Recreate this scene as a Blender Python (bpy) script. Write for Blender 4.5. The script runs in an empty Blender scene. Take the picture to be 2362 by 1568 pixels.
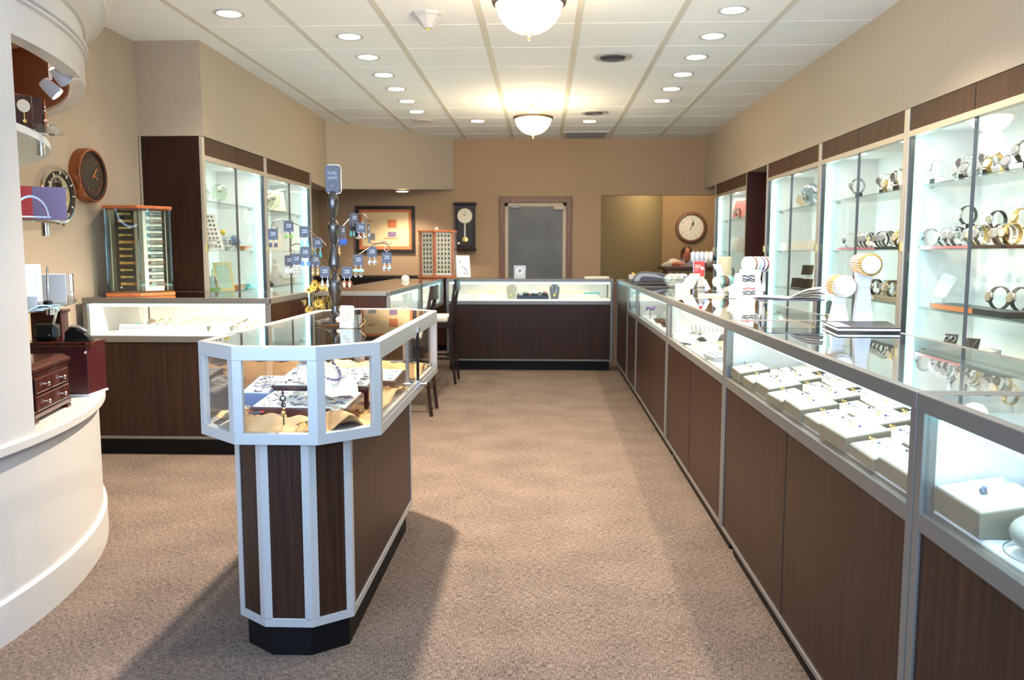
import bpy, bmesh, math, random
from mathutils import Vector, Matrix
random.seed(7)
PI = math.pi
R = math.radians
scn = bpy.context.scene
COL = scn.collection

# ------------------------------------------------------------------ camera, world, lights, exposure
FPX = 1900.0
VX, VY, EYE = 1252.0, 583.0, 1.26
_d = Vector(((VX - 1181) / FPX, (784 - VY) / FPX, -1)).normalized()
PSI = math.asin(_d.x)
TILT = math.asin(_d.y / math.cos(PSI))
cam_r = Vector((math.cos(PSI), math.sin(PSI), 0))
cam_f = Vector((-math.sin(PSI) * math.cos(TILT), math.cos(PSI) * math.cos(TILT), -math.sin(TILT)))
cam_u = cam_r.cross(cam_f)
cd = bpy.data.cameras.new('camera')
cam = bpy.data.objects.new('camera', cd)
COL.objects.link(cam)
scn.camera = cam
cd.sensor_width = 36.0
cd.lens = 36.0 * FPX / 2362
cd.clip_start = 0.05
m = Matrix.Identity(4)
for i in range(3):
    m[i][0], m[i][1], m[i][2] = cam_r[i], cam_u[i], -cam_f[i]
m[2][3] = EYE
cam.matrix_world = m
cd.dof.use_dof = True
cd.dof.focus_distance = 2.7
cd.dof.aperture_fstop = 5.0


def at(px, py, X=None, Y=None, Z=None):
    """real point where the sight line through a measured point of the photo meets a known plane of the room"""
    v = cam_f + cam_r * ((px - 1181) / FPX) - cam_u * ((py - 784) / FPX)
    k = X / v.x if X is not None else (Y / v.y if Y is not None else (Z - EYE) / v.z)
    return Vector((v.x * k, v.y * k, v.z * k + EYE))


w = bpy.data.worlds.new('world')
scn.world = w
w.use_nodes = True
w.node_tree.nodes['Background'].inputs[0].default_value = (0.42, 0.60, 1.0, 1)
w.node_tree.nodes['Background'].inputs[1].default_value = 0.42

scn.view_settings.view_transform = 'Standard'
scn.view_settings.look = 'None'
scn.view_settings.gamma = 1
scn.view_settings.use_curve_mapping = False
scn.view_settings.exposure = 0.75

WARM = (1.0, 0.83, 0.64)
COOL = (0.68, 0.93, 1.0)


def lamp(kind, name, loc, energy, color, parent=None, rot=(0, 0, 0), **kw):
    l = bpy.data.lights.new(name, kind)
    l.energy = energy
    l.color = color
    for k, v in kw.items():
        setattr(l, k, v)
    o = bpy.data.objects.new(name, l)
    COL.objects.link(o)
    o.location = loc
    o.rotation_euler = rot
    o.parent = parent
    return o


# daylight through the shop window behind the camera
lamp('AREA', 'shop_window_daylight', (-0.4, -1.2, 1.75), 190, (0.52, 0.72, 1.0), rot=(R(122), 0, 0), shape='RECTANGLE', size=4.2, size_y=2.1)


# ------------------------------------------------------------------ materials
MAT = {}


def mat(name, col, rough=0.5, metal=0.0, emit=None, strength=1.0, spec=0.5, trans=0.0, coat=0.0):
    ma = bpy.data.materials.new(name)
    ma.use_nodes = True
    b = ma.node_tree.nodes['Principled BSDF']
    b.inputs['Base Color'].default_value = (*col, 1)
    b.inputs['Roughness'].default_value = rough
    b.inputs['Metallic'].default_value = metal
    b.inputs['Specular IOR Level'].default_value = spec
    b.inputs['Transmission Weight'].default_value = trans
    b.inputs['Coat Weight'].default_value = coat
    if emit:
        b.inputs['Emission Color'].default_value = (*emit, 1)
        b.inputs['Emission Strength'].default_value = strength
    MAT[name] = ma
    return ma


def noisy(ma, c1, c2, scale=(1, 1, 1), nscale=5.0, detail=4.0, lo=0.35, hi=0.65, bump=0.0, rough=0.5, dist=0.002):
    """vary a material's own colour with stretched noise in object space"""
    nt = ma.node_tree
    b = nt.nodes['Principled BSDF']
    tc = nt.nodes.new('ShaderNodeTexCoord')
    mp = nt.nodes.new('ShaderNodeMapping')
    mp.inputs['Scale'].default_value = scale
    nz = nt.nodes.new('ShaderNodeTexNoise')
    nz.inputs['Scale'].default_value = nscale
    nz.inputs['Detail'].default_value = detail
    nz.inputs['Roughness'].default_value = rough
    rp = nt.nodes.new('ShaderNodeValToRGB')
    rp.color_ramp.elements[0].position = lo
    rp.color_ramp.elements[0].color = (*c1, 1)
    rp.color_ramp.elements[1].position = hi
    rp.color_ramp.elements[1].color = (*c2, 1)
    L = nt.links.new
    L(tc.outputs['Object'], mp.inputs[0])
    L(mp.outputs[0], nz.inputs[0])
    L(nz.outputs[0], rp.inputs[0])
    L(rp.outputs[0], b.inputs['Base Color'])
    if bump:
        bp = nt.nodes.new('ShaderNodeBump')
        bp.inputs['Strength'].default_value = bump
        bp.inputs['Distance'].default_value = dist
        L(nz.outputs[0], bp.inputs['Height'])
        L(bp.outputs[0], b.inputs['Normal'])
    return ma


mat('paint', (0.50, 0.40, 0.27), 0.85)
noisy(MAT['paint'], (0.43, 0.365, 0.285), (0.46, 0.39, 0.305), nscale=60, bump=0.05)
mat('paint_brown', (0.36, 0.25, 0.15), 0.85)
noisy(MAT['paint_brown'], (0.385, 0.262, 0.162), (0.42, 0.288, 0.18), nscale=60, bump=0.05)
mat('paint_olive', (0.34, 0.26, 0.10), 0.85)
noisy(MAT['paint_olive'], (0.27, 0.20, 0.095), (0.30, 0.225, 0.11), nscale=40, bump=0.05)
mat('paint_gold', (0.36, 0.23, 0.11), 0.85)
mat('ceiling_tile', (0.84, 0.82, 0.78), 0.9)
noisy(MAT['ceiling_tile'], (0.83, 0.86, 0.89), (0.86, 0.89, 0.92), nscale=140, bump=0.12)
mat('ceiling_bar', (0.64, 0.62, 0.56), 0.6)
mat('ceiling_seam', (0.90, 0.89, 0.86), 0.6)
mat('wood', (0.05, 0.03, 0.02), 0.4, spec=0.2)
noisy(MAT['wood'], (0.017, 0.0072, 0.0045), (0.042, 0.018, 0.010), scale=(60, 60, 1.6), nscale=1.6, detail=5, lo=0.3, hi=0.72, bump=0.05)
mat('side_wood', (0.05, 0.014, 0.009), 0.45, spec=0.25)
mat('fascia_wood', (0.075, 0.037, 0.02), 0.5, spec=0.3)
noisy(MAT['fascia_wood'], (0.055, 0.026, 0.015), (0.095, 0.048, 0.028), scale=(50, 50, 2), nscale=1.6, detail=5, lo=0.3, hi=0.72)
mat('seam', (0.012, 0.008, 0.006), 0.6)
mat('kick', (0.003, 0.003, 0.0035), 0.5, spec=0.2)
mat('alu', (0.19, 0.182, 0.17), 0.4, 0.5)  # darker copy: shade on the low cases' aisle side put into the colour
mat('alu_lit', (0.62, 0.58, 0.50), 0.42, 0.6)  # lighter copy: stronger light on the tall case frames put into the colour
mat('alu_white', (0.45, 0.455, 0.46), 0.38, 0.35)
mat('white', (0.82, 0.81, 0.78), 0.55)
mat('lacquer', (0.53, 0.53, 0.525), 0.35)
mat('deck', (0.88, 0.89, 0.87), 0.6)
mat('chrome', (0.82, 0.82, 0.83), 0.12, 1.0)
mat('silver', (0.75, 0.75, 0.76), 0.22, 1.0)
mat('gold', (0.85, 0.60, 0.22), 0.25, 1.0)
mat('brass', (0.70, 0.52, 0.20), 0.3, 1.0)
mat('bronze', (0.30, 0.24, 0.20), 0.28, 0.95)
mat('pewter', (0.13, 0.112, 0.10), 0.27, 0.95)
mat('copper', (0.36, 0.13, 0.06), 0.25, 0.85)
mat('black', (0.012, 0.012, 0.013), 0.35)
mat('black_gloss', (0.01, 0.01, 0.012), 0.08)
mat('grey', (0.20, 0.21, 0.24), 0.45)
mat('grey_light', (0.42, 0.44, 0.48), 0.45)
mat('card_grey', (0.13, 0.125, 0.14), 0.6, spec=0.3)
mat('pearl', (0.10, 0.13, 0.17), 0.15, 0.3)
mat('red', (0.70, 0.04, 0.03), 0.5)
mat('pink', (0.85, 0.25, 0.28), 0.5)
mat('purple', (0.25, 0.17, 0.30), 0.5)
mat('violet', (0.16, 0.08, 0.35), 0.3)
mat('mahogany', (0.055, 0.010, 0.007), 0.2, coat=0.4)
noisy(MAT['mahogany'], (0.035, 0.007, 0.005), (0.075, 0.016, 0.010), scale=(30, 30, 3), nscale=2)
mat('burgundy', (0.05, 0.008, 0.012), 0.25)
mat('orange_wood', (0.50, 0.13, 0.035), 0.4)
noisy(MAT['orange_wood'], (0.42, 0.10, 0.03), (0.58, 0.17, 0.05), scale=(2, 30, 30), nscale=2)
mat('orange', (0.75, 0.25, 0.05), 0.5)
mat('door_wood', (0.17, 0.075, 0.035), 0.45)
noisy(MAT['door_wood'], (0.13, 0.055, 0.028), (0.22, 0.10, 0.05), scale=(25, 25, 2), nscale=2)
mat('desk_wood', (0.10, 0.035, 0.018), 0.4)
mat('chair_wood', (0.035, 0.017, 0.011), 0.35, spec=0.2)
noisy(MAT['chair_wood'], (0.016, 0.008, 0.006), (0.032, 0.015, 0.010), scale=(30, 30, 3), nscale=2)
mat('cream', (0.82, 0.74, 0.60), 0.7)
mat('pad_cream', (0.80, 0.74, 0.54), 0.7)
mat('cream_light', (0.86, 0.83, 0.73), 0.7)
mat('beige', (0.40, 0.36, 0.25), 0.6)
mat('tray_side', (0.17, 0.158, 0.115), 0.5)
mat('grey_dome', (0.36, 0.37, 0.33), 0.4)
mat('tray_pad', (0.86, 0.84, 0.76), 0.8)
mat('wax', (0.86, 0.76, 0.50), 0.5)
mat('paper', (0.84, 0.84, 0.84), 0.7)
mat('clock_face', (0.80, 0.75, 0.60), 0.6)
mat('dial_dark', (0.035, 0.03, 0.027), 0.4, spec=0.25)
mat('pale_yellow', (0.82, 0.74, 0.36), 0.5)
mat('mint', (0.55, 0.80, 0.70), 0.4)
mat('teal', (0.10, 0.45, 0.42), 0.3)
mat('turquoise', (0.35, 0.72, 0.66), 0.3)
mat('green', (0.25, 0.55, 0.08), 0.3)
mat('blue', (0.03, 0.14, 0.70), 0.2)
mat('blue_grey', (0.13, 0.20, 0.38), 0.4)
mat('ltblue', (0.45, 0.65, 0.85), 0.3)
mat('yellow', (0.85, 0.60, 0.06), 0.5)
mat('ochre', (0.50, 0.32, 0.06), 0.7)
mat('leaf', (0.10, 0.09, 0.02), 0.7)
mat('skin', (0.62, 0.22, 0.12), 0.5)
mat('hair', (0.025, 0.016, 0.012), 0.6)
mat('shirt', (0.74, 0.68, 0.58), 0.8)
mat('trousers', (0.04, 0.04, 0.05), 0.8)
mat('door_slab', (0.16, 0.17, 0.18), 0.5)
noisy(MAT['door_slab'], (0.10, 0.105, 0.11), (0.135, 0.14, 0.145), nscale=3)
mat('door_trim', (0.50, 0.42, 0.30), 0.5)
mat('picture_mat', (0.62, 0.20, 0.07), 0.7)
mat('picture_paper', (0.80, 0.62, 0.36), 0.7)
mat('cloth', (0.62, 0.34, 0.14), 0.75)
noisy(MAT['cloth'], (0.56, 0.30, 0.12), (0.70, 0.41, 0.19), nscale=9)
mat('steel_rail', (0.10, 0.10, 0.10), 0.3, 0.9)
mat('tube_cool', (0.8, 0.95, 1.0), 0.5, emit=(0.33, 0.90, 1.0), strength=5.0)
mat('bulb', (1, 1, 1), 0.5, emit=(1.0, 0.86, 0.62), strength=9)
mat('bulb_white', (1, 1, 1), 0.5, emit=(1.0, 0.96, 0.86), strength=9)
mat('alabaster', (1.0, 0.9, 0.72), 0.4, emit=(1.0, 0.84, 0.55), strength=4.0)


def carpet():
    ma = mat('carpet', (0.3, 0.22, 0.16), 0.95, spec=0.1)
    nt = ma.node_tree
    L = nt.links.new
    b = nt.nodes['Principled BSDF']
    tc = nt.nodes.new('ShaderNodeTexCoord')

    def nz(scale, sc, det):
        mp = nt.nodes.new('ShaderNodeMapping')
        mp.inputs['Scale'].default_value = scale
        n = nt.nodes.new('ShaderNodeTexNoise')
        n.inputs['Scale'].default_value = sc
        n.inputs['Detail'].default_value = det
        L(tc.outputs['Object'], mp.inputs[0])
        L(mp.outputs[0], n.inputs[0])
        return n
    fine = nz((0.5, 3.2, 1), 95, 2)
    cross = nz((3.2, 0.5, 1), 95, 2)
    big = nz((1, 1.15, 1), 3.2, 6)
    add = nt.nodes.new('ShaderNodeMath')
    add.operation = 'ADD'
    L(fine.outputs[0], add.inputs[0])
    L(cross.outputs[0], add.inputs[1])
    add2 = nt.nodes.new('ShaderNodeMath')
    add2.operation = 'MULTIPLY_ADD'
    add2.inputs[1].default_value = 0.30
    L(big.outputs[0], add2.inputs[0])
    L(add.outputs[0], add2.inputs[2])
    rp = nt.nodes.new('ShaderNodeValToRGB')
    rp.color_ramp.elements[0].position = 0.95
    rp.color_ramp.elements[0].color = (0.052, 0.041, 0.036, 1)
    rp.color_ramp.elements[1].position = 1.0
    rp.color_ramp.elements[1].color = (0.225, 0.170, 0.136, 1)
    mp2 = nt.nodes.new('ShaderNodeMapRange')
    mp2.inputs[1].default_value = 0.86
    mp2.inputs[2].default_value = 1.44
    L(add2.outputs[0], mp2.inputs[0])
    rp.color_ramp.elements[0].position = 0.1
    rp.color_ramp.elements[1].position = 0.9
    L(mp2.outputs[0], rp.inputs[0])
    L(rp.outputs[0], b.inputs['Base Color'])
    bp = nt.nodes.new('ShaderNodeBump')
    bp.inputs['Strength'].default_value = 0.5
    bp.inputs['Distance'].default_value = 0.003
    L(add.outputs[0], bp.inputs['Height'])
    L(bp.outputs[0], b.inputs['Normal'])


carpet()


def glass(name, tint=(0.975, 0.99, 0.985), ior=1.45, boost=1.0):
    """clear pane: straight-through light plus a mirror reflection by Fresnel"""
    ma = bpy.data.materials.new(name)
    ma.use_nodes = True
    nt = ma.node_tree
    nt.nodes.clear()
    out = nt.nodes.new('ShaderNodeOutputMaterial')
    mx = nt.nodes.new('ShaderNodeMixShader')
    tr = nt.nodes.new('ShaderNodeBsdfTransparent')
    tr.inputs[0].default_value = (*tint, 1)
    gl = nt.nodes.new('ShaderNodeBsdfGlossy')
    gl.inputs['Roughness'].default_value = 0.0
    fr = nt.nodes.new('ShaderNodeFresnel')
    fr.inputs[0].default_value = ior
    ml = nt.nodes.new('ShaderNodeMath')
    ml.operation = 'MULTIPLY'
    ml.use_clamp = True
    ml.inputs[1].default_value = boost
    L = nt.links.new
    ge = nt.nodes.new('ShaderNodeNewGeometry')
    io = nt.nodes.new('ShaderNodeMix')          # same reflection on both faces of the pane
    io.inputs[2].default_value = ior
    io.inputs[3].default_value = 1 / ior
    L(ge.outputs['Backfacing'], io.inputs[0])
    L(io.outputs[0], fr.inputs[0])
    L(fr.outputs[0], ml.inputs[0])
    L(ml.outputs[0], mx.inputs[0])
    L(tr.outputs[0], mx.inputs[1])
    L(gl.outputs[0], mx.inputs[2])
    L(mx.outputs[0], out.inputs[0])
    MAT[name] = ma


glass('glass', boost=0.8)
glass('glass_top', ior=1.5, boost=1.3)
glass('shelf_glass', (0.93, 0.975, 0.96))
glass('green_glass', (0.90, 0.955, 0.94))
glass('colour_glass_blue', (0.78, 0.88, 0.95))
glass('colour_glass_amber', (0.97, 0.86, 0.72))
glass('colour_glass_green', (0.88, 0.95, 0.86))
glass('clear_thing', (0.90, 0.93, 0.93), ior=1.6, boost=1.5)


# ------------------------------------------------------------------ mesh builder
class MB:
    def __init__(s):
        s.bm = bmesh.new()
        s.M = Matrix.Identity(4)
        s.mi = 0

    def v(s, p):
        return s.bm.verts.new(s.M @ Vector(p))

    def f(s, vs):
        try:
            fc = s.bm.faces.new(vs)
            fc.material_index = s.mi
            return fc
        except ValueError:
            return None

    def box(s, x0, x1, y0, y1, z0, z1):
        p = [s.v((x, y, z)) for z in (z0, z1) for x, y in ((x0, y0), (x1, y0), (x1, y1), (x0, y1))]
        for q in ((3, 2, 1, 0), (4, 5, 6, 7), (0, 1, 5, 4), (1, 2, 6, 5), (2, 3, 7, 6), (3, 0, 4, 7)):
            s.f([p[i] for i in q])
        return s

    def cbox(s, c, sx, sy, sz):
        return s.box(c[0] - sx / 2, c[0] + sx / 2, c[1] - sy / 2, c[1] + sy / 2, c[2] - sz / 2, c[2] + sz / 2)

    def prism(s, pts, z0, z1):
        """pts counter-clockwise from above; z may be a list per point"""
        n = len(pts)
        za = z0 if isinstance(z0, (list, tuple)) else [z0] * n
        zb = z1 if isinstance(z1, (list, tuple)) else [z1] * n
        a = [s.v((p[0], p[1], za[i])) for i, p in enumerate(pts)]
        b = [s.v((p[0], p[1], zb[i])) for i, p in enumerate(pts)]
        s.f(a[::-1])
        s.f(b)
        for i in range(n):
            j = (i + 1) % n
            s.f([a[i], a[j], b[j], b[i]])
        return s

    def hull(s, a, b):
        """solid between two matching polygons"""
        va = [s.v(p) for p in a]
        vb = [s.v(p) for p in b]
        s.f(va[::-1])
        s.f(vb)
        n = len(a)
        for i in range(n):
            j = (i + 1) % n
            s.f([va[i], va[j], vb[j], vb[i]])
        return s

    def lathe(s, prof, seg=24, c=(0, 0, 0), a0=0.0, a1=2 * PI):
        full = abs(a1 - a0 - 2 * PI) < 1e-6
        n = seg if full else seg + 1
        rings = []
        for r, z in prof:
            if r < 1e-6 and full:
                rings.append([s.v((c[0], c[1], c[2] + z))])
            else:
                rings.append([s.v((c[0] + r * math.cos(a0 + (a1 - a0) * k / seg), c[1] + r * math.sin(a0 + (a1 - a0) * k / seg), c[2] + z)) for k in range(n)])
        for A, B in zip(rings, rings[1:]):
            for k in range(seg):
                j = (k + 1) % n if full else k + 1
                if len(A) == 1 and len(B) == 1:
                    continue
                if len(A) == 1:
                    s.f([A[0], B[j], B[k]])
                elif len(B) == 1:
                    s.f([A[k], A[j], B[0]])
                else:
                    s.f([A[k], A[j], B[j], B[k]])
        return s

    def tube(s, pts, r, seg=8, closed=False, caps=True):
        pts = [Vector(p) for p in pts]
        n = len(pts)
        rr = r if isinstance(r, (list, tuple)) else [r] * n
        rings = []
        up = None
        for i, p in enumerate(pts):
            if closed:
                t = pts[(i + 1) % n] - pts[i - 1]
            else:
                t = pts[min(i + 1, n - 1)] - pts[max(i - 1, 0)]
            t.normalize()
            if up is None:
                up = t.orthogonal().normalized()
            else:
                up = (up - t * up.dot(t))
                up = up.normalized() if up.length > 1e-6 else t.orthogonal().normalized()
            sd = t.cross(up)
            rings.append([s.v(p + (up * math.cos(2 * PI * k / seg) + sd * math.sin(2 * PI * k / seg)) * rr[i]) for k in range(seg)])
        m_ = n if closed else n - 1
        for i in range(m_):
            A, B = rings[i], rings[(i + 1) % n]
            for k in range(seg):
                j = (k + 1) % seg
                s.f([A[k], A[j], B[j], B[k]])
        if not closed and caps:
            s.f(rings[0][::-1])
            s.f(rings[-1])
        return s

    def cyl(s, a, b, r, seg=16):
        return s.tube([a, b], r, seg)

    def torus(s, c, Rr, r, axis='z', seg=20, ts=8, sx=1.0, sy=1.0):
        pts = []
        for k in range(seg):
            a, b = Rr * sx * math.cos(2 * PI * k / seg), Rr * sy * math.sin(2 * PI * k / seg)
            pts.append({'z': (c[0] + a, c[1] + b, c[2]), 'y': (c[0] + a, c[1], c[2] + b), 'x': (c[0], c[1] + a, c[2] + b)}[axis])
        return s.tube(pts, r, ts, closed=True)

    def ball(s, c, r, seg=16, sc=(1, 1, 1)):
        st = max(4, seg // 2)
        old = s.M
        s.M = old @ Matrix.Translation(c) @ Matrix.Diagonal((*[r * q for q in sc], 1))
        s.lathe([(math.sin(PI * k / st), -math.cos(PI * k / st)) for k in range(st + 1)], seg)
        s.M = old
        return s

    def band(s, c, Rr, wid, th, a0, a1, seg=20, axis='x', ez=1.0):
        """strap section swept round an arc: plane perpendicular to axis"""
        rows = []
        for k in range(seg + 1):
            a = a0 + (a1 - a0) * k / seg
            row = []
            for rad, o in ((Rr, -wid / 2), (Rr, wid / 2), (Rr + th, wid / 2), (Rr + th, -wid / 2)):
                u, v_ = rad * math.cos(a), rad * math.sin(a) * ez
                row.append(s.v((c[0] + o, c[1] + u, c[2] + v_) if axis == 'x' else (c[0] + u, c[1] + o, c[2] + v_)))
            rows.append(row)
        for A, B in zip(rows, rows[1:]):
            for k in range(4):
                j = (k + 1) % 4
                s.f([A[k], A[j], B[j], B[k]])
        s.f(rows[0][::-1])
        s.f(rows[-1])
        return s

    def build(s, name, mats, parent=None, smooth=False, bev=0.0, seg=2):
        me = bpy.data.meshes.new(name)
        bmesh.ops.recalc_face_normals(s.bm, faces=s.bm.faces[:])
        s.bm.to_mesh(me)
        s.bm.free()
        if isinstance(mats, str):
            mats = [mats]
        for q in mats:
            me.materials.append(MAT[q])
        if smooth:
            for p in me.polygons:
                p.use_smooth = True
            me.set_sharp_from_angle(angle=R(38))
        o = bpy.data.objects.new(name, me)
        COL.objects.link(o)
        o.parent = parent
        if bev:
            b = o.modifiers.new('bevel', 'BEVEL')
            b.width = bev
            b.segments = seg
            b.limit_method = 'ANGLE'
        return o


def tag(o, label, cat, group=None, kind=None):
    o['label'] = label
    o['category'] = cat
    if group:
        o['group'] = group
    if kind:
        o['kind'] = kind
    return o


def thing(name, label, cat, loc=(0, 0, 0), rz=0.0, group=None):
    o = bpy.data.objects.new(name, None)
    o.empty_display_size = 0.1
    COL.objects.link(o)
    o.location = loc
    o.rotation_euler = (0, 0, rz)
    return tag(o, label, cat, group)


def struct(name, mb, m_, parent=None, **kw):
    o = mb.build(name, m_, parent, **kw)
    o['kind'] = 'structure'
    return o


def dup(root, loc, rz=None, label=None, group=None, scale=None):
    r = root.copy()
    COL.objects.link(r)
    r.location = loc
    if rz is not None:
        r.rotation_euler = (0, 0, rz)
    if scale is not None:
        r.scale = (scale, scale, scale) if not isinstance(scale, tuple) else scale
    if label:
        r['label'] = label
    if group:
        r['group'] = group
    for ch in root.children:
        c = ch.copy()
        COL.objects.link(c)
        c.parent = r
        for g in ch.children:
            d = g.copy()
            COL.objects.link(d)
            d.parent = c
    return r


class Proto:
    """first call moves the prototype itself, later calls copy it"""
    def __init__(s, root):
        s.root, s.used = root, False

    def put(s, loc, rz=0.0, label=None, group=None, scale=None):
        if not s.used:
            s.used = True
            o = s.root
            o.location = loc
            o.rotation_euler = (0, 0, rz)
            if scale is not None:
                o.scale = (scale, scale, scale)
            if label:
                o['label'] = label
            if group:
                o['group'] = group
            s.base = scale
            return o
        return dup(s.root, loc, rz, label, group, scale if scale is not None else 1.0)


def text(body, size, mname, parent, loc, rot=(PI / 2, 0, 0), name='lettering', depth=0.0006, align='CENTER', space=1.0):
    cu = bpy.data.curves.new(name, 'FONT')
    cu.body = body
    cu.size = size
    cu.extrude = depth
    cu.align_x = align
    cu.align_y = 'CENTER'
    cu.space_line = space
    tmp = bpy.data.objects.new(name, cu)
    COL.objects.link(tmp)
    dg = bpy.context.evaluated_depsgraph_get()
    me = bpy.data.meshes.new_from_object(tmp.evaluated_get(dg))
    bpy.data.objects.remove(tmp)
    bpy.data.curves.remove(cu)
    me.materials.clear()
    me.materials.append(MAT[mname])
    o = bpy.data.objects.new(name, me)
    COL.objects.link(o)
    o.parent = parent
    o.location = loc
    o.rotation_euler = rot
    return o


ORD = ['first', 'second', 'third', 'fourth', 'fifth', 'sixth', 'seventh', 'eighth', 'ninth', 'tenth', 'eleventh', 'twelfth', 'thirteenth', 'fourteenth', 'fifteenth', 'sixteenth']
T = 0.985     # counter height
HC = 2.74     # ceiling height

# ------------------------------------------------------------------ room shell
def arc(cx, cy, r, a0, a1, n):
    return [(cx + r * math.cos(a0 + (a1 - a0) * k / n), cy + r * math.sin(a0 + (a1 - a0) * k / n)) for k in range(n + 1)]


struct('floor', MB().box(-3.2, 4.2, -1.3, 13.2, -0.05, 0), 'carpet')
struct('ceiling', MB().box(-3.2, 2.75, -1.3, 11.1, HC, HC + 0.06), 'ceiling_tile')
mb = MB()
for x in (-2.24, -1.626, -1.013, -0.397, 0.221, 0.851, 1.481):
    mb.box(x - 0.02, x + 0.02, -1.3, 10.93, HC - 0.004, HC + 0.01)
struct('trim_1', mb, 'ceiling_bar')
mb = MB()
for k in range(-11, 10):
    y = 5.541 + 0.6175 * k
    mb.box(-2.9, 2.1, y - 0.006, y + 0.006, HC - 0.002, HC + 0.01)
struct('trim_2', mb, 'ceiling_seam')
# left wall, the bulkhead over the left cases and the dropped soffit at the far left corner
mb = MB()
mb.prism([(-3.2, -1.3), (-2.88, -1.3), (-2.88, 5.87), (-2.97, 5.87), (-2.97, 10.95), (-3.2, 10.95)], 0, HC)
struct('wall_left', mb, 'paint')
mb = MB()
mb.prism([(-2.97, 5.87), (-2.41, 5.87), (-2.42, 8.66), (-2.97, 8.66)], 2.085, HC)
mb.prism([(-2.97, 8.66), (-2.42, 8.66), (-2.45, 9.40), (-1.17, 10.92), (-1.17, 10.95), (-2.97, 10.95)], [2.0, 2.0, 1.985, 2.085, 2.085, 2.085], HC)
struct('wall_bulkhead', mb, 'paint')
# back wall with the opening at its right end
mb = MB()
mb.box(-3.2, 0.76, 10.95, 11.05, 0, HC)
mb.box(0.76, 2.75, 10.95, 11.05, 2.01, HC)
struct('wall_back', mb, 'paint_brown')
# right wall: the face over the cases stands forward of the wall behind them
struct('wall_right', MB().box(2.56, 2.75, -1.3, 10.95, 0, HC), 'paint')
struct('wall_right_upper', MB().box(2.1, 2.56, -1.3, 10.95, 2.085, HC), 'paint')
# workroom behind the opening
struct('wall_workroom_left', MB().prism([(0.60, 11.05), (0.76, 11.05), (1.80, 12.6), (1.64, 12.6)], 0, 2.5), 'paint_olive')
struct('wall_workroom_back', MB().box(1.60, 4.2, 12.6, 12.7, 0, 2.5), 'paint_gold')
struct('wall_workroom_right', MB().box(3.6, 3.7, 11.05, 12.6, 0, 2.5), 'paint_olive')
struct('ceiling_workroom', MB().box(0.6, 4.2, 11.05, 12.7, 2.5, 2.55), 'ceiling_tile')

# curved white display tower on the left
TC = (-3.976, 2.55)
A1 = math.acos(1.096 / 2.25)
AO = math.asin(0.155 / 2.25)
mb = MB()
mb.prism(arc(*TC, 2.235, -A1, A1, 60), 0, 0.612)
tower = struct('pillar_base', mb, 'lacquer', smooth=True)
struct('baseboard_tower', MB().lathe([(2.20, 0), (2.25, 0), (2.25, 0.135), (2.243, 0.142), (2.20, 0.142)], 60, (*TC, 0), -A1, A1), 'lacquer', smooth=True)
struct('trim_3', MB().prism(arc(*TC, 2.265, -A1, A1, 60), 0.612, 0.645), 'lacquer', bev=0.004)
mb = MB()
mb.lathe([(2.19, 0.645), (2.25, 0.645), (2.25, 1.99), (2.19, 1.99), (2.19, 0.645)], 30, (*TC, 0), -A1, AO)
struct('wall_tower', mb, 'lacquer', smooth=True)
mb = MB()
mb.lathe([(2.19, 1.97), (2.25, 1.97), (2.25, 2.085), (2.262, 2.09), (2.262, 2.10), (2.255, 2.104), (2.268, 2.11), (2.268, 2.125), (2.25, 2.132),
          (2.25, 2.20), (2.262, 2.205), (2.275, 2.24), (2.31, 2.275), (2.345, 2.29), (2.345, 2.31), (2.365, 2.325), (2.375, 2.36), (2.375, 2.40), (2.36, 2.405), (2.36, HC),
          (2.19, HC), (2.19, 1.97)], 60, (*TC, 0), -A1, A1)
struct('trim_4', mb, 'lacquer', smooth=True)
struct('ceiling_tower', MB().prism(arc(*TC, 2.2, -A1, A1, 40), 2.33, 2.36), 'paint_brown')
mb = MB()
mb.lathe([(2.183, 1.985), (2.19, 1.985), (2.19, 2.33), (2.183, 2.33), (2.183, 1.985)], 50, (*TC, 0), -A1, A1)
struct('trim_5', mb, 'copper', smooth=True)

# door, casing
mb = MB()
mb.box(-0.575, -0.50, 10.915, 10.95, 0, 1.99)
mb.box(0.305, 0.38, 10.915, 10.95, 0, 1.99)
mb.box(-0.575, 0.38, 10.91, 10.95, 1.91, 1.99)
struct('trim_6', mb, 'door_wood', bev=0.008)
dr = thing('door_1', 'grey door in a brown wooden casing in the middle of the back wall', 'door')
dr['kind'] = 'structure'
mb = MB()
mb.box(-0.50, -0.455, 10.925, 10.95, 0, 1.91)
mb.box(0.26, 0.305, 10.925, 10.95, 0, 1.91)
mb.box(-0.50, 0.305, 10.925, 10.95, 1.865, 1.91)
mb.build('frame', 'door_trim', dr, bev=0.003)
MB().box(-0.455, 0.26, 10.93, 10.948, 0, 1.865).build('panel', 'door_slab', dr)
MB().box(-0.42, -0.31, 10.90, 10.93, 1.845, 1.875).build('latch_plate', 'alu', dr, bev=0.004)
MB().box(0.14, 0.28, 10.88, 10.93, 1.82, 1.88).build('door_closer', 'door_trim', dr, bev=0.006)

# ------------------------------------------------------------------ ceiling lamps
dl = thing('downlight', 'recessed round ceiling light', 'ceiling light', group='recessed ceiling lights')
MB().lathe([(0.070, 0.0), (0.092, 0.0), (0.095, -0.004), (0.088, -0.007), (0.074, -0.004), (0.070, 0.0)], 32).build('trim_ring', 'lacquer', dl, smooth=True)
MB().lathe([(0, -0.0025), (0.072, -0.0025), (0.072, 0.0), (0, 0.0)], 32).build('bulb', 'bulb', dl)
dl = Proto(dl)


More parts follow.
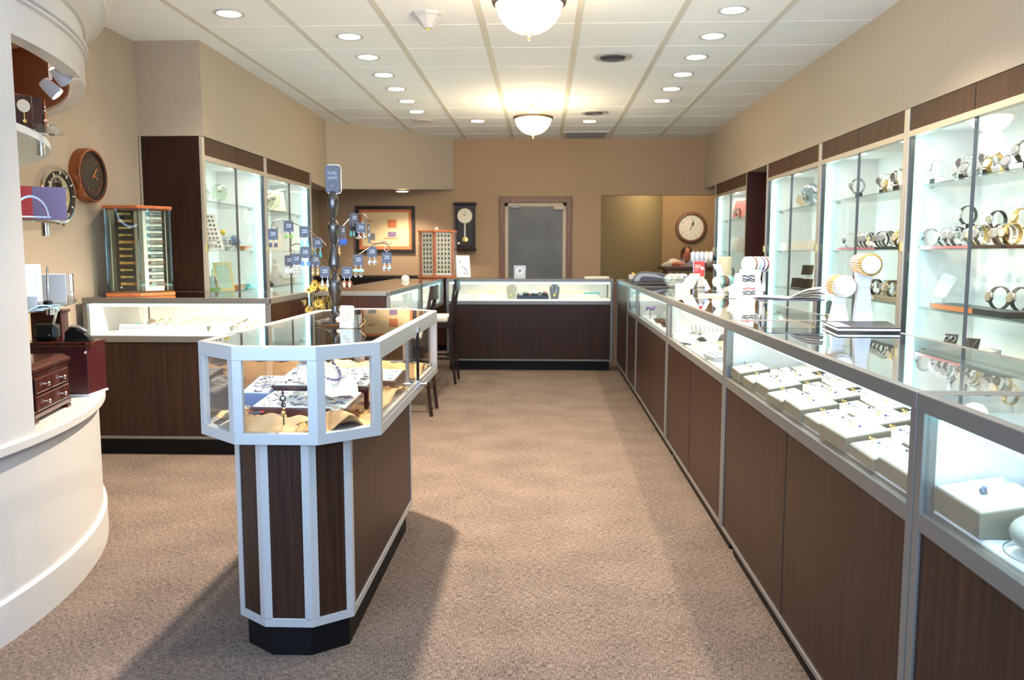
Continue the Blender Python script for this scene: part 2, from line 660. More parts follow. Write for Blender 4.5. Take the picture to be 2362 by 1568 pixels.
def downlight(x, y, energy, label, blend=0.6, size=128, z=HC, scale=1.0):
    o = dl.put((x, y, z), 0, label, 'recessed ceiling lights', scale)
    lamp('SPOT', 'lamp', (0, 0, -0.02), energy, WARM, o, spot_size=R(size), spot_blend=blend, shadow_soft_size=0.045)
    return o


DLE = 9.5
for i, y in enumerate((5.28, 5.89, 6.50, 7.11, 7.72, 8.31)):
    downlight(1.16, y, DLE, 'round ceiling light in the right row, %s from the front' % ORD[i])
for i, y in enumerate((5.81, 6.41, 7.04, 7.63, 8.24, 8.84)):
    downlight(-1.335, y, DLE, 'round ceiling light in the left row, %s from the front' % ORD[i])
downlight(-1.956, 5.24, DLE, 'lone round ceiling light at the far left, nearest the curved white tower')
downlight(-0.74, 9.49, DLE, 'small round ceiling light left of the far bowl pendant')
downlight(0.523, 9.55, DLE, 'small round ceiling light right of the far bowl pendant')
# the same lamps go on over the near half of the shop, above the picture's top edge
downlight(-0.72, 4.35, 560, 'round ceiling light over the far end of the island case')
downlight(1.16, 4.1, 105, 'round ceiling light over the near right counters')
downlight(1.16, 2.4, 75, 'round ceiling light over the nearest right counter')
pl = downlight(-1.765, 10.42, 45, 'small round light in the soffit above the framed picture', z=2.028)

pt = thing('bowl_pendant', 'bowl pendant', 'pendant light', group='bowl pendants')
MB().lathe([(0.205, 0.016), (0.222, 0.012), (0.228, 0.0), (0.222, -0.012), (0.206, -0.018), (0.2, -0.010), (0.2, 0.012), (0.205, 0.016)], 48).build('rim', 'bronze', pt, smooth=True)
MB().lathe([(0.203, -0.008), (0.200, -0.03), (0.185, -0.065), (0.160, -0.095), (0.125, -0.122), (0.08, -0.141), (0.035, -0.15), (0, -0.151)], 48).build('glass_bowl', 'alabaster', pt, smooth=True)
MB().lathe([(0, -0.185), (0.006, -0.182), (0.008, -0.172), (0.005, -0.165), (0.010, -0.160), (0.026, -0.156), (0.028, -0.150), (0.02, -0.146), (0, -0.146)], 20).build('finial', 'brass', pt, smooth=True)
MB().lathe([(0, 0.136), (0.062, 0.136), (0.064, 0.126), (0.05, 0.118), (0.02, 0.112), (0.012, 0.10), (0, 0.10)], 28).build('canopy', 'brass', pt, smooth=True)
for k in range(3):
    a = 2 * PI * k / 3 + 0.5
    pts = [(rr * math.cos(a), rr * math.sin(a), z) for rr, z in ((0.045, 0.12), (0.036, 0.10), (0.034, 0.08), (0.05, 0.055), (0.075, 0.03), (0.12, 0.008), (0.2, 0.0))]
    MB().tube(pts, 0.007, 8).build('arm', 'brass', pt, smooth=True)
pt = Proto(pt)
for x, y, z, lb in ((-0.078, 4.55, 2.59, 'near bowl pendant lamp with bronze rim, cut off by the top of the picture'),
                    (-0.10, 8.33, 2.59, 'far bowl pendant lamp on three brass arms')):
    o = pt.put((x, y, z), 0, lb, 'bowl pendants')
    o.scale = (0.88, 0.88, 1.1)
    lamp('POINT', 'lamp', (0, 0, 0.07), 9, (1.0, 0.74, 0.38), o, shadow_soft_size=0.06)
    lamp('POINT', 'lamp', (0, 0, -0.24), 14, (1.0, 0.78, 0.50), o, shadow_soft_size=0.12)

vt = thing('round_vent', 'round vent', 'ceiling vent', group='round ceiling vents')
MB().lathe([(0.085, 0), (0.15, 0), (0.15, -0.006), (0.135, -0.013), (0.11, -0.012), (0.10, -0.004), (0.085, 0)], 40).build('collar', 'lacquer', vt, smooth=True)
MB().lathe([(0, -0.003), (0.1, -0.003), (0.1, 0), (0, 0)], 32).build('opening', 'black', vt)
mb = MB()
for q in (0.085, 0.062, 0.039):
    mb.lathe([(q, -0.004), (q + 0.006, -0.016), (q + 0.009, -0.016), (q + 0.004, -0.004), (q, -0.004)], 32)
mb.build('louvre', 'card_grey', vt, smooth=True)
vt = Proto(vt)
vt.put((0.527, 6.47, HC), 0, 'round air vent with dark louvres right of the near pendant')
vt.put((0.536, 8.96, HC), 0, 'smaller looking round air vent right of the far pendant')
sd = thing('smoke_detector', 'white faceted smoke detector on the ceiling left of the near pendant', 'smoke detector', (-0.722, 5.3, HC))
MB().lathe([(0, 0), (0.105, 0), (0.105, -0.012), (0.085, -0.024), (0.05, -0.06), (0.028, -0.085), (0, -0.088)], 8).build('housing', 'lacquer', sd)
MB().lathe([(0, -0.086), (0.012, -0.088), (0.008, -0.096), (0, -0.097)], 10).build('indicator', 'yellow', sd)
tag(MB().lathe([(0, 0), (0.12, 0), (0.118, -0.006), (0.1, -0.009), (0, -0.009)], 32, (-1.356, 9.46, HC)).build('ceiling_speaker', 'ceiling_bar', smooth=True), 'flat round ceiling speaker beyond the left row of lights', 'speaker')
rg = thing('return_grille', 'rectangular dark return air grille where the ceiling meets the back wall', 'grille', (0.53, 10.62, HC))
mb = MB().box(-0.28, 0.28, -0.28, 0.28, -0.008, 0)
mb.build('frame', 'ceiling_bar', rg)
mb = MB()
for k in range(10):
    mb.box(-0.25, 0.25, -0.25 + k * 0.05, -0.22 + k * 0.05, -0.014, -0.008)
mb.build('slat', 'grey', rg)


# ------------------------------------------------------------------ glass show cases
def show_case(name, label, W, D, loc, rz, seam=True, ends='wood', base_set=0.0, tube=True, power=7.0, right_end=True, left_end=True, group='low glass show cases'):
    """local frame: front face on y=0 looking to -y, x along the front, z up"""
    t = thing(name, label, 'show case', loc, rz, group)
    b = base_set
    MB().box(0.0 if not left_end else 0.03, W if not right_end else W - 0.03, b + 0.05, D - 0.02, 0, 0.105).build('kick_plate', 'kick', t)
    mb = MB()
    mb.box(0.012, W - 0.012, b + 0.006, D, 0.12, 0.712)
    mb.mi = 1
    if seam:
        mb.box(W / 2 - 0.0015, W / 2 + 0.0015, b + 0.0045, b + 0.02, 0.125, 0.708)
    mb.build('cabinet', ['wood', 'seam'], t)
    mb = MB()
    p = 0.028
    for x in (0, W - p):
        mb.box(x, x + p, 0, p, 0.712 if b else 0.105, T - 0.004)
        mb.box(x, x + p, D - p, D, 0.105, T - 0.004)
        if b:
            mb.box(x, x + p, b, b + p, 0.105, 0.712)
    mb.box(p, W - p, b, b + 0.03, 0.105, 0.122)
    mb.box(p, W - p, 0.0, 0.03, 0.712, 0.75)
    mb.box(p, W - p, D - 0.03, D, 0.712, 0.75)
    mb.box(0, W, -0.002, 0.022, T - 0.036, T)
    mb.box(0, W, D - 0.022, D, T - 0.036, T)
    mb.box(0, 0.022, 0.022, D - 0.022, T - 0.036, T)
    mb.box(W - 0.022, W, 0.022, D - 0.022, T - 0.036, T)
    mb.build('frame', 'alu', t, bev=0.0015)
    MB().box(0.012, W - 0.012, 0.03, D - 0.02, 0.725, 0.758).build('deck', 'deck', t, bev=0.01, seg=3)
    mb = MB()
    mb.box(p, W - p, D - 0.03, D - 0.02, 0.758, T - 0.036)
    mb.box(W / 2 - 0.02, W / 2 + 0.02, D - 0.04, D - 0.03, 0.758, T - 0.036)
    mb.build('back_panel', 'white', t)
    for x0, on in ((0.006, left_end), (W - 0.014, right_end)):
        mb = MB().box(x0, x0 + 0.008, p, D - p, 0.758, T - 0.036)
        mb.build('end_panel', 'white', t)
    if ends == 'wood':
        for x0, on in ((-0.006, left_end), (W, right_end)):
            if on:
                MB().box(x0, x0 + 0.006, 0.03, D - 0.012, 0.12, T - 0.038).build('side_panel', 'wood', t)
    MB().box(p, W - p, 0.008, 0.013, 0.752, T - 0.036).build('front_glass', 'glass', t)
    MB().box(0.022, W - 0.022, 0.022, D - 0.022, T - 0.008, T - 0.001).build('top_glass', 'glass_top', t)
    if tube:
        MB().cyl((0.04, 0.034, T - 0.046), (W - 0.04, 0.034, T - 0.046), 0.008, 8).build('light_tube', 'tube_cool', t)
    lamp('AREA', 'lamp', (W / 2, 0.05, T - 0.052), power * W, COOL, t, rot=(R(-28), 0, 0), shape='RECTANGLE', size=W - 0.1, size_y=0.02)
    return t


# right run: fronts face the aisle; the run leans a hair off the room's axis
def RX(y):
    return 0.738 + 0.0045 * y


RUN = [(0.1, 1.64), (1.645, 3.41), (3.415, 5.06), (5.065, 6.80), (6.805, 8.38)]
NM = ['nearest glass show case of the right run, cut by the picture edge', 'second glass show case of the right run, filled with cream ring trays',
      'third glass show case of the right run, with white bracelet rolls and padded ramps', 'fourth glass show case of the right run, with small dark jewellery near its front',
      'farthest unit of the right run, under the grey terminal']
LEAN = math.atan(0.0045)
for i, ((y0, y1), nm) in enumerate(zip(RUN, NM)):
    far = i == 4
    if far:
        y1 = 7.55
    show_case('show_case', nm, y1 - y0, 0.50, (RX(y1), y1, 0), -PI / 2 - LEAN, power=(0.6, 0.55, 0.4, 0.4, 0.4)[i], ends='shared')
# plain cabinet closing the right run at the corner
cb = thing('corner_cabinet', 'narrow plain wooden cabinet between the right run and the back counter', 'cabinet', (RX(8.70), 8.70, 0), -PI / 2 - LEAN)
MB().box(0.01, 1.13, 0.05, 0.48, 0, 0.105).build('kick_plate', 'kick', cb)
mb = MB().box(0.012, 1.138, 0.006, 0.5, 0.12, T - 0.03)
mb.mi = 1
mb.box(0.57, 0.573, 0.0045, 0.02, 0.125, T - 0.035)
mb.build('body', ['wood', 'seam'], cb)
mb = MB()
for x in (0, 1.122):
    mb.box(x, x + 0.025, 0, 0.028, 0.105, T - 0.03)
mb.box(0.025, 1.122, 0, 0.02, 0.105, 0.122)
mb.box(0, 1.148, -0.002, 0.5, T - 0.03, T)
mb.build('frame', 'alu', cb, bev=0.0015)
# brown corner post
tag(MB().box(0.752, 0.772, 8.71, 8.74, 0.06, 0.95).build('corner_strip', 'door_wood'), 'thin brown wooden strip where the back counter meets the right run', 'trim strip')

# back counter
show_case('show_case', 'wide glass show case across the back of the aisle', 1.78, 0.55, (-1.03, 8.78, 0), 0, power=0.4)
# run on the left towards the back, facing the aisle, glass overhanging its cabinets
show_case('show_case', 'glass show case left of the aisle, beside the nearer chair', 1.44, 0.52, (-1.10, 5.88, 0), PI / 2 - 0.012, base_set=0.16, power=0.6, right_end=False)
show_case('show_case', 'glass show case left of the aisle, beside the farther chair', 1.44, 0.52, (-1.075, 7.33, 0), PI / 2 - 0.012, base_set=0.16, power=0.6, ends='shared')
# left counter
show_case('show_case', 'low glass show case on the left below the glass watch tower', 1.165, 0.84, (-2.83, 4.96, 0), 0, seam=False, power=0.5)
gt = thing('gate_panel', 'dark wooden gate panel between the left show case and the run behind it', 'panel', (-1.62, 5.84, 0))
mb = MB().box(0.0, 0.5, 0, 0.03, 0.06, 0.955)
mb.build('panel', 'wood', gt)
mb = MB().box(-0.005, 0.505, -0.004, 0.034, 0.955, 0.975)
mb.box(0.085, 0.09, -0.003, 0, 0.06, 0.955)
mb.build('edging', 'alu', gt)
# credenza along the back wall
cr = thing('credenza', 'dark wooden low cabinet along the back wall under the picture', 'cabinet', (-2.95, 10.5, 0))
MB().box(0, 1.9, 0.0, 0.43, 0.08, 0.93).build('body', 'wood', cr)
MB().box(-0.0, 1.92, -0.02, 0.44, 0.93, 0.965).build('top', 'seam', cr)
MB().box(0.02, 1.88, 0.04, 0.42, 0, 0.08).build('kick_plate', 'kick', cr)


# ------------------------------------------------------------------ tall wall cases
SH = (1.645, 1.28, 0.95)


def wall_case(label, W, D, loc, rz, tube_side, near_wood=False, shelves=SH, lock=True, power=20.0):
    """front on y=0 looking to -y; tube_side: x end (0 or 1) that carries the light strip"""
    t = thing('wall_case', label, 'display case', loc, rz, 'tall lit wall cases')
    ht = 2.083
    mb = MB().box(0.012, W - 0.012, 0.02, D, 0.1, 0.55)
    mb.box(0.02, W - 0.02, 0.06, D, 0, 0.1)
    mb.build('cabinet', 'wood', t)
    mb = MB().box(0.03, W - 0.03, 0.004, 0.03, 1.955, ht - 0.002)
    mb.mi = 1
    mb.box(W / 2 - 0.0015, W / 2 + 0.0015, 0.002, 0.03, 1.955, ht - 0.004)
    mb.build('fascia', ['fascia_wood', 'seam'], t)
    mb = MB()
    for x in (0, W - 0.03):
        mb.box(x, x + 0.03, 0, 0.035, 0.05, ht)
    mb.box(0.03, W - 0.03, 0.0, 0.04, 1.92, 1.955)
    mb.box(0.03, W - 0.03, 0.0, 0.04, 0.55, 0.585)
    mb.build('frame', 'alu_lit', t, bev=0.0015)
    mb = MB()
    mb.box(0.03, W - 0.03, D - 0.012, D, 0.55, 1.97)
    mb.box(W * 0.5 - 0.02, W * 0.5 + 0.02, D - 0.02, D - 0.012, 0.585, 1.97)
    mb.box(0.012, 0.03, 0.04, D, 0.55, 1.97)
    mb.box(W - 0.03, W - 0.012, 0.04, D, 0.55, 1.97)
    mb.box(0.012, W - 0.012, 0.04, D, 1.96, 1.98)
    mb.box(0.03, W - 0.03, 0.04, D, 0.565, 0.585)
    mb.build('interior', 'white', t)
    xe = 0.03 if tube_side == 0 else W - 0.055
    MB().box(xe, xe + 0.022, 0.008, 0.03, 0.585, 1.92).build('door_track', 'steel_rail', t)
    for x in (W - 0.006, 0.0):
        MB().box(x, x + 0.006, -0.012, 0.0, 1.27, 1.325).build('lock', 'brass', t)
    for k in (0, 1):
        mb = MB().box(0.03 + k * (W / 2 - 0.03), W / 2 + 0.006 + k * (W / 2 - 0.036), 0.010 + 0.010 * k, 0.015 + 0.010 * k, 0.585, 1.92)
        mb.build('glass_door', 'glass', t)
    MB().box(W / 2 - 0.002, W / 2 + 0.002, 0.008, 0.026, 0.585, 1.92).build('door_edge', 'door_slab', t)
    for z in shelves:
        s_ = MB().box(0.05, W - 0.05, 0.06, D - 0.03, z - 0.008, z).build('shelf', 'shelf_glass', t)
        mb = MB()
        for x in (0.035, W - 0.05):
            mb.box(x, x + 0.02, 0.12, 0.15, z - 0.016, z - 0.008)
        mb.build('bracket', 'chrome', s_)
    xt = 0.06 if tube_side == 0 else W - 0.06
    MB().cyl((xt, 0.05, 0.6), (xt, 0.05, 1.905), 0.013, 8).build('light_tube', 'tube_cool', t)
    sg = 1 if tube_side == 0 else -1
    lamp('AREA', 'lamp', (xt + sg * 0.02, 0.06, 1.25), power, (0.88, 0.98, 0.97), t, rot=(PI / 2, 0, -sg * R(52)), shape='RECTANGLE', size=0.02, size_y=1.3)
    for fx in (0.27, 0.73):
        b_ = MB().lathe([(0, 0), (0.035, 0), (0.035, -0.006), (0, -0.006)], 20, (W * fx, 0.15, 1.96)).build('ceiling_spot', 'bulb_white', t)
    lamp('AREA', 'lamp', (W / 2, 0.15, 1.945), power * 0.8, (1.0, 0.93, 0.78), t, shape='RECTANGLE', size=W * 0.7, size_y=0.05)
    return t


RC = [(3.45, 4.945, 'nearest tall glass case on the right wall, with rows of watches'),
      (4.95, 6.445, 'second tall glass case on the right wall, behind the bracelet stands'),
      (6.45, 7.945, 'third tall glass case on the right wall, with crystal globes on top'),
      (8.70, 10.28, 'farthest tall glass case on the right wall, beyond the gap')]
for y0, y1, lb in RC:
    wc = wall_case(lb, y1 - y0, 0.44, (2.10, y1, 0), -PI / 2, 0, power=1.8)
    if y0 > 8:
        MB().box(1.58, 1.59, 0.0, 0.44, 0.05, 2.083).build('side_panel', 'side_wood', wc)
wl1 = wall_case('nearer tall glass case on the left wall, with its dark wooden side', 1.33, 0.44, (-2.42, 5.885, 0), PI / 2, 1, power=1.8)
mb = MB().box(-0.012, 0, 0.02, 0.44, 0.0, 2.083)
mb.build('side_panel', 'wood', wl1)
mb = MB().box(-0.016, 0.0, 0.0, 0.02, 0, 2.083)
mb.box(-0.016, 0.0, 0.44, 0.455, 0, 2.083)
mb.build('side_trim', 'alu_lit', wl1)
wl2 = wall_case('farther tall glass case on the left wall', 1.42, 0.44, (-2.42, 7.22, 0), PI / 2, 1, power=1.8)

# ------------------------------------------------------------------ island case
isl = thing('island_case', 'free-standing octagonal island show case with white metal frame and dark wood base', 'show case', (-0.785, 2.36, 0))
# local outline of the glass case and of its narrower base (counter-clockwise from above)
OCT = [(-0.125, 0), (0.125, 0), (0.285, 0.145), (0.285, 1.52), (0.125, 1.67), (-0.125, 1.67), (-0.285, 1.52), (-0.285, 0.145)]
BAS = [(-0.075, 0.07), (0.075, 0.07), (0.185, 0.155), (0.185, 1.34), (0.075, 1.42), (-0.075, 1.42), (-0.185, 1.34), (-0.185, 0.155)]
KIC = [(-0.062, 0.09), (0.062, 0.09), (0.165, 0.17), (0.165, 1.28), (0.06, 1.34), (-0.06, 1.34), (-0.165, 1.28), (-0.165, 0.17)]


def inset(pts, d):
    n = len(pts)
    out = []
    for i in range(n):
        p0, p1, p2 = Vector(pts[i - 1]), Vector(pts[i]), Vector(pts[(i + 1) % n])
        a, b = (p1 - p0).normalized(), (p2 - p1).normalized()
        na, nb = Vector((-a.y, a.x)), Vector((-b.y, b.x))
        bis = (na + nb).normalized()
        out.append(tuple(p1 + bis * d / max(0.2, bis.dot(na))))
    return out


def edge_box(mb, p, q, u0, u1, d0, d1, z0, z1):
    """box along the edge p-q of an outline, u along it in metres, d inward"""
    p, q = Vector(p), Vector(q)
    t_ = (q - p).normalized()
    n_ = Vector((-t_.y, t_.x))
    pts = [p + t_ * u0 + n_ * d0, p + t_ * u1 + n_ * d0, p + t_ * u1 + n_ * d1, p + t_ * u0 + n_ * d1]
    mb.prism([tuple(x) for x in pts], z0, z1)


def ring(mb, pts, d, z0, z1):
    ins = inset(pts, d)
    n = len(pts)
    for i in range(n):
        j = (i + 1) % n
        mb.prism([pts[i], pts[j], ins[j], ins[i]], z0, z1)


MB().prism(KIC, 0, 0.105).build('kick_plate', 'kick', isl)
MB().prism(inset(BAS, 0.004), 0.105, 0.70).build('base_panels', 'wood', isl)
mb = MB()
for i in range(8):
    p, q = BAS[i], BAS[(i + 1) % 8]
    ln = (Vector(q) - Vector(p)).length
    edge_box(mb, p, q, 0, 0.024, 0, 0.01, 0.125, 0.70)
    edge_box(mb, p, q, ln - 0.024, ln, 0, 0.01, 0.125, 0.70)
    edge_box(mb, p, q, 0, ln, 0, 0.012, 0.10, 0.128)
mb.build('base_frame', 'alu_white', isl, bev=0.001)
Z0, Z1 = 0.695, T + 0.003
mb = MB()
ring(mb, OCT, 0.03, Z0, Z0 + 0.033)
ring(mb, OCT, 0.03, Z1 - 0.042, Z1)
for i in range(8):
    p, q = OCT[i], OCT[(i + 1) % 8]
    ln = (Vector(q) - Vector(p)).length
    wv = 0.028 if ln < 0.5 else 0.03
    edge_box(mb, p, q, 0, wv, 0, 0.02, Z0 + 0.033, Z1 - 0.042)
    edge_box(mb, p, q, ln - wv, ln, 0, 0.02, Z0 + 0.033, Z1 - 0.042)
mb.build('case_frame', 'alu_white', isl, bev=0.0012)
MB().prism(inset(OCT, 0.006), Z0 + 0.002, Z0 + 0.012).build('case_floor', 'white', isl)
for i in (0, 1, 7, 3, 5, 4, 6):
    mb = MB()
    p, q = OCT[i], OCT[(i + 1) % 8]
    ln = (Vector(q) - Vector(p)).length
    edge_box(mb, p, q, 0.02, ln - 0.02, 0.008, 0.012, Z0 + 0.02, Z1 - 0.03)
    mb.build('side_glass', 'glass', isl)
MB().prism(inset(OCT, 0.022), Z1 - 0.008, Z1 - 0.002).build('top_glass', 'glass_top', isl)
# sliding doors on the aisle side
mb = MB()
p, q = OCT[2], OCT[3]
for (u0, u1, d) in ((0.03, 0.72, 0.008), (0.66, 1.34, 0.016)):
    mb = MB()
    edge_box(mb, p, q, u0, u1, d, d + 0.004, Z0 + 0.035, Z1 - 0.04)
    mb.build('sliding_glass_door', 'glass', isl)
mb = MB()
edge_box(mb, p, q, 0.03, 1.34, 0.002, 0.006, Z0 + 0.033, Z0 + 0.048)
edge_box(mb, p, q, 0.03, 1.34, 0.002, 0.006, Z1 - 0.056, Z1 - 0.042)
edge_box(mb, p, q, 0.03, 0.042, 0.004, 0.016, Z0 + 0.048, Z1 - 0.056)
edge_box(mb, p, q, 0.64, 0.662, 0.018, 0.030, Z0 + 0.048, Z1 - 0.056)
mb.build('door_track', 'alu_white', isl, bev=0.001)
mb = MB()
edge_box(mb, p, q, 0.76, 0.772, -0.004, 0.006, Z0 + 0.04, Z1 - 0.035)
mb.build('lock_bar', 'black_gloss', isl)
mb = MB()
edge_box(mb, p, q, 0.748, 0.784, -0.012, 0.004, Z0 + 0.025, Z0 + 0.055)
edge_box(mb, p, q, 0.752, 0.78, -0.006, 0.004, Z1 - 0.045, Z1 - 0.025)
mb.cyl((0.285, 0.145 + 0.766, Z0 + 0.04), (0.32, 0.145 + 0.766, Z0 + 0.04), 0.009, 16)
mb.build('lock', 'chrome', isl, bev=0.001)
mb = MB()
edge_box(mb, OCT[0], OCT[1], 0.095, 0.115, -0.003, 0.0, Z1 - 0.006, Z1 + 0.001)
mb.build('clip', 'silver', isl)
IX, IY = -0.785, 2.36
DK = Z0 + 0.012
# draped cloth on the case floor
mb = MB()
nx, ny = 46, 110
ins = inset(OCT, 0.034)
def inside_lim(y):
    if y < 0.165:
        return 0.127 + (y - 0.03) / 0.135 * 0.118
    if y > 1.50:
        return 0.245 - (y - 1.50) / 0.13 * 0.127
    return 0.245
def cloth_h(x, y):
    h = 0.016 + 0.011 * math.sin(7 * x + 9 * y + 2.2 * math.sin(5 * y)) + 0.009 * math.sin(31 * x - 17 * y + 1.7 * math.sin(11 * x + 3)) + 0.007 * math.sin(23 * y + 19 * x + 2 * math.sin(13 * y))
    h += 0.005 * math.sin(61 * x + 47 * y) + 0.006 * abs(math.sin(17 * x - 29 * y + 2.5 * math.sin(9 * y + 6 * x)))
    e = min(1.0, max(0.0, (y - 0.035) / 0.05))
    return max(0.003, h * (0.5 + 0.5 * e) + 0.036 * math.exp(-((y - 0.105 - 0.03 * math.sin(14 * x)) / 0.03) ** 2))
rows = []
for j in range(ny + 1):
    y = 0.035 + (1.635 - 0.035) * j / ny
    lm = max(0.05, inside_lim(y))
    rows.append([mb.v((-lm + 2 * lm * i / nx, y, cloth_h(-lm + 2 * lm * i / nx, y))) for i in range(nx + 1)])
for A, B in zip(rows, rows[1:]):
    for i in range(nx):
        mb.f([A[i], A[i + 1], B[i + 1], B[i]])
cl = mb.build('draped_cloth', 'cloth', smooth=True)
cl.location = (IX, IY, DK + 0.002)
so = cl.modifiers.new('thickness', 'SOLIDIFY')
so.thickness = 0.0015
tag(cl, 'tan cloth draped in folds over the floor of the island case', 'cloth')


def rnd_jewels(parent, n, x0, x1, y0, y1, z, tilt=0.0, kinds=('silver', 'grey', 'gold')):
    mbs = {k: MB() for k in dict.fromkeys(kinds)}
    for _ in range(n):
        k = random.choice(kinds)
        x, y = random.uniform(x0, x1), random.uniform(y0, y1)
        a = random.uniform(0, PI)
        r_ = random.uniform(0.007, 0.016)
        mbs[k].M = Matrix.Translation((x, y, z + (y - y0) * tilt)) @ Matrix.Rotation(a, 4, 'Z')
        if random.random() < 0.5:
            mbs[k].torus((0, 0, 0.002), r_, 0.0016, seg=14, ts=5, sx=1, sy=random.uniform(0.5, 1))
        else:
            mbs[k].ball((0, 0, 0.003), r_ * 0.7, 8, (1, 0.5, 0.35))
            mbs[k].ball((r_, 0, 0.002), r_ * 0.4, 6, (1, 1, 0.5))
    for k in mbs:
        o = mbs[k].build('jewellery', k, parent, smooth=True)
        o['kind'] = 'stuff'


def jewel_tray(name, label, loc, rz, W, D, H, side, tilt=0.12, n=26, kinds=('silver', 'silver', 'grey_light', 'card_grey', 'purple'), group=None, pad='tray_pad'):
    t = thing(name, label, 'tray', loc, rz, group)
    mb = MB()
    hb = H + D * tilt
    mb.hull([(-W / 2, 0, 0), (W / 2, 0, 0), (W / 2, 0, H), (-W / 2, 0, H)][::-1], [(-W / 2, D, 0), (W / 2, D, 0), (W / 2, D, hb), (-W / 2, D, hb)][::-1])
    mb.build('case', side, t, bev=0.004)
    mb = MB()
    e = 0.008
    mb.hull([(-W / 2 + e, e, H - 0.002), (W / 2 - e, e, H - 0.002), (W / 2 - e, e, H + 0.004), (-W / 2 + e, e, H + 0.004)][::-1],
            [(-W / 2 + e, D - e, hb - 0.003), (W / 2 - e, D - e, hb - 0.003), (W / 2 - e, D - e, hb + 0.003), (-W / 2 + e, D - e, hb + 0.003)][::-1])
    mb.build('pad', pad, t, bev=0.001)
    if n:
        rnd_jewels(t, n, -W / 2 + 0.025, W / 2 - 0.025, 0.02, D - 0.02, H + 0.004, tilt, kinds)
    return t


jewel_tray('jewellery_tray', 'front dark red wooden tray with white pad and silver necklaces in the island case', (IX + 0.01, IY + 0.19, DK + 0.014), -0.06, 0.32, 0.20, 0.048, 'mahogany', 0.10, 75, group='trays in the island case')
jewel_tray('jewellery_tray', 'rear dark red wooden tray, raised behind the front one in the island case', (IX + 0.02, IY + 0.41, DK + 0.012), -0.02, 0.34, 0.24, 0.085, 'mahogany', 0.12, 80, group='trays in the island case')
jewel_tray('jewellery_tray', 'blue sided tray of silver pieces at the left of the island case', (IX - 0.185, IY + 0.34, DK + 0.012), 0.05, 0.10, 0.24, 0.07, 'blue_grey', 0.10, 26, group='trays in the island case')
jewel_tray('jewellery_tray', 'small tray with turquoise stones beside the sliding door of the island case', (IX + 0.16, IY + 0.76, DK + 0.03), -0.1, 0.12, 0.16, 0.03, 'mahogany', 0.15, 12, kinds=('turquoise', 'silver', 'teal'), group='trays in the island case')
# necklace bust lying at a slant
nb = thing('necklace_bust', 'white sloping necklace display strung with purple beads in the island case', 'necklace display', (IX + 0.15, IY + 0.235, DK + 0.085), R(42))
mb = MB()
prof = []
for k in range(13):
    u = k / 12
    y = u * 0.24
    wd = 0.035 + 0.055 * math.sin(u * PI * 0.85 + 0.25)
    prof.append((y, wd, 0.012 + 0.085 * u, 0.02 * math.sin(u * PI)))
rows = []
for y, wd, z, th in prof:
    rows.append([mb.v((wd * math.cos(a), y, z + th * math.sin(a) * 1.0)) for a in [2 * PI * k / 16 for k in range(16)]])
for A, B in zip(rows, rows[1:]):
    for k in range(16):
        j = (k + 1) % 16
        mb.f([A[k], A[j], B[j], B[k]])
mb.f(rows[0][::-1])
mb.f(rows[-1])
mb.build('bust', 'cream_light', nb, smooth=True)
MB().ball((0, 0.225, 0.108), 0.05, 16, (0.9, 0.35, 0.25)).build('neck_cap', 'grey', nb, smooth=True)
mb = MB()
for k in range(22):
    a = -0.2 + (PI + 0.4) * k / 21
    mb.ball((0.052 * math.cos(a), 0.20 - 0.15 * math.sin(a) * 0.95, 0.108 - 0.052 * math.sin(a)), 0.0055, 8)
mb.build('purple_beads', 'purple', nb, smooth=True)
MB().box(-0.02, 0.02, 0.14, 0.16, -0.084, 0.06).build('stand', 'card_grey', nb)
# upright ornament at the front of the island case
ob = thing('ornament_stand', 'small black and gold figure on a thin stand at the front of the island case', 'ornament', (IX + 0.0, IY + 0.075, DK + 0.01))
MB().tube([(0, 0, 0), (0.001, 0, 0.05), (0, 0, 0.095)], 0.0022, 8).build('stem', 'black', ob)
MB().torus((0, 0, 0.105), 0.008, 0.0022, 'y').torus((0.001, 0, 0.084), 0.006, 0.002, 'y').ball((0, 0, 0.122), 0.005, 8, (0.7, 0.6, 1.6)).build('figure', 'black_gloss', ob, smooth=True)
MB().ball((0, 0, 0.060), 0.008, 10, (1, 0.7, 1)).ball((0.002, 0, 0.074), 0.005, 8).ball((0.006, 0, 0.05), 0.005, 8).build('charm', 'gold', ob, smooth=True)
for k, (x, y, lb) in enumerate(((-0.055, 0.62, 'left'), (0.02, 0.60, 'middle'))):
    s_ = thing('earring_post', '%s black earring post at the back of the trays in the island case' % lb, 'earring stand', (IX + x, IY + y, DK + 0.12), 0)
    MB().lathe([(0, 0), (0.018, 0), (0.018, 0.006), (0.004, 0.009), (0.003, 0.09), (0, 0.092)], 16).build('post', 'black', s_, smooth=True)
    MB().tube([(-0.028, 0, 0.085), (0, 0, 0.092), (0.028, 0, 0.085)], 0.002, 6).ball((-0.028, 0, 0.075), 0.006, 8).ball((0.028, 0, 0.075), 0.006, 8).build('hanging_gems', 'yellow', s_, smooth=True)
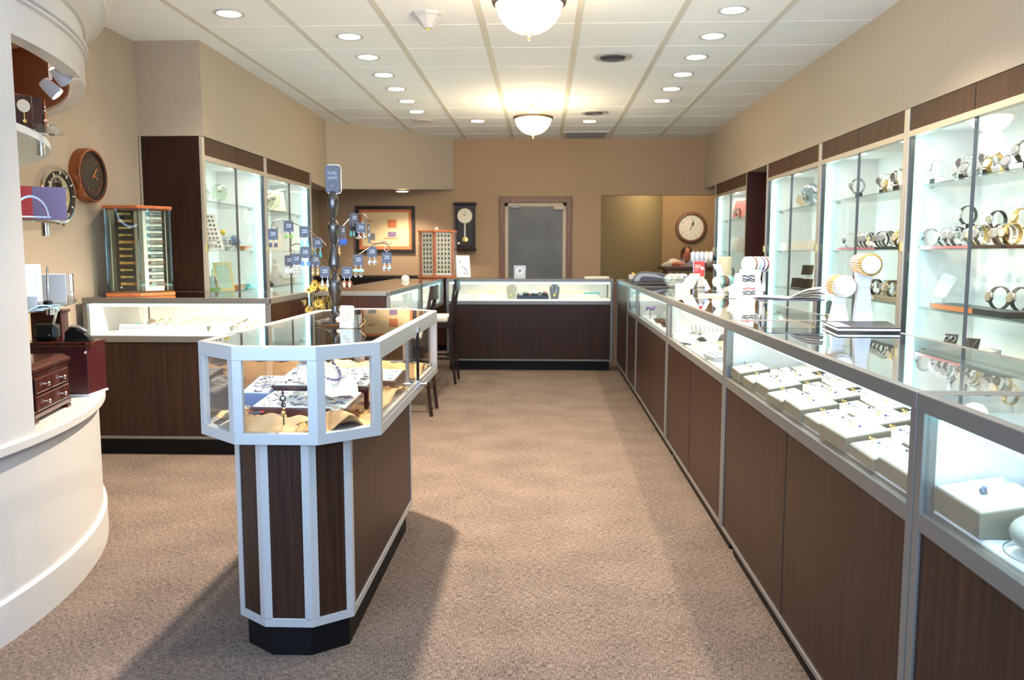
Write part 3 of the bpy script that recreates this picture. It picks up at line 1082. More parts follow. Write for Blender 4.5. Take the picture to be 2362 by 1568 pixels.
# loose pieces lying on the cloth
def bracelet(mb, c, r_, tube_=0.002, mode=0):
    mb.torus(c, r_, tube_, seg=24, ts=6)
brs = [(-0.135, 0.11, 0.026, 'silver', 'silver chain coil at the front left of the cloth'), (-0.09, 0.085, 0.02, 'card_grey', 'grey beaded coil at the front left of the cloth'),
       (-0.03, 0.125, 0.022, 'silver', 'silver coil before the front tray'), (0.06, 0.075, 0.024, 'gold', 'gold coil low at the front of the cloth'),
       (0.15, 0.13, 0.025, 'silver', 'silver coil at the front right chamfer of the island case'), (0.20, 0.30, 0.024, 'gold', 'gold chain coil by the near end of the sliding door'),
       (0.205, 0.42, 0.022, 'silver', 'silver chain coil by the near half of the sliding door'), (0.16, 0.55, 0.026, 'silver', 'silver coil half way along the sliding door'),
       (0.20, 0.68, 0.024, 'gold', 'gold coil behind the lock bar'), (0.12, 0.95, 0.028, 'silver', 'silver coil on the far cloth, near row'),
       (0.02, 1.10, 0.03, 'gold', 'gold coil on the far cloth, centre'), (0.17, 1.18, 0.026, 'silver', 'silver coil on the far cloth, right edge'), (-0.08, 0.90, 0.026, 'silver', 'silver coil on the far cloth, left')]
for x, y, r_, k, lb in brs:
    t_ = thing('bracelet', lb + ' in the island case', 'bracelet', (IX + x, IY + y, DK + 0.002 + max(cloth_h(x, y), cloth_h(x + r_ * .7, y), cloth_h(x - r_ * .7, y), cloth_h(x, y + r_ * .7), cloth_h(x, y - r_ * .7)) + 0.001), random.uniform(0, 3), 'loose jewellery on the island cloth')
    MB().torus((0, 0, 0.002), r_, 0.002, seg=26, ts=6, sx=1, sy=0.75).torus((0.004, 0.002, 0.004), r_ * 0.8, 0.0014, seg=24, ts=6, sx=1, sy=0.7).build('chain', k, t_, smooth=True)
    MB().ball((r_, 0, 0.004), 0.006, 8, (1.3, 0.8, 0.6)).ball((-r_ * 0.7, r_ * 0.4, 0.004), 0.005, 8, (1, 1, 0.6)).build('charm', random.choice(['card_grey', 'turquoise', 'silver', 'violet', 'red']), t_, smooth=True)

# ------------------------------------------------------------------ earring tree on the island
EX, EY, EZ = -0.80, 3.15, T + 0.003
et = thing('earring_tree', 'tall dark metal earring stand of stacked teardrop beads topped by a slate sign', 'jewellery stand', (EX, EY, EZ))
MB().lathe([(0, 0), (0.078, 0), (0.082, 0.004), (0.078, 0.010), (0.055, 0.016), (0.032, 0.024), (0.019, 0.034), (0.014, 0.05), (0.0125, 0.068), (0, 0.068)], 40).build('foot', 'pewter', et, smooth=True)
def bead(z0, z1, rm, zr, name='bead'):
    n = 16
    pr = [(0.0, z0)]
    for k in range(n + 1):
        u = k / n
        # asymmetrical spindle with its belly at zr
        v_ = u / zr if u < zr else (1 - u) / (1 - zr)
        pr.append((0.0085 + (rm - 0.0085) * (math.sin(v_ * PI / 2) ** 1.15), z0 + (z1 - z0) * u))
    pr.append((0, z1))
    MB().lathe(pr, 28).build(name, 'pewter', et, smooth=True)
bead(0.064, 0.195, 0.028, 0.66)
bead(0.195, 0.300, 0.0235, 0.30)
bead(0.300, 0.400, 0.0235, 0.72)
bead(0.400, 0.505, 0.0215, 0.62)
for z in (0.196, 0.301, 0.401):
    MB().lathe([(0.0085, -0.003), (0.0115, -0.0015), (0.0115, 0.0015), (0.0085, 0.003), (0.0085, -0.003)], 20, (0, 0, z)).build('collar', 'pewter', et, smooth=True)


def rrect(w_, h_, r_, n=5):
    pts = []
    for cx, cy, a0 in ((w_ / 2 - r_, h_ / 2 - r_, 0), (-w_ / 2 + r_, h_ / 2 - r_, PI / 2), (-w_ / 2 + r_, -h_ / 2 + r_, PI), (w_ / 2 - r_, -h_ / 2 + r_, 1.5 * PI)):
        for k in range(n + 1):
            a = a0 + PI / 2 * k / n
            pts.append((cx + r_ * math.cos(a), cy + r_ * math.sin(a)))
    return pts


FACE = math.atan2(-EX, EY)     # turn towards the aisle
mb = MB()
mb.M = Matrix.Translation((0, 0, 0.55)) @ Matrix.Rotation(R(14), 4, 'Z') @ Matrix.Rotation(PI / 2, 4, 'X')
mb.prism(rrect(0.054, 0.104, 0.012), -0.004, 0.004)
sg = mb.build('sign_plate', 'card_grey', et, bev=0.001)
tx = text('holly\nyashi', 0.0185, 'grey_light', sg, (0, 0, 0), (PI / 2, 0, R(14)), space=0.95)
tx.location = Vector((0.0045 * math.sin(R(14)), -0.0045 * math.cos(R(14)), 0.565))
tx = text('>', 0.013, 'grey_light', sg, (0.001, -0.0048, 0.525), (PI / 2, 0, R(14)))
MB().torus((0, 0, 0.55), 0.0, 0.0015, 'y').bm.free()
mb = MB()
mb.M = Matrix.Translation((0.003, 0.006, 0.55)) @ Matrix.Rotation(R(14), 4, 'Z') @ Matrix.Rotation(PI / 2, 4, 'X')
mb.tube([(p[0], p[1], 0.003) for p in rrect(0.056, 0.107, 0.013)], 0.0016, 6, closed=True)
mb.build('sign_rim', 'silver', et, smooth=True)

# cards: photo-measured (px, py) of each card's centre and its distance from the viewer
CARDS = [(629.5, 540.5, 3.05, 'black', 'black square', 0.0), (665.5, 522, 3.12, 'green', 'lime green diamond', 0.0), (702.3, 535, 3.02, 'turquoise', 'turquoise drop', 0.0), (732.5, 560.5, 3.20, 'teal', 'green stone', 0.1),
         (667, 601, 3.22, 'cream_light', 'pale bead', 0.5), (683.8, 598, 3.08, 'silver', 'silver drop', 0.0), (704, 582.5, 3.0, 'blue', 'blue square', 0.0), (727, 600, 3.12, 'gold', 'amber floral', 0.0), (749, 627, 3.02, 'silver', 'silver leaf', 0.0),
         (811.5, 512, 3.32, 'teal', 'dark teal', 0.9), (832.5, 525.5, 3.28, 'silver', 'pearl shell', 0.1), (791, 533, 3.2, 'blue', 'bright blue', 1.0), (776.5, 555, 3.3, 'gold', 'mixed gem', 0.3), (858, 581.5, 3.15, 'silver', 'white pebble', 0.0),
         (826, 600, 3.03, 'turquoise', 'seafoam shell', 0.0), (892, 595, 3.12, 'silver', 'white bead', 0.0), (800, 628, 2.98, 'copper', 'brown oval', 0.0), (850, 528, 3.34, 'grey', 'slate drop', 1.35), (817, 503, 3.32, 'black', 'black disc', 0.5)]
cardbase = None
DAX, DAY = VX, 0
for i, (px, py, dd, col, desc, yaw) in enumerate(CARDS):
    P_ = at(px, py, Y=dd)
    q = thing('earring_card', '%s earrings on a slate card, hanging from the earring tree' % desc, 'earring card', P_, yaw - math.atan2(-P_.x, P_.y) * 0 + R(10), 'earring cards on the tree')
    if cardbase is None:
        mb = MB()
        mb.M = Matrix.Rotation(PI / 2, 4, 'X')
        mb.prism(rrect(0.0365, 0.042, 0.005), -0.0006, 0.0006)
        cd_ = mb.build('card', 'card_grey', q)
        text('holly\nyashi', 0.0095, 'paper', cd_, (0.001, -0.0009, 0.003), depth=0.0002, space=0.8)
        cardbase = cd_
    else:
        cd_ = cardbase.copy()
        COL.objects.link(cd_)
        cd_.parent = q
        for g in cardbase.children:
            g2 = g.copy()
            COL.objects.link(g2)
            g2.parent = cd_
    mb = MB()
    mt = MB()
    for sx in (-0.0095, 0.0095):
        mt.tube([(sx, -0.002, -0.017), (sx + 0.001, -0.003, -0.024), (sx, -0.002, -0.030)], 0.0007, 5)
        mt.ball((sx, -0.002, -0.029), 0.0026, 8)
        z = -0.030
        if 'square' in desc:
            mb.cbox((sx, -0.002, z - 0.010), 0.0125, 0.003, 0.015)
        elif 'diamond' in desc:
            mb.tube([(sx, -0.002, z), (sx, -0.002, z - 0.008), (sx, -0.002, z - 0.018)], [0.0005, 0.009, 0.0005], 4)
        elif 'oval' in desc:
            mb.ball((sx, -0.002, z - 0.014), 0.016, 14, (0.68, 0.25, 1))
        elif 'shell' in desc:
            mb.lathe([(0.0005, 0), (0.007, -0.003), (0.013, -0.008), (0.010, -0.013), (0.0005, -0.015)], 14, (sx, -0.002, z))
        elif 'disc' in desc or 'bright blue' in desc:
            mb.ball((sx, -0.002, z - 0.011), 0.012, 14, (1, 0.3, 1))
        elif 'pebble' in desc or 'bead' in desc:
            mb.ball((sx, -0.002, z - 0.009), 0.0095, 12, (0.95, 0.5, 1.1))
        else:
            mb.ball((sx, -0.002, z - 0.007), 0.006, 12, (0.8, 0.4, 1.2))
            mb.ball((sx, -0.002, z - 0.019), 0.008, 12, (0.85, 0.4, 1.2))
    mt.build('hooks', 'silver', q, smooth=True)
    mb.build('gems', col, q, smooth='square' not in desc and 'diamond' not in desc)
    if 'oval' in desc:
        mb = MB()
        for sx in (-0.0095, 0.0095):
            mb.ball((sx, -0.006, -0.046), 0.009, 12, (0.5, 0.15, 1))
        mb.build('inlay', 'cream', q, smooth=True)
    if 'seafoam' in desc:
        mb = MB()
        for sx in (-0.0095, 0.0095):
            mb.torus((sx, -0.002, -0.055), 0.006, 0.0016, 'y', sx=0.7)
        mb.build('loop', 'silver', q, smooth=True)
# curling wire arms
ARMS = [[(752, 566, 3.15), (735, 549, 3.18), (704, 527, 3.02), (665, 510, 3.12), (648, 506, 3.1), (631, 512, 3.06), (627, 525, 3.05), (634, 531, 3.05), (641, 524, 3.06), (634, 516, 3.06)],
        [(752, 606, 3.15), (727, 583, 3.12), (705, 570, 3.02), (686, 562, 3.05), (671, 568, 3.12), (669, 580, 3.18), (675, 586, 3.18), (680, 579, 3.18), (672, 572, 3.18)],
        [(775, 558, 3.17), (790, 524, 3.22), (810, 502, 3.32), (830, 493, 3.32), (844, 498, 3.3), (846, 512, 3.28), (838, 516, 3.28), (836, 508, 3.28)],
        [(778, 618, 3.14), (800, 606, 3.0), (826, 588, 3.03), (855, 569, 3.15), (878, 560, 3.13), (895, 565, 3.12), (899, 574, 3.12), (892, 580, 3.12), (886, 574, 3.12), (891, 568, 3.12)],
        [(754, 625, 3.12), (745, 612, 3.06), (733, 600, 3.05), (722, 590, 3.1), (716, 596, 3.12)]]


def smooth_path(P, n=6):
    out = []
    for i in range(len(P) - 1):
        p0, p1, p2, p3 = P[max(i - 1, 0)], P[i], P[i + 1], P[min(i + 2, len(P) - 1)]
        for k in range(n):
            t_ = k / n
            out.append(0.5 * ((2 * p1) + (-p0 + p2) * t_ + (2 * p0 - 5 * p1 + 4 * p2 - p3) * t_ * t_ + (-p0 + 3 * p1 - 3 * p2 + p3) * t_ ** 3))
    out.append(P[-1])
    return out


for A in ARMS:
    P_ = [at(a, b, Y=c) - Vector((EX, EY, EZ)) for a, b, c in A]
    MB().tube(smooth_path(P_), 0.0017, 7).build('wire_arm', 'bronze', et, smooth=True)
# leaflet box on the island
lf = thing('leaflet_box', 'white card box printed with gold rings, standing beside the earring tree', 'box', (-0.715, 2.96, T + 0.003), R(-14))
mb = MB()
mb.hull([(-0.026, 0, 0), (0.026, 0, 0), (0.026, 0.016, 0), (-0.026, 0.016, 0)], [(-0.024, 0.006, 0.082), (0.026, 0.006, 0.082), (0.026, 0.02, 0.078), (-0.024, 0.02, 0.078)])
bx_ = mb.build('box', 'paper', lf, bev=0.001)
mb = MB()
mb.torus((-0.006, 0.0008, 0.030), 0.006, 0.0012, 'y').torus((0.010, 0.002, 0.042), 0.007, 0.0012, 'y')
mb.build('printed_rings', 'gold', lf, smooth=True)
MB().box(0.028, 0.05, 0.0, 0.03, 0.0, 0.05).build('acrylic_pocket', 'clear_thing', lf)
mb = MB()
mb.tube([(0.05, 0.01, 0.005), (0.07, 0.01, 0.02), (0.075, 0.01, 0.028), (0.065, 0.01, 0.035)], 0.0015, 6)
mb.build('wire_clip', 'gold', lf)


# ------------------------------------------------------------------ bar chairs
def chair(label, loc, rz):
    """seen from behind: backrest on +x side in world after rotation; local back at y=+"""
    t = thing('bar_chair', label, 'chair', loc, rz, 'wooden bar chairs')
    W, D, H = 0.37, 0.36, 0.60
    for sx in (-1, 1):
        x = sx * (W / 2 - 0.02)
        MB().tube([(x, -0.02 - D / 2 + 0.04, 0), (x, -D / 2 + 0.04, 0.3), (x, -D / 2 + 0.04, H)], [0.016, 0.02, 0.021], 4).build('leg', 'chair_wood', t, bev=0.002)
        MB().tube([(x, D / 2 + 0.035, 0), (x, D / 2 + 0.005, 0.28), (x, D / 2 - 0.015, H), (x, D / 2 + 0.005, 0.76), (x, D / 2 + 0.045, 1.0)], [0.017, 0.021, 0.023, 0.020, 0.016], 4).build('leg', 'chair_wood', t, bev=0.002)
    mb = MB()
    mb.box(-W / 2 + 0.01, W / 2 - 0.01, -D / 2 + 0.03, D / 2 - 0.01, H - 0.06, H)
    mb.build('seat_frame', 'chair_wood', t, bev=0.004)
    MB().box(-W / 2, W / 2, -D / 2, D / 2 - 0.03, H, H + 0.06).build('cushion', 'cream', t, bev=0.024, seg=4)
    mb = MB()
    n = 10
    a = [(-W / 2 + W * k / n, D / 2 + 0.03 + 0.02 * math.sin(PI * k / n)) for k in range(n + 1)]
    pts = a + [(x, y + 0.02) for x, y in a[::-1]]
    mb.prism(pts, 0.90, 1.01)
    mb.build('top_rail', 'chair_wood', t, bev=0.004)
    for sx in (-0.05, 0.05):
        MB().tube([(sx, D / 2 - 0.015, H), (sx, D / 2 + 0.0, 0.74), (sx, D / 2 + 0.05, 0.91)], 0.011, 4).build('slat', 'chair_wood', t)
    mb = MB()
    for y in (-D / 2 + 0.04, D / 2 + 0.012):
        mb.box(-W / 2 + 0.03, W / 2 - 0.03, y - 0.01, y + 0.01, 0.2, 0.225)
    for sx in (-1, 1):
        mb.box(sx * (W / 2 - 0.02) - 0.01, sx * (W / 2 - 0.02) + 0.01, -D / 2 + 0.05, D / 2, 0.24, 0.262)
    mb.build('stretcher', 'chair_wood', t)
    return t


chair('nearer dark wooden bar chair with cream seat, partly behind the island case', (-1.07, 6.42, 0), -PI / 2)
chair('farther dark wooden bar chair with cream seat, nearest the back counter', (-1.05, 7.98, 0), -PI / 2)


# ------------------------------------------------------------------ left tower display
lamp('SPOT', 'lamp', (-2.45, 3.55, 2.20), 10, (1.0, 0.80, 0.6), None, rot=(R(-10), R(-25), 0), spot_size=R(110), spot_blend=0.5, shadow_soft_size=0.03)


def tp(px, py, r_):
    """point at radius r_ of the tower under a measured pixel: height solved on the cylinder"""
    v = cam_f + cam_r * ((px - 1181) / FPX) - cam_u * ((py - 784) / FPX)
    cx, cy = TC
    a = v.x ** 2 + v.y ** 2
    b = -2 * (v.x * cx + v.y * cy)
    c_ = cx * cx + cy * cy - r_ * r_
    k = (-b - math.sqrt(max(0, b * b - 4 * a * c_))) / (2 * a)
    return Vector((v.x * k, v.y * k, EYE + v.z * k))


def shelf_poly(r_, a0, a1, n=30):
    cx, cy = TC
    return arc(cx, cy, r_, a0, a1, n) + [(-2.882, cy + r_ * math.sin(a1)), (-2.882, cy + r_ * math.sin(a0))]


a1s = math.acos(1.094 / 2.17)
SHT = (1.735, 1.385, 1.055)
for z, nm, th in zip(SHT, ('top', 'middle', 'lowest'), (0.03, 0.010, 0.010)):
    sh = thing('curved_shelf', '%s curved shelf inside the white tower' % ('thick white edged' if nm == 'top' else nm + ' glass'), 'shelf', (0, 0, 0), 0, 'curved shelves in the tower')
    rs = {'top': 2.10, 'middle': 2.14, 'lowest': 2.17}[nm]
    MB().prism(arc(*TC, rs, AO, math.acos(1.094 / rs), 30) + [(-2.884, TC[1] + rs * math.sin(AO))], z - th, z).build('shelf_board', 'green_glass' if nm != 'top' else 'ltblue', sh, bev=0.002)
    p_ = (TC[0] + 2.08 * math.cos(R(24)), TC[1] + 2.08 * math.sin(R(24)))
    MB().cyl((*p_, z - th - 0.045), (*p_, z - th), 0.016, 14).build('knob', 'chrome', sh, smooth=True)
MAT['ltblue'].node_tree.nodes['Principled BSDF'].inputs['Base Color'].default_value = (0.66, 0.74, 0.82, 1)
p_ = (TC[0] + 2.06 * math.cos(R(27)), TC[1] + 2.06 * math.sin(R(27)))
tag(MB().tube([(p_[0], p_[1], 0.90), (p_[0] + 0.012, p_[1] + 0.05, 1.02)], 0.006, 8).build('support_rod', 'chrome'), 'thin slanted steel rod below the lowest glass shelf of the tower', 'rod')
# track lights under the hood
for (px, py, k, lb) in ((118, 205, -18, 'front'), (140, 175, 25, 'rear')):
    c_ = at(px, py, Y=3.35)
    tl = thing('track_spotlight', '%s small grey spotlight under the hood of the white tower' % lb, 'spotlight', c_, R(k), 'spotlights under the hood')
    tl.scale = (0.72, 0.72, 0.72)
    MB().cyl((0, 0, 0.05), (0, 0, (2.33 - c_.z) / 0.72), 0.008, 10).build('stem', 'white', tl)
    mb = MB()
    mb.M = Matrix.Rotation(R(-38), 4, 'Y') @ Matrix.Rotation(R(25), 4, 'X')
    mb.lathe([(0, 0.06), (0.03, 0.055), (0.036, 0.02), (0.04, -0.045), (0.036, -0.045), (0.03, -0.03), (0, -0.03)], 20)
    mb.build('lamp_head', 'grey_light', tl, smooth=True)
    mb = MB()
    mb.M = Matrix.Rotation(R(-38), 4, 'Y') @ Matrix.Rotation(R(25), 4, 'X')
    mb.lathe([(0, -0.04), (0.034, -0.04), (0.034, -0.036), (0, -0.036)], 20)
    mb.build('bulb', 'bulb_white', tl)
tb = thing('lamp_transformer', 'grey box of the lamp track under the hood, beside the spotlights', 'transformer', at(165, 150, Y=3.6), R(-35))
MB().box(-0.05, 0.05, -0.03, 0.03, 0, 0.055).build('housing', 'grey_light', tb, bev=0.004)
MB().box(-0.01, 0.01, -0.032, 0.0, 0.055, 2.33 - tb.location.z).build('bracket', 'white', tb)
bd = thing('strip_lamp', 'short bright lamp strip at the inner edge of the hood', 'lamp', (-1.93, 3.12, 2.10), R(68))
MB().box(-0.05, 0.05, -0.008, 0.008, 0, 0.012).build('diffuser', 'bulb_white', bd)
MB().box(-0.05, 0.05, -0.008, 0.008, 0.012, 2.33 - bd.location.z).build('holder', 'white', bd)

# wall clocks on the left wall (x = -2.88), facing +x
def wall_clock(name, label, py_, pz, rr, depth, rimm, facem):
    t = thing(name, label, 'clock', (-2.88, py_, pz), PI / 2)
    mb = MB()
    mb.M = Matrix.Rotation(PI / 2, 4, 'X')
    mb.lathe([(0, 0), (rr, 0), (rr, depth * 0.85), (rr * 0.97, depth), (rr * 0.9, depth), (rr * 0.88, depth * 0.8), (0, depth * 0.8)], 48)
    mb.build('case', rimm, t, smooth=True)
    mb = MB()
    mb.M = Matrix.Rotation(PI / 2, 4, 'X')
    mb.lathe([(0, depth * 0.8), (rr * 0.885, depth * 0.8), (rr * 0.885, depth * 0.82), (0, depth * 0.82)], 40)
    mb.build('dial', facem, t)
    return t


c_ = at(200, 405, X=-2.86)
ck = wall_clock('wall_clock', 'round copper rimmed wall clock with dark dial on the left wall', c_.y, c_.z, 0.168, 0.065, 'copper', 'dial_dark')
mb = MB()
mb.torus((0, -0.055, 0), 0.118, 0.002, 'y', seg=40, ts=6)
for k in range(12):
    a = PI / 6 * k
    mb.tube([(0.085 * math.sin(a), -0.055, 0.085 * math.cos(a)), (0.107 * math.sin(a), -0.055, 0.107 * math.cos(a))], 0.003, 5)
mb.build('hour_marks', 'copper', ck)
MB().tube([(-0.005, -0.058, -0.02), (0.05, -0.058, 0.045)], [0.002, 0.004], 5).tube([(0, -0.06, 0), (0.06, -0.06, -0.02)], 0.0025, 5).build('hands', 'orange', ck)
MB().torus((0, -0.062, 0), 0.142, 0.005, 'y', seg=44, ts=8).build('inner_ring', 'dial_dark', ck, smooth=True)
c_ = at(127, 450, X=-2.86)
ck = wall_clock('wall_clock', 'chrome skeleton wall clock with visible gears, beside the copper clock', c_.y, c_.z, 0.172, 0.05, 'chrome', 'beige')
mb = MB()
mb.torus((0, -0.044, 0), 0.128, 0.012, 'y', seg=40, ts=6)
mb.build('chapter_ring', 'dial_dark', ck, smooth=True)
mb = MB()
for k in range(12):
    a = PI / 6 * k
    mb.tube([(0.118 * math.sin(a), -0.057, 0.118 * math.cos(a)), (0.138 * math.sin(a), -0.057, 0.138 * math.cos(a))], 0.0035, 4)
mb.build('hour_marks', 'cream_light', ck)
for x, z, r_ in ((-0.015, 0.055, 0.04), (0.045, -0.02, 0.03), (-0.045, -0.035, 0.034)):
    mb = MB()
    mb.torus((x, -0.048, z), r_, 0.004, 'y', seg=24, ts=5).torus((x, -0.05, z), r_ * 0.45, 0.004, 'y', seg=16, ts=5)
    for k in range(5):
        a = 2 * PI * k / 5
        mb.tube([(x, -0.048, z), (x + r_ * math.sin(a), -0.048, z + r_ * math.cos(a))], 0.003, 4)
    for k in range(14):
        a = 2 * PI * k / 14
        mb.cbox((x + (r_ + 0.004) * math.sin(a), -0.048, z + (r_ + 0.004) * math.cos(a)), 0.005, 0.005, 0.005)
    mb.build('gear', 'black' if x != 0.045 else 'brass', ck)
MB().tube([(0, -0.058, 0), (-0.03, -0.058, 0.07)], 0.003, 5).tube([(0, -0.058, 0), (0.06, -0.058, 0.05)], 0.0025, 5).build('hands', 'black', ck)

lamp('POINT', 'lamp', (-2.15, 3.45, 2.22), 5, (1.0, 0.72, 0.5), None, shadow_soft_size=0.04)  # added fill light without a fixture, brightens the hood's copper interior
# things on the tower shelves
zt = SHT[0]
q = thing('desk_clock', 'dark mantel clock with gold dial on the top shelf of the tower', 'clock', Vector((-1.995, 3.16, 0)), R(55))
q.location.z = zt
q.scale = (0.6, 0.6, 0.6)
MB().box(-0.07, 0.07, -0.03, 0.03, 0, 0.02).build('base', 'mahogany', q, bev=0.003)
MB().box(-0.055, 0.055, -0.015, 0.02, 0.02, 0.21).build('body', 'mahogany', q, bev=0.004)
mb = MB()
mb.M = Matrix.Translation((0, -0.016, 0.14)) @ Matrix.Rotation(PI / 2, 4, 'X')
mb.lathe([(0, 0), (0.04, 0), (0.04, 0.004), (0, 0.004)], 24)
mb.build('dial', 'clock_face', q)
MB().tube([(0, -0.02, 0.10), (0, -0.02, 0.045)], 0.003, 6).ball((0, -0.02, 0.045), 0.014, 10, (1, 0.4, 1)).build('pendulum', 'gold', q)
q = thing('trophy_clock', 'tall dark and copper ornament at the outer end of the top tower shelf', 'ornament', Vector((-2.055, 3.34, 0)), R(50))
q.location.z = zt
q.scale = (0.62, 0.62, 0.6)
MB().box(-0.04, 0.04, -0.02, 0.02, 0.0, 0.25).build('panel', 'mahogany', q, bev=0.004)
MB().tube([(0.045, -0.02, 0.0), (0.047, -0.02, 0.08), (0.05, -0.02, 0.16), (0.048, -0.02, 0.24)], [0.008, 0.014, 0.007, 0.004], 12).build('column', 'copper', q, smooth=True)
MB().ball((0.047, -0.022, 0.10), 0.013, 12).ball((0.05, -0.022, 0.165), 0.009, 12).ball((0.05, -0.022, 0.19), 0.007, 12).build('balls', 'chrome', q, smooth=True)
q = thing('acrylic_stand', 'low clear acrylic block under the ornaments on the top tower shelf', 'stand', (-2.02, 3.29, zt), R(50))
MB().hull([(-0.07, -0.03, 0), (0.09, -0.03, 0), (0.09, 0.03, 0), (-0.07, 0.03, 0)], [(-0.07, -0.03, 0.035), (0.055, -0.03, 0.035), (0.055, 0.03, 0.035), (-0.07, 0.03, 0.035)]).build('block', 'clear_thing', q)
zt = SHT[1]
q = thing('gift_card_panel', 'red to purple upright card panel on the middle tower shelf', 'card', at(96, 475, Y=3.1), R(38))
q.location.z = zt
MB().box(-0.085, 0.085, 0, 0.006, 0, 0.125).build('panel', 'purple', q, bev=0.001)
MB().box(-0.085, -0.03, -0.002, 0, 0.0, 0.125).build('red_strip', 'red', q)
q = thing('silver_bookend', 'curved silver desk piece before the purple card panel', 'ornament', at(72, 495, Y=2.9), R(38))
q.location.z = zt
mb = MB()
mb.band((0, 0, 0), 0.05, 0.02, 0.006, 0.0, PI, 18, 'y', 1.4)
mb.build('arch', 'chrome', q, smooth=True)
MB().box(-0.06, 0.06, -0.02, 0.02, 0, 0.005).build('base', 'chrome', q)
zt = SHT[2]
for (px, Y_, lb) in ((86, 2.92, 'left'), (110, 3.12, 'right')):
    q = thing('desk_pen_set', '%s upright chrome pen in a stand on the lowest tower shelf' % lb, 'pen stand', at(px, 690, Y=Y_), R(40), 'desk pen sets on the tower shelf')
    q.location.z = zt
    mb = MB()
    mb.prism(rrect(0.09, 0.05, 0.02), 0, 0.007)
    mb.build('base', 'chrome', q, bev=0.002)
    MB().ball((0, 0, 0.012), 0.018, 14, (1, 1, 0.6)).build('swivel', 'black_gloss', q, smooth=True)
    MB().tube([(0, 0, 0.015), (0.003, 0, 0.08), (0.006, 0, 0.145), (0.006, 0, 0.152)], [0.003, 0.0052, 0.0045, 0.002], 10).build('pen', 'chrome', q, smooth=True)
q = thing('gift_box', 'white gift box standing behind the pens on the lowest tower shelf', 'box', at(130, 640, Y=3.35), R(25))
q.location.z = zt
MB().box(-0.05, 0.035, -0.02, 0.03, 0, 0.118).build('box', 'paper', q, bev=0.002)
MB().box(0.0355, 0.06, -0.018, 0.028, 0, 0.118).build('sleeve', 'clear_thing', q)
q = thing('acrylic_card_holder', 'clear acrylic holder at the left end of the lowest tower shelf', 'card holder', at(73, 640, Y=2.86), R(35))
q.location.z = zt
MB().box(-0.03, 0.03, -0.002, 0.002, 0, 0.165).box(-0.03, 0.03, -0.02, 0.02, 0, 0.004).build('holder', 'clear_thing', q)
MB().hull([(-0.02, -0.03, 0.004), (0.012, -0.03, 0.004), (0.012, -0.025, 0.004), (-0.02, -0.025, 0.004)], [(-0.02, -0.015, 0.05), (0.012, -0.015, 0.05), (0.012, -0.01, 0.05), (-0.02, -0.01, 0.05)]).build('card', 'paper', q)
q = thing('silver_letter_opener', 'curved dark and silver paper holder at the front of the lowest tower shelf', 'desk accessory', at(98, 705, Y=2.83), R(40))
q.location.z = zt
mb = MB().band((0, 0, -0.045), 0.065, 0.03, 0.004, R(42), R(138), 16, 'y', 1.0)
mb.build('arch', 'chrome', q, smooth=True)
# the ledge: jewellery boxes
zl = 0.646
q = thing('jewellery_box', 'small mahogany jewellery chest with two drawers on the white ledge', 'jewellery box', (-1.868, 3.03, zl), R(102.8))
W, D, H = 0.375, 0.22, 0.215
MB().box(-W / 2, W / 2, 0, D, 0.03, H - 0.03).build('body', 'mahogany', q, bev=0.002)
mb = MB()
mb.box(-W / 2 - 0.006, W / 2 + 0.006, -0.008, D + 0.006, 0.018, 0.034)
for x in (-W / 2 - 0.006, W / 2 - 0.034):
    mb.hull([(x, -0.008, 0), (x + 0.04, -0.008, 0), (x + 0.04, 0.03, 0), (x, 0.03, 0)], [(x + 0.004, -0.004, 0.02), (x + 0.036, -0.004, 0.02), (x + 0.036, 0.026, 0.02), (x + 0.004, 0.026, 0.02)])
mb.build('plinth', 'mahogany', q, bev=0.002)
mb = MB()
mb.box(-W / 2 - 0.003, W / 2 + 0.003, -0.004, D + 0.003, H - 0.045, H - 0.03)
mb.hull([(-W / 2 - 0.010, -0.012, H - 0.018), (W / 2 + 0.010, -0.012, H - 0.018), (W / 2 + 0.010, D + 0.008, H - 0.018), (-W / 2 - 0.010, D + 0.008, H - 0.018)],
        [(-W / 2 + 0.015, 0.012, H), (W / 2 - 0.015, 0.012, H), (W / 2 - 0.015, D - 0.012, H), (-W / 2 + 0.015, D - 0.012, H)])
mb.box(-W / 2 - 0.010, W / 2 + 0.010, -0.012, D + 0.008, H - 0.03, H - 0.018)
mb.build('lid', 'mahogany', q, bev=0.0015)
for z in (0.04, 0.105):
    d_ = MB().box(-W / 2 + 0.015, W / 2 - 0.015, -0.010, 0.0, z, z + 0.058).build('drawer', 'mahogany', q, bev=0.005)
    for x in (-0.085, 0.085):
        mb = MB()
        mb.M = Matrix.Translation((x, -0.010, z + 0.028)) @ Matrix.Rotation(PI / 2, 4, 'X')
        mb.lathe([(0, 0), (0.003, 0), (0.003, 0.007), (0.0075, 0.010), (0.008, 0.014), (0.005, 0.018), (0, 0.019)], 14)
        mb.build('knob', 'chrome', d_, smooth=True)
q = thing('jewellery_box', 'tall plain burgundy box behind the two drawer chest on the ledge', 'jewellery box', (-2.005, 3.43, zl), R(4))
MB().box(-0.24, 0.055, 0, 0.17, 0.008, 0.215).build('body', 'burgundy', q, bev=0.002)
MB().box(-0.243, 0.058, -0.003, 0.173, 0.215, 0.232).build('lid', 'mahogany', q, bev=0.002)
MB().box(-0.24, 0.06, -0.004, 0.17, 0, 0.008).build('base_edge', 'paper', q)
MB().box(0.0585, 0.061, -0.003, 0.03, 0.2, 0.24).build('glass_corner', 'green_glass', q)
MB().ball((0.05, -0.004, 0.19), 0.007, 10).build('knob', 'chrome', q, smooth=True)
q = thing('pen_stand', 'black and silver sloped pen holder lying on the burgundy box', 'pen stand', (-2.02, 3.50, zl + 0.233), R(10))
rows = []
mb = MB()
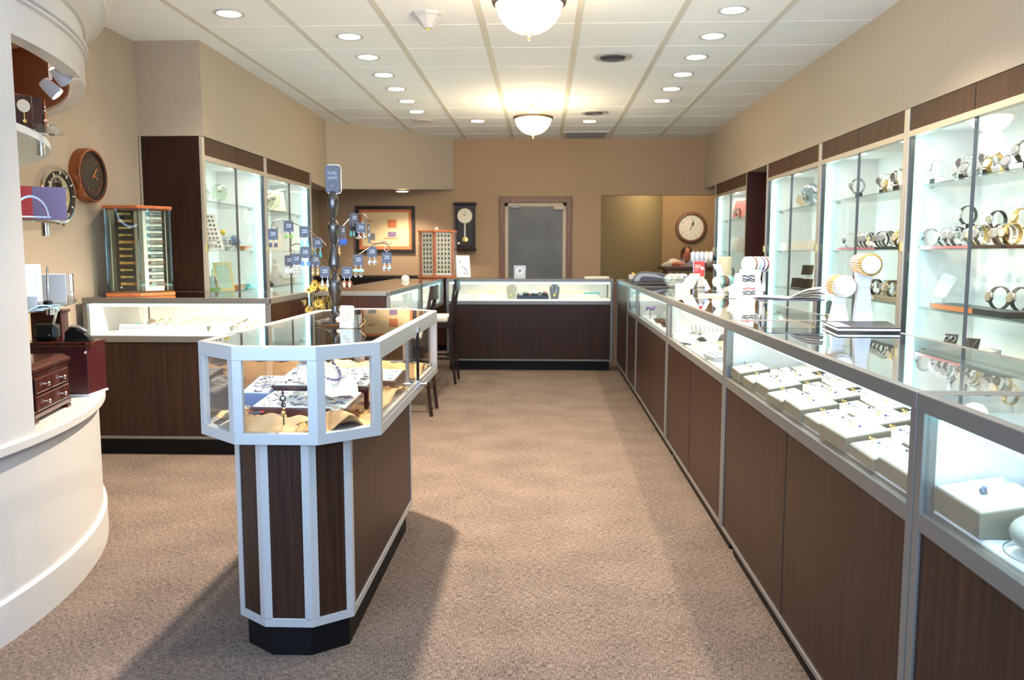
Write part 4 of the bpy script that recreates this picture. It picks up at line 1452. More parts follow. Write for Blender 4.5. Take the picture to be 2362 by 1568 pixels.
prof = [(-0.05, 0.0, 0.045), (-0.035, 0.0, 0.062), (-0.01, 0.0, 0.06), (0.02, 0.0, 0.045), (0.042, 0.0, 0.02), (0.048, 0.0, 0.006)]
for x, z0, z1 in prof:
    rows.append([mb.v((x, -0.022, z0)), mb.v((x, -0.018, z1 * 0.85)), mb.v((x, 0, z1)), mb.v((x, 0.018, z1 * 0.85)), mb.v((x, 0.022, z0))])
for A, B in zip(rows, rows[1:]):
    for k in range(5):
        j = (k + 1) % 5
        mb.f([A[k], A[j], B[j], B[k]])
mb.f(rows[0])
mb.f(rows[-1][::-1])
mb.build('body', 'black_gloss', q, smooth=True)
MB().tube([(-0.03, -0.008, 0.064), (0.0, -0.008, 0.062), (0.03, -0.008, 0.042)], 0.0045, 8).tube([(-0.035, 0.006, 0.065), (0.0, 0.006, 0.064), (0.034, 0.006, 0.040)], 0.0035, 8).build('stripe', 'silver', q, smooth=True)
MB().box(-0.055, 0.055, -0.03, 0.03, 0, 0.006).build('base', 'black', q, bev=0.002)
q = thing('jewellery_armoire', 'tall dark box with overhanging lid at the back of the ledge, below the glass shelf', 'jewellery box', (-2.215, 3.64, zl), R(5))
MB().box(-0.10, 0.035, 0, 0.07, 0, 0.345).build('body', 'mahogany', q, bev=0.002)
MB().box(-0.108, 0.043, -0.008, 0.078, 0.345, 0.358).build('lid', 'mahogany', q, bev=0.003)
q = thing('watch_winder', 'matt black rounded block on the burgundy box, left of the pen holder', 'box', (-2.16, 3.48, zl + 0.233), R(8))
MB().box(-0.05, 0.05, 0.0, 0.055, 0.0, 0.075).build('block', 'black', q, bev=0.018)

# glass watch tower on the left counter
q = thing('rotating_watch_tower', 'six sided glass watch display with orange wood top and base on the left counter', 'display tower', (-2.64, 5.33, T + 0.002), R(8))
def gon(r_, n=6, off=0.0, sx=1.0):
    return [(sx * r_ * math.cos(off + 2 * PI * k / n), r_ * math.sin(off + 2 * PI * k / n)) for k in range(n)]
HT = 0.57
TR = 0.236
MB().prism(gon(TR, off=R(-12)), 0, 0.018).build('base', 'orange_wood', q, bev=0.003)
MB().prism(gon(TR, off=R(-12)), HT - 0.018, HT).build('top', 'orange_wood', q, bev=0.004)
mb = MB()
gg = gon(TR - 0.012, off=R(-12))
for i in range(6):
    p, s2 = gg[i], gg[(i + 1) % 6]
    mb = MB()
    edge_box(mb, p, s2, 0.002, (Vector(s2) - Vector(p)).length - 0.002, 0, 0.006, 0.018, HT - 0.018)
    mb.build('glass_panel', 'green_glass', q)
    mb = MB()
    edge_box(mb, p, s2, 0.05, (Vector(s2) - Vector(p)).length - 0.045, 0.03, 0.034, 0.03, HT - 0.03)
    mb.build('backboard', 'dial_dark' if i == 4 else 'cream_light', q)
    for k in range(11 if i in (4, 5) else 0):
        mb = MB()
        edge_box(mb, p, s2, 0.075, 0.185, 0.018, 0.029, 0.065 + k * 0.044, 0.065 + k * 0.044 + 0.024)
        bar = mb.build('watch_cushion', 'dial_dark' if k % 3 else 'copper', q, bev=0.003)
        mb = MB()
        edge_box(mb, p, s2, 0.085, 0.115, 0.012, 0.018, 0.065 + k * 0.044 + 0.004, 0.065 + k * 0.044 + 0.02)
        edge_box(mb, p, s2, 0.115, 0.17, 0.014, 0.018, 0.065 + k * 0.044 + 0.007, 0.065 + k * 0.044 + 0.017)
        mb.build('watch', 'silver' if i == 5 else 'gold', bar, bev=0.001)
mb = MB()
for p in gg:
    mb.cyl((p[0] * 0.97, p[1] * 0.97, 0.018), (p[0] * 0.97, p[1] * 0.97, HT - 0.018), 0.006, 8)
mb.build('corner_rods', 'green_glass', q)
MB().ball((TR * 0.80, -0.14, 0.055), 0.007, 8).ball((-0.05, -TR * 0.86, 0.055), 0.007, 8).build('knob', 'silver', q)

# dried sunflowers behind the island
q = thing('dried_flowers', 'tall floor vase of dried yellow flowers between the island and the left run', 'plant', (-1.46, 5.45, 0))
MB().lathe([(0, 0), (0.09, 0), (0.11, 0.05), (0.12, 0.25), (0.08, 0.5), (0.06, 0.62), (0.075, 0.66), (0.065, 0.66), (0.05, 0.62), (0, 0.6)], 28).build('vase', 'dial_dark', q, smooth=True)
ml_ = MB()
for k in range(18):
    a, rr_, z = random.uniform(0, 2 * PI), random.uniform(0.01, 0.12), random.uniform(0.82, 1.08)
    x, y = rr_ * math.cos(a), rr_ * math.sin(a)
    ml_.tube([(0, 0, 0.6), (x * 0.6, y * 0.6, 0.6 + (z - 0.6) * 0.5), (x, y, z)], 0.003, 5)
    mb = MB()
    mb.M = Matrix.Translation((x, y - 0.01, z)) @ Matrix.Rotation(R(random.uniform(-35, 35)), 4, 'Z') @ Matrix.Rotation(R(random.uniform(-30, 15)), 4, 'X')
    for j in range(14):
        b_ = 2 * PI * j / 14
        o_ = Vector((0, 0, 0))
        e1 = Vector((math.cos(b_) * 0.034, -0.012, math.sin(b_) * 0.034))
        e2 = Vector((math.cos(b_ + 0.2) * 0.017, -0.006, math.sin(b_ + 0.2) * 0.017))
        e3 = Vector((math.cos(b_ - 0.2) * 0.017, -0.006, math.sin(b_ - 0.2) * 0.017))
        mb.hull([o_, o_ + e2, o_ + e1, o_ + e3], [v_ + Vector((0, 0.003, 0)) for v_ in (o_, o_ + e2, o_ + e1, o_ + e3)])
    fh = mb.build('flower_head', 'ochre', q)
    MB().ball((x, y - 0.014, z), 0.012, 8, (1, 0.5, 1)).build('flower_centre', 'leaf', fh, smooth=True)
for k in range(70):
    a, rr_, z = random.uniform(0, 2 * PI), random.uniform(0.02, 0.13), random.uniform(0.66, 0.96)
    o_ = Vector((rr_ * math.cos(a), rr_ * math.sin(a), z))
    d_ = Vector((random.uniform(-1, 1), random.uniform(-1, 1), random.uniform(-0.5, 1))).normalized() * 0.05
    s_ = d_.orthogonal().normalized() * 0.012
    ml_.hull([o_, o_ + d_ * 0.5 + s_, o_ + d_, o_ + d_ * 0.5 - s_], [v_ + Vector((0.001, 0.001, 0.001)) for v_ in (o_, o_ + d_ * 0.5 + s_, o_ + d_, o_ + d_ * 0.5 - s_)])
ml_.build('stems_and_leaves', 'leaf', q)

# ------------------------------------------------------------------ back wall things
q = thing('framed_picture', 'framed document picture with dark frame and rust mat on the back wall', 'picture', (-2.085, 10.95, 1.568))
W, H = 0.79, 0.615
mb = MB()
for x0, x1, z0, z1 in ((-W / 2, W / 2, H / 2 - 0.045, H / 2), (-W / 2, W / 2, -H / 2, -H / 2 + 0.045), (-W / 2, -W / 2 + 0.045, -H / 2 + 0.045, H / 2 - 0.045), (W / 2 - 0.045, W / 2, -H / 2 + 0.045, H / 2 - 0.045)):
    mb.box(x0, x1, -0.03, 0, z0, z1)
mb.build('frame', 'seam', q)
MB().box(-W / 2 + 0.04, W / 2 - 0.04, -0.012, -0.002, -H / 2 + 0.04, H / 2 - 0.04).build('mat', 'picture_mat', q)
pp = MB().box(-W / 2 + 0.085, W / 2 - 0.085, -0.015, -0.012, -H / 2 + 0.085, H / 2 - 0.085).build('print', 'picture_paper', q)
MB().box(0.03, 0.15, -0.017, -0.015, 0.02, 0.13).build('printed_block', 'picture_mat', pp)
MB().box(-0.03, 0.18, -0.017, -0.015, -0.125, -0.112).build('printed_bar', 'picture_mat', pp)
MB().box(-0.26, -0.17, -0.017, -0.015, 0.10, 0.118).build('printed_heading', 'picture_mat', pp)
MB().box(0.035, 0.145, -0.0175, -0.015, -0.10, -0.03).build('printed_dark_block', 'purple', pp)
MB().box(-0.20, 0.09, -0.017, -0.015, -0.19, -0.18).box(-0.04, -0.02, -0.017, -0.015, -0.17, -0.15).box(-0.012, 0.01, -0.017, -0.015, -0.17, -0.15).box(-0.24, -0.14, -0.017, -0.015, -0.14, -0.05).build('printed_lines', 'grey', pp)

q = thing('pendulum_clock', 'dark wooden pendulum clock on the back wall left of the door', 'clock', (-1.02, 10.95, 1.29))
H = 0.62
mb = MB()
mb.box(-0.13, 0.13, -0.10, 0, 0.03, H - 0.02)
mb.build('case', 'chair_wood', q)
MB().box(-0.15, 0.15, -0.13, 0, H - 0.025, H + 0.005).build('cornice', 'chair_wood', q, bev=0.008)
MB().box(-0.145, 0.145, -0.12, 0, 0.0, 0.035).build('plinth', 'chair_wood', q, bev=0.01)
MB().box(-0.10, 0.10, -0.102, -0.1, 0.06, H - 0.05).build('back_panel', 'dial_dark', q)
mb = MB()
mb.M = Matrix.Translation((0, -0.102, 0.45)) @ Matrix.Rotation(PI / 2, 4, 'X')
mb.lathe([(0, 0), (0.098, 0), (0.095, 0.008), (0, 0.008)], 32)
mb.build('dial', 'clock_face', q)
MB().tube([(0, -0.112, 0.45), (-0.03, -0.112, 0.475)], 0.003, 5).tube([(0, -0.112, 0.45), (0.01, -0.112, 0.52)], 0.0025, 5).build('hands', 'black', q)
mb = MB().box(-0.008, 0.008, -0.108, -0.104, 0.14, 0.35)
mb.build('pendulum_rod', 'cream_light', q)
MB().ball((0.005, -0.108, 0.135), 0.042, 20, (1, 0.25, 1)).build('pendulum_bob', 'gold', q, smooth=True)
MB().ball((-0.085, -0.108, 0.09), 0.02, 12, (1, 0.4, 1)).build('key_disc', 'silver', q, smooth=True)
mb = MB()
for x in (-0.115, 0.115):
    mb.box(x - 0.012, x + 0.012, -0.112, -0.1, 0.035, H - 0.03)
mb.build('door_frame', 'chair_wood', q)

q = thing('wall_clock', 'round wooden office clock on the workroom wall above the seated person', 'clock', (at(1594, 525, Y=12.58).x, 12.6, at(1594, 525, Y=12.58).z))
mb = MB()
mb.M = Matrix.Rotation(PI / 2, 4, 'X')
mb.lathe([(0, 0), (0.23, 0), (0.235, 0.02), (0.22, 0.045), (0.20, 0.05), (0.185, 0.035), (0.183, 0.02), (0, 0.02)], 48)
mb.build('case', 'door_wood', q, smooth=True)
mb = MB()
mb.M = Matrix.Rotation(PI / 2, 4, 'X')
mb.lathe([(0, 0.021), (0.184, 0.021), (0.184, 0.026), (0, 0.026)], 40)
mb.build('dial', 'clock_face', q)
for k in range(12):
    a = PI / 6 * (k + 1)
    text(str(k + 1), 0.042, 'grey', q, (0.148 * math.sin(a), -0.027, 0.148 * math.cos(a)), name='numeral')
MB().tube([(-0.02, -0.03, -0.045), (0.0, -0.03, 0.0), (0.025, -0.03, 0.05)], [0.003, 0.004, 0.004], 6).ball((0.027, -0.03, 0.055), 0.018, 10, (1, 0.2, 1.2)).tube([(0.027, -0.03, 0.055), (0.04, -0.03, 0.10)], [0.008, 0.002], 6).tube([(0, -0.034, 0), (0.035, -0.034, 0.135)], 0.0025, 5).build('hands', 'black', q)

# workroom lamp, desk and person
lamp('POINT', 'workroom_lamp', (1.9, 11.7, 2.35), 15, (1.0, 0.82, 0.55), None, shadow_soft_size=0.08)
q = thing('work_desk', 'tall workbench with wooden top in the workroom opening', 'desk', (1.66, 11.25, 0))
MB().box(-0.02, 1.5, -0.03, 0.62, 1.03, 1.07).build('top', 'desk_wood', q, bev=0.008)
MB().box(0.03, 1.46, 0.02, 0.05, 0.02, 1.03).build('front_panel', 'paint_olive', q)
MB().box(0.03, 0.06, 0.05, 0.60, 0.02, 1.03).build('side_panel', 'desk_wood', q)
MB().box(1.43, 1.46, 0.05, 0.60, 0.02, 1.03).build('side_panel', 'desk_wood', q)
mb = MB()
for k in range(1, 6):
    mb.cyl((0.12, 0.0, 0.93 - k * 0.0), (0.12, 0.02, 0.93), 0.02, 10)
    break
mb.build('keyhole_plate', 'black', q)


def person():
    px, py = 2.03, 12.02
    p = thing('person', 'seated person in a white shirt bent over the workbench, head bowed', 'person', (px, py, 0), 0)
    # one continuous body: skeleton grown with a skin modifier
    V = [((0, 0, 0.66), 0.15), ((0, -0.03, 0.82), 0.14), ((0, -0.08, 0.98), 0.15), ((0, -0.13, 1.08), 0.12), ((0, -0.17, 1.14), 0.055), ((0.0, -0.20, 1.18), 0.05),
         ((0.19, -0.12, 1.06), 0.062), ((0.30, -0.20, 0.98), 0.05), ((0.31, -0.32, 1.08), 0.04), ((0.20, -0.44, 1.11), 0.032), ((0.14, -0.49, 1.105), 0.03),
         ((-0.19, -0.12, 1.06), 0.062), ((-0.31, -0.20, 0.98), 0.05), ((-0.31, -0.32, 1.08), 0.04), ((-0.18, -0.44, 1.11), 0.032), ((-0.11, -0.49, 1.105), 0.03),
         ((0.10, 0.0, 0.62), 0.09), ((0.14, -0.36, 0.60), 0.065), ((0.14, -0.34, 0.32), 0.055), ((0.14, -0.32, 0.10), 0.04), ((0.14, -0.44, 0.04), 0.035),
         ((-0.10, 0.0, 0.62), 0.09), ((-0.14, -0.36, 0.60), 0.065), ((-0.14, -0.34, 0.32), 0.055), ((-0.14, -0.32, 0.10), 0.04), ((-0.14, -0.44, 0.04), 0.035)]
    Ed = [(0, 1), (1, 2), (2, 3), (3, 4), (4, 5), (3, 6), (6, 7), (7, 8), (8, 9), (9, 10), (3, 11), (11, 12), (12, 13), (13, 14), (14, 15), (0, 16), (16, 17), (17, 18), (18, 19), (19, 20), (0, 21), (21, 22), (22, 23), (23, 24), (24, 25)]
    def fingers(base, sx):
        for k, (dx, ln) in enumerate(((-0.028, 0.062), (-0.010, 0.072), (0.009, 0.068), (0.026, 0.052))):
            b_ = len(V)
            o_ = Vector(V[base][0])
            V.append((tuple(o_ + Vector((dx * 0.9, -0.025, 0.002))), 0.010))
            V.append((tuple(o_ + Vector((dx * 1.05, -0.025 - ln * 0.5, 0.004))), 0.009))
            V.append((tuple(o_ + Vector((dx * 1.1, -0.025 - ln, -0.012))), 0.007))
            Ed.extend([(base, b_), (b_, b_ + 1), (b_ + 1, b_ + 2)])
        b_ = len(V)
        o_ = Vector(V[base][0])
        V.append((tuple(o_ + Vector((-sx * 0.032, -0.012, 0.004))), 0.011))
        V.append((tuple(o_ + Vector((-sx * 0.050, -0.045, 0.0))), 0.008))
        Ed.extend([(base, b_), (b_, b_ + 1)])
    fingers(10, 1)
    fingers(15, -1)

    def skin(name, verts, edges, matn, root=0, lv=1):
        me = bpy.data.meshes.new(name)
        me.from_pydata([v_[0] for v_ in verts], edges, [])
        me.materials.append(MAT[matn])
        o = bpy.data.objects.new(name, me)
        COL.objects.link(o)
        o.parent = p
        md = o.modifiers.new('skin', 'SKIN')
        md.use_smooth_shade = True
        sv = me.skin_vertices[0].data
        for i, v_ in enumerate(verts):
            sv[i].radius = (v_[1], v_[1] * (0.82 if v_[1] > 0.1 else 1))
        sv[root].use_root = True
        sd_ = o.modifiers.new('smooth', 'SUBSURF')
        sd_.levels = sd_.render_levels = lv + 1
        return o
    body = skin('body', V, Ed, 'skin')
    # head: a shaped skull, bowed forward, joined to the body mesh's neck
    hm = Matrix.Translation((0.0, -0.235, 1.235)) @ Matrix.Rotation(R(38), 4, 'X')
    mb = MB()
    mb.M = hm
    st, sg_ = 18, 24
    rows = []
    for i in range(st + 1):
        th = PI * i / st
        z = -math.cos(th) * 0.122
        row = []
        for k in range(sg_):
            a = 2 * PI * k / sg_
            rr_ = math.sin(th)
            x = 0.077 * rr_ * math.cos(a)
            y = 0.098 * rr_ * math.sin(a)
            if z < -0.02:
                f_ = 1 - 0.30 * min(1, (-z - 0.02) / 0.09)
                x *= f_
                if y > 0:
                    y *= 1 - 0.4 * min(1, (-z - 0.02) / 0.09)
            fr = math.exp(-((math.cos(a)) / 0.22) ** 2) * (1 if y < 0 else 0)
            y -= fr * 0.020 * math.exp(-((z + 0.022) / 0.022) ** 2)          # nose
            y -= fr * 0.006 * math.exp(-((z + 0.062) / 0.012) ** 2)          # lips
            y -= fr * 0.010 * math.exp(-((z + 0.100) / 0.018) ** 2)          # chin
            for ex in (-0.03, 0.03):
                if y < 0:
                    y += 0.010 * math.exp(-((x - ex) / 0.014) ** 2 - ((z - 0.004) / 0.012) ** 2)
            row.append(mb.v((x, y, z)))
        rows.append(row)
    for A, B in zip(rows, rows[1:]):
        for k in range(sg_):
            mb.f([A[k], A[(k + 1) % sg_], B[(k + 1) % sg_], B[k]])
    for sx in (-1, 1):
        mb.ball((sx * 0.080, 0.008, -0.008), 0.03, 12, (0.35, 0.6, 1.1))
    head = mb.build('head', 'skin', p, smooth=True)
    mb = MB()
    mb.M = hm
    for ex in (-0.03, 0.03):
        mb.ball((ex, -0.083, 0.004), 0.010, 10, (1, 0.6, 0.5))
    mb.build('eyes', 'paper', head, smooth=True)
    mb = MB()
    mb.M = hm
    for ex in (-0.03, 0.03):
        mb.tube([(ex - 0.014, -0.088, 0.022), (ex, -0.094, 0.026), (ex + 0.014, -0.088, 0.022)], 0.003, 6)
    mb.build('eyebrows', 'hair', head)
    # thinning hair: sides and back full, crown sparse
    mb = MB()
    mb.M = hm
    rows = []
    for i in range(15):
        th = PI * (0.36 + 0.60 * i / 14)
        z = -math.cos(th) * 0.128
        row = []
        for k in range(25):
            a = R(-28) + (PI + R(56)) * k / 24
            row.append(mb.v((0.083 * math.sin(th) * math.cos(a), 0.105 * math.sin(th) * math.sin(a), z)))
        rows.append(row)
    for A, B in zip(rows, rows[1:]):
        for k in range(24):
            mb.f([A[k], A[k + 1], B[k + 1], B[k]])
    mb.build('hair', 'hair', p, smooth=True)
    mb = MB()
    mb.M = hm
    for k in range(9):
        x0 = -0.06 + 0.015 * k
        if abs(x0) < 0.02:
            continue
        mb.tube([(x0, -0.055, 0.098 - abs(x0) * 0.4), (x0 * 0.9, 0.0, 0.126 - abs(x0) * 0.45), (x0 * 0.8, 0.05, 0.112 - abs(x0) * 0.3)], 0.006, 6)
    mb.build('hair_strands', 'hair', p, smooth=True)
    # shirt: torso, shoulders and rolled sleeves, ends at collar, cuffs and waist
    SV = [((0, 0.0, 0.70), 0.168), ((0, -0.03, 0.83), 0.165), ((0, -0.08, 0.98), 0.175), ((0, -0.125, 1.075), 0.135), ((0, -0.16, 1.13), 0.07),
          ((0.18, -0.12, 1.10), 0.09), ((0.305, -0.20, 0.985), 0.066), ((0.312, -0.31, 1.08), 0.056), ((0.22, -0.42, 1.115), 0.046), ((-0.18, -0.12, 1.10), 0.09), ((-0.315, -0.20, 0.985), 0.066), ((-0.312, -0.31, 1.08), 0.056), ((-0.20, -0.42, 1.115), 0.046)]
    skin('shirt', SV, [(0, 1), (1, 2), (2, 3), (3, 4), (3, 5), (5, 6), (6, 7), (7, 8), (3, 9), (9, 10), (10, 11), (11, 12)], 'shirt')
    TV = [((0, 0.0, 0.70), 0.16), ((0.10, 0.0, 0.63), 0.105), ((0.14, -0.36, 0.605), 0.08), ((0.14, -0.34, 0.32), 0.07), ((0.14, -0.32, 0.12), 0.06),
          ((-0.10, 0.0, 0.63), 0.105), ((-0.14, -0.36, 0.605), 0.08), ((-0.14, -0.34, 0.32), 0.07), ((-0.14, -0.32, 0.12), 0.06)]
    skin('trousers', TV, [(0, 1), (1, 2), (2, 3), (3, 4), (0, 5), (5, 6), (6, 7), (7, 8)], 'trousers')
    mb = MB()
    for x in (0.14, -0.14):
        mb.box(x - 0.045, x + 0.045, -0.52, -0.26, 0, 0.075)
    mb.build('shoes', 'black', p, bev=0.02)
    mb = MB()
    mb.M = Matrix.Translation((0.0, -0.29, 1.145)) @ Matrix.Rotation(R(25), 4, 'X')
    mb.tube([(-0.035, 0.03, 0.02), (-0.05, -0.005, -0.01), (-0.018, -0.02, -0.03)], 0.009, 6)
    mb.tube([(0.035, 0.03, 0.02), (0.05, -0.005, -0.01), (0.018, -0.02, -0.03)], 0.009, 6)
    mb.build('collar', 'paper', p, smooth=True)
    st_ = thing('stool', 'round work stool under the seated person behind the workbench', 'stool', (px, py + 0.02, 0))
    MB().lathe([(0, 0.46), (0.18, 0.46), (0.19, 0.475), (0.18, 0.495), (0, 0.50)], 28).build('seat', 'black', st_, smooth=True)
    MB().cyl((0, 0, 0.05), (0, 0, 0.46), 0.025, 14).build('post', 'chrome', st_)
    for k in range(5):
        a = 2 * PI * k / 5
        MB().tube([(0, 0, 0.07), (0.24 * math.cos(a), 0.24 * math.sin(a), 0.02)], [0.02, 0.015], 8).build('foot', 'black', st_)


person()


# ------------------------------------------------------------------ stock inside the right run
DZ = 0.759
RZ = -PI / 2 - LEAN


def finger_ring(parent, loc, m1, m2, s_=1.0, rz=0.0):
    mb = MB()
    mb.M = Matrix.Translation(loc) @ Matrix.Rotation(rz, 4, 'Z') @ Matrix.Rotation(R(-25), 4, 'X')
    mb.torus((0, 0, 0.004 * s_), 0.0085 * s_, 0.0013 * s_, 'y', seg=18, ts=6)
    o = mb.build('ring', m1, parent, smooth=True)
    mb = MB()
    mb.M = Matrix.Translation(loc)
    mb.ball((0, -0.004 * s_, 0.012 * s_), 0.0042 * s_, 8, (1.1, 1, 0.8))
    mb.build('stone', m2, o, smooth=True)
    return o


def ring_tray(W, D, H, hb, stones):
    t = thing('ring_tray', 'ring tray', 'ring tray', group='cream ring trays')
    mb = MB()
    mb.hull([(-W / 2, 0, 0), (W / 2, 0, 0), (W / 2, 0, H), (-W / 2, 0, H)][::-1], [(-W / 2, D, 0), (W / 2, D, 0), (W / 2, D, hb), (-W / 2, D, hb)][::-1])
    mb.build('case', 'tray_side', t, bev=0.002)
    e = 0.005
    n = 3
    for k in range(n):
        x0 = -W / 2 + e + (W - 2 * e) * k / n + 0.0008
        x1 = -W / 2 + e + (W - 2 * e) * (k + 1) / n - 0.0008
        mb = MB()
        mb.hull([(x0, e, H - 0.002), (x1, e, H - 0.002), (x1, e, H + 0.003), (x0, e, H + 0.003)][::-1], [(x0, D - e, hb - 0.003), (x1, D - e, hb - 0.003), (x1, D - e, hb + 0.003), (x0, D - e, hb + 0.003)][::-1])
        mb.build('pad', 'tray_pad', t, bev=0.0008)
        xm = (x0 + x1) / 2 + stones[k][2]
        finger_ring(t, (xm, D * 0.45, H + (hb - H) * 0.45 + 0.003), stones[k][0], stones[k][1], 1.05)
        MB().cbox((xm + 0.006, D * 0.8, H + (hb - H) * 0.8 + 0.006), 0.012, 0.006, 0.004).build('price_tab', 'paper', t)
    return Proto(t)


PA = ring_tray(0.185, 0.115, 0.036, 0.056, (('silver', 'card_grey', 0.004), ('gold', 'silver', -0.006), ('silver', 'violet', 0.002)))
PB = ring_tray(0.165, 0.10, 0.026, 0.042, (('gold', 'gold', 0), ('silver', 'blue_grey', 0.006), ('silver', 'silver', -0.004)))
ROWN = ['front', 'second', 'third', 'back']
for r_, (x0, ys, n) in enumerate(((0.768, 3.28, 9), (0.885, 3.24, 9), (1.001, 3.275, 9), (1.118, 3.24, 8))):
    for k in range(n):
        y = ys - 0.1865 * k
        big = (k + r_) % 2 == 0
        (PA if big and r_ < 3 else PB).put((x0 + 0.004 * (k % 3) - 0.0065 * (3.4 - y) * 0.7, y, DZ), RZ + R((k * 37 % 7) - 3) * 0.6,
                                'cream ring tray in the second right case, %s row, %s from the far end' % (ROWN[r_], ORD[k]))
# nearer unit: three large trays and a grey jewellery pillow
BIGL = (('nearest the case post, with a dark pearl ring', 0.768, 1.52, 0.175, 0.13, 'blue_grey'), ('behind the dark pearl tray, mostly hidden', 0.91, 1.50, 0.18, 0.12, 'gold'))
for lb, x, y, W_, D_, st in BIGL:
    t = thing('ring_tray', 'large cream ring tray %s' % lb, 'ring tray', (x, y, DZ), RZ, 'large ring trays')
    H_, hb_ = 0.046, 0.066
    mb = MB()
    mb.hull([(-W_ / 2, 0, 0), (W_ / 2, 0, 0), (W_ / 2, 0, H_), (-W_ / 2, 0, H_)][::-1], [(-W_ / 2, D_, 0), (W_ / 2, D_, 0), (W_ / 2, D_, hb_), (-W_ / 2, D_, hb_)][::-1])
    mb.build('case', 'tray_side', t, bev=0.002)
    for k in range(3):
        x0_, x1_ = -W_ / 2 + 0.005 + (W_ - 0.01) * k / 3 + 0.0008, -W_ / 2 + 0.005 + (W_ - 0.01) * (k + 1) / 3 - 0.0008
        mb = MB()
        mb.hull([(x0_, 0.005, H_ - 0.002), (x1_, 0.005, H_ - 0.002), (x1_, 0.005, H_ + 0.003), (x0_, 0.005, H_ + 0.003)][::-1], [(x0_, D_ - 0.005, hb_ - 0.003), (x1_, D_ - 0.005, hb_ - 0.003), (x1_, D_ - 0.005, hb_ + 0.003), (x0_, D_ - 0.005, hb_ + 0.003)][::-1])
        mb.build('pad', 'tray_pad', t, bev=0.001)
        xm = (x0_ + x1_) / 2
        finger_ring(t, (xm, D_ * 0.42, H_ + 0.012), 'silver' if st != 'gold' else 'gold', ['silver', st, 'paper'][k], 0.95)
        if k == 1 and st == 'blue_grey':
            MB().ball((xm, D_ * 0.38, H_ + 0.016), 0.0075, 14).build('dark_pearl', 'pearl', t, smooth=True)
        MB().tube([(xm + 0.004, D_ * 0.5, H_ + 0.014), (xm + 0.01, D_ * 0.66, H_ + 0.018)], 0.0008, 5).build('tag_thread', 'silver', t)
        MB().cbox((xm + 0.012, D_ * 0.9, hb_ + 0.004), 0.014, 0.006, 0.005).build('price_tab', 'clear_thing', t)
q = thing('jewellery_pillow', 'smooth grey oval display dome on the deck at the right picture edge', 'display dome', (0.850, 1.335, DZ), 0)
MB().ball((0, 0, 0.037), 0.1, 32, (0.74, 0.82, 0.36)).build('dome', 'grey_dome', q, smooth=True)
MB().torus((0, 0, 0.006), 0.105, 0.0012, 'z', seg=40, ts=5, sx=0.78, sy=0.82).build('wire_necklace', 'silver', q, smooth=True)

# third unit: bracelet roll, ramps, trays
q = thing('bracelet_roll', 'long ribbed white bracelet roll at the back of the third right case', 'bracelet display', (0.955, 4.84, DZ), 0)
q.scale = (0.42, 0.7, 0.7)
mb = MB()
for k in range(11):
    x0 = -0.32 + 0.058 * k
    mb.M = Matrix.Translation((x0, 0, 0.075)) @ Matrix.Rotation(PI / 2, 4, 'Y')
    mb.lathe([(0, 0), (0.040, 0), (0.0455, 0.004), (0.0455, 0.050), (0.040, 0.054), (0, 0.054)], 24)
    mb.M = Matrix.Identity(4)
mb.build('roll', 'white', q, smooth=True)
mb = MB()
for k in range(10):
    x0 = -0.266 + 0.058 * k
    mb.torus((x0 + 0.002, 0, 0.075), 0.046, 0.0022, 'x', seg=24, ts=6)
mb.build('bracelets', 'silver', q, smooth=True)
MB().box(-0.34, 0.34, -0.04, 0.05, 0, 0.03).build('base', 'grey', q, bev=0.004)


def ramp(label, loc, rz, W=0.16, D=0.15, H=0.055, col='white', base=None):
    t = thing('bracelet_ramp', label, 'bracelet display', loc, rz, 'curved bracelet ramps')
    n = 12
    top = [(-D / 2 + D * k / n, H * math.sin(PI * k / n) ** 0.8 + 0.006) for k in range(n + 1)]
    mb = MB()
    a = [(-W / 2, y, z) for y, z in top] + [(-W / 2, y, z - 0.006) for y, z in top[::-1]]
    b = [(W / 2, y, z) for y, z in top] + [(W / 2, y, z - 0.006) for y, z in top[::-1]]
    for i in range(n):
        for s1, s2 in ((top, 0), (top, 1)):
            z1, z2 = (top[i][1] - 0.006 * s2), (top[i + 1][1] - 0.006 * s2)
            mb.f([mb.v((-W / 2, top[i][0], z1)), mb.v((W / 2, top[i][0], z1)), mb.v((W / 2, top[i + 1][0], z2)), mb.v((-W / 2, top[i + 1][0], z2))])
        for sx in (-W / 2, W / 2):
            mb.f([mb.v((sx, top[i][0], top[i][1])), mb.v((sx, top[i + 1][0], top[i + 1][1])), mb.v((sx, top[i + 1][0], top[i + 1][1] - 0.006)), mb.v((sx, top[i][0], top[i][1] - 0.006))])
    bmesh.ops.remove_doubles(mb.bm, verts=mb.bm.verts[:], dist=1e-5)
    mb.build('ramp', col, t, smooth=True)
    mb = MB()
    for x in (-W * 0.3, 0.0, W * 0.3):
        mb.tube([(x, y, z + 0.0025) for y, z in top[2:8]], 0.0013, 6)
    mb.build('chain', 'silver', t, smooth=True)
    if base:
        MB().box(-W / 2 - 0.02, W / 2 + 0.02, -D / 2 - 0.01, D / 2 + 0.02, 0, 0.004).build('base', base, t)
    return t


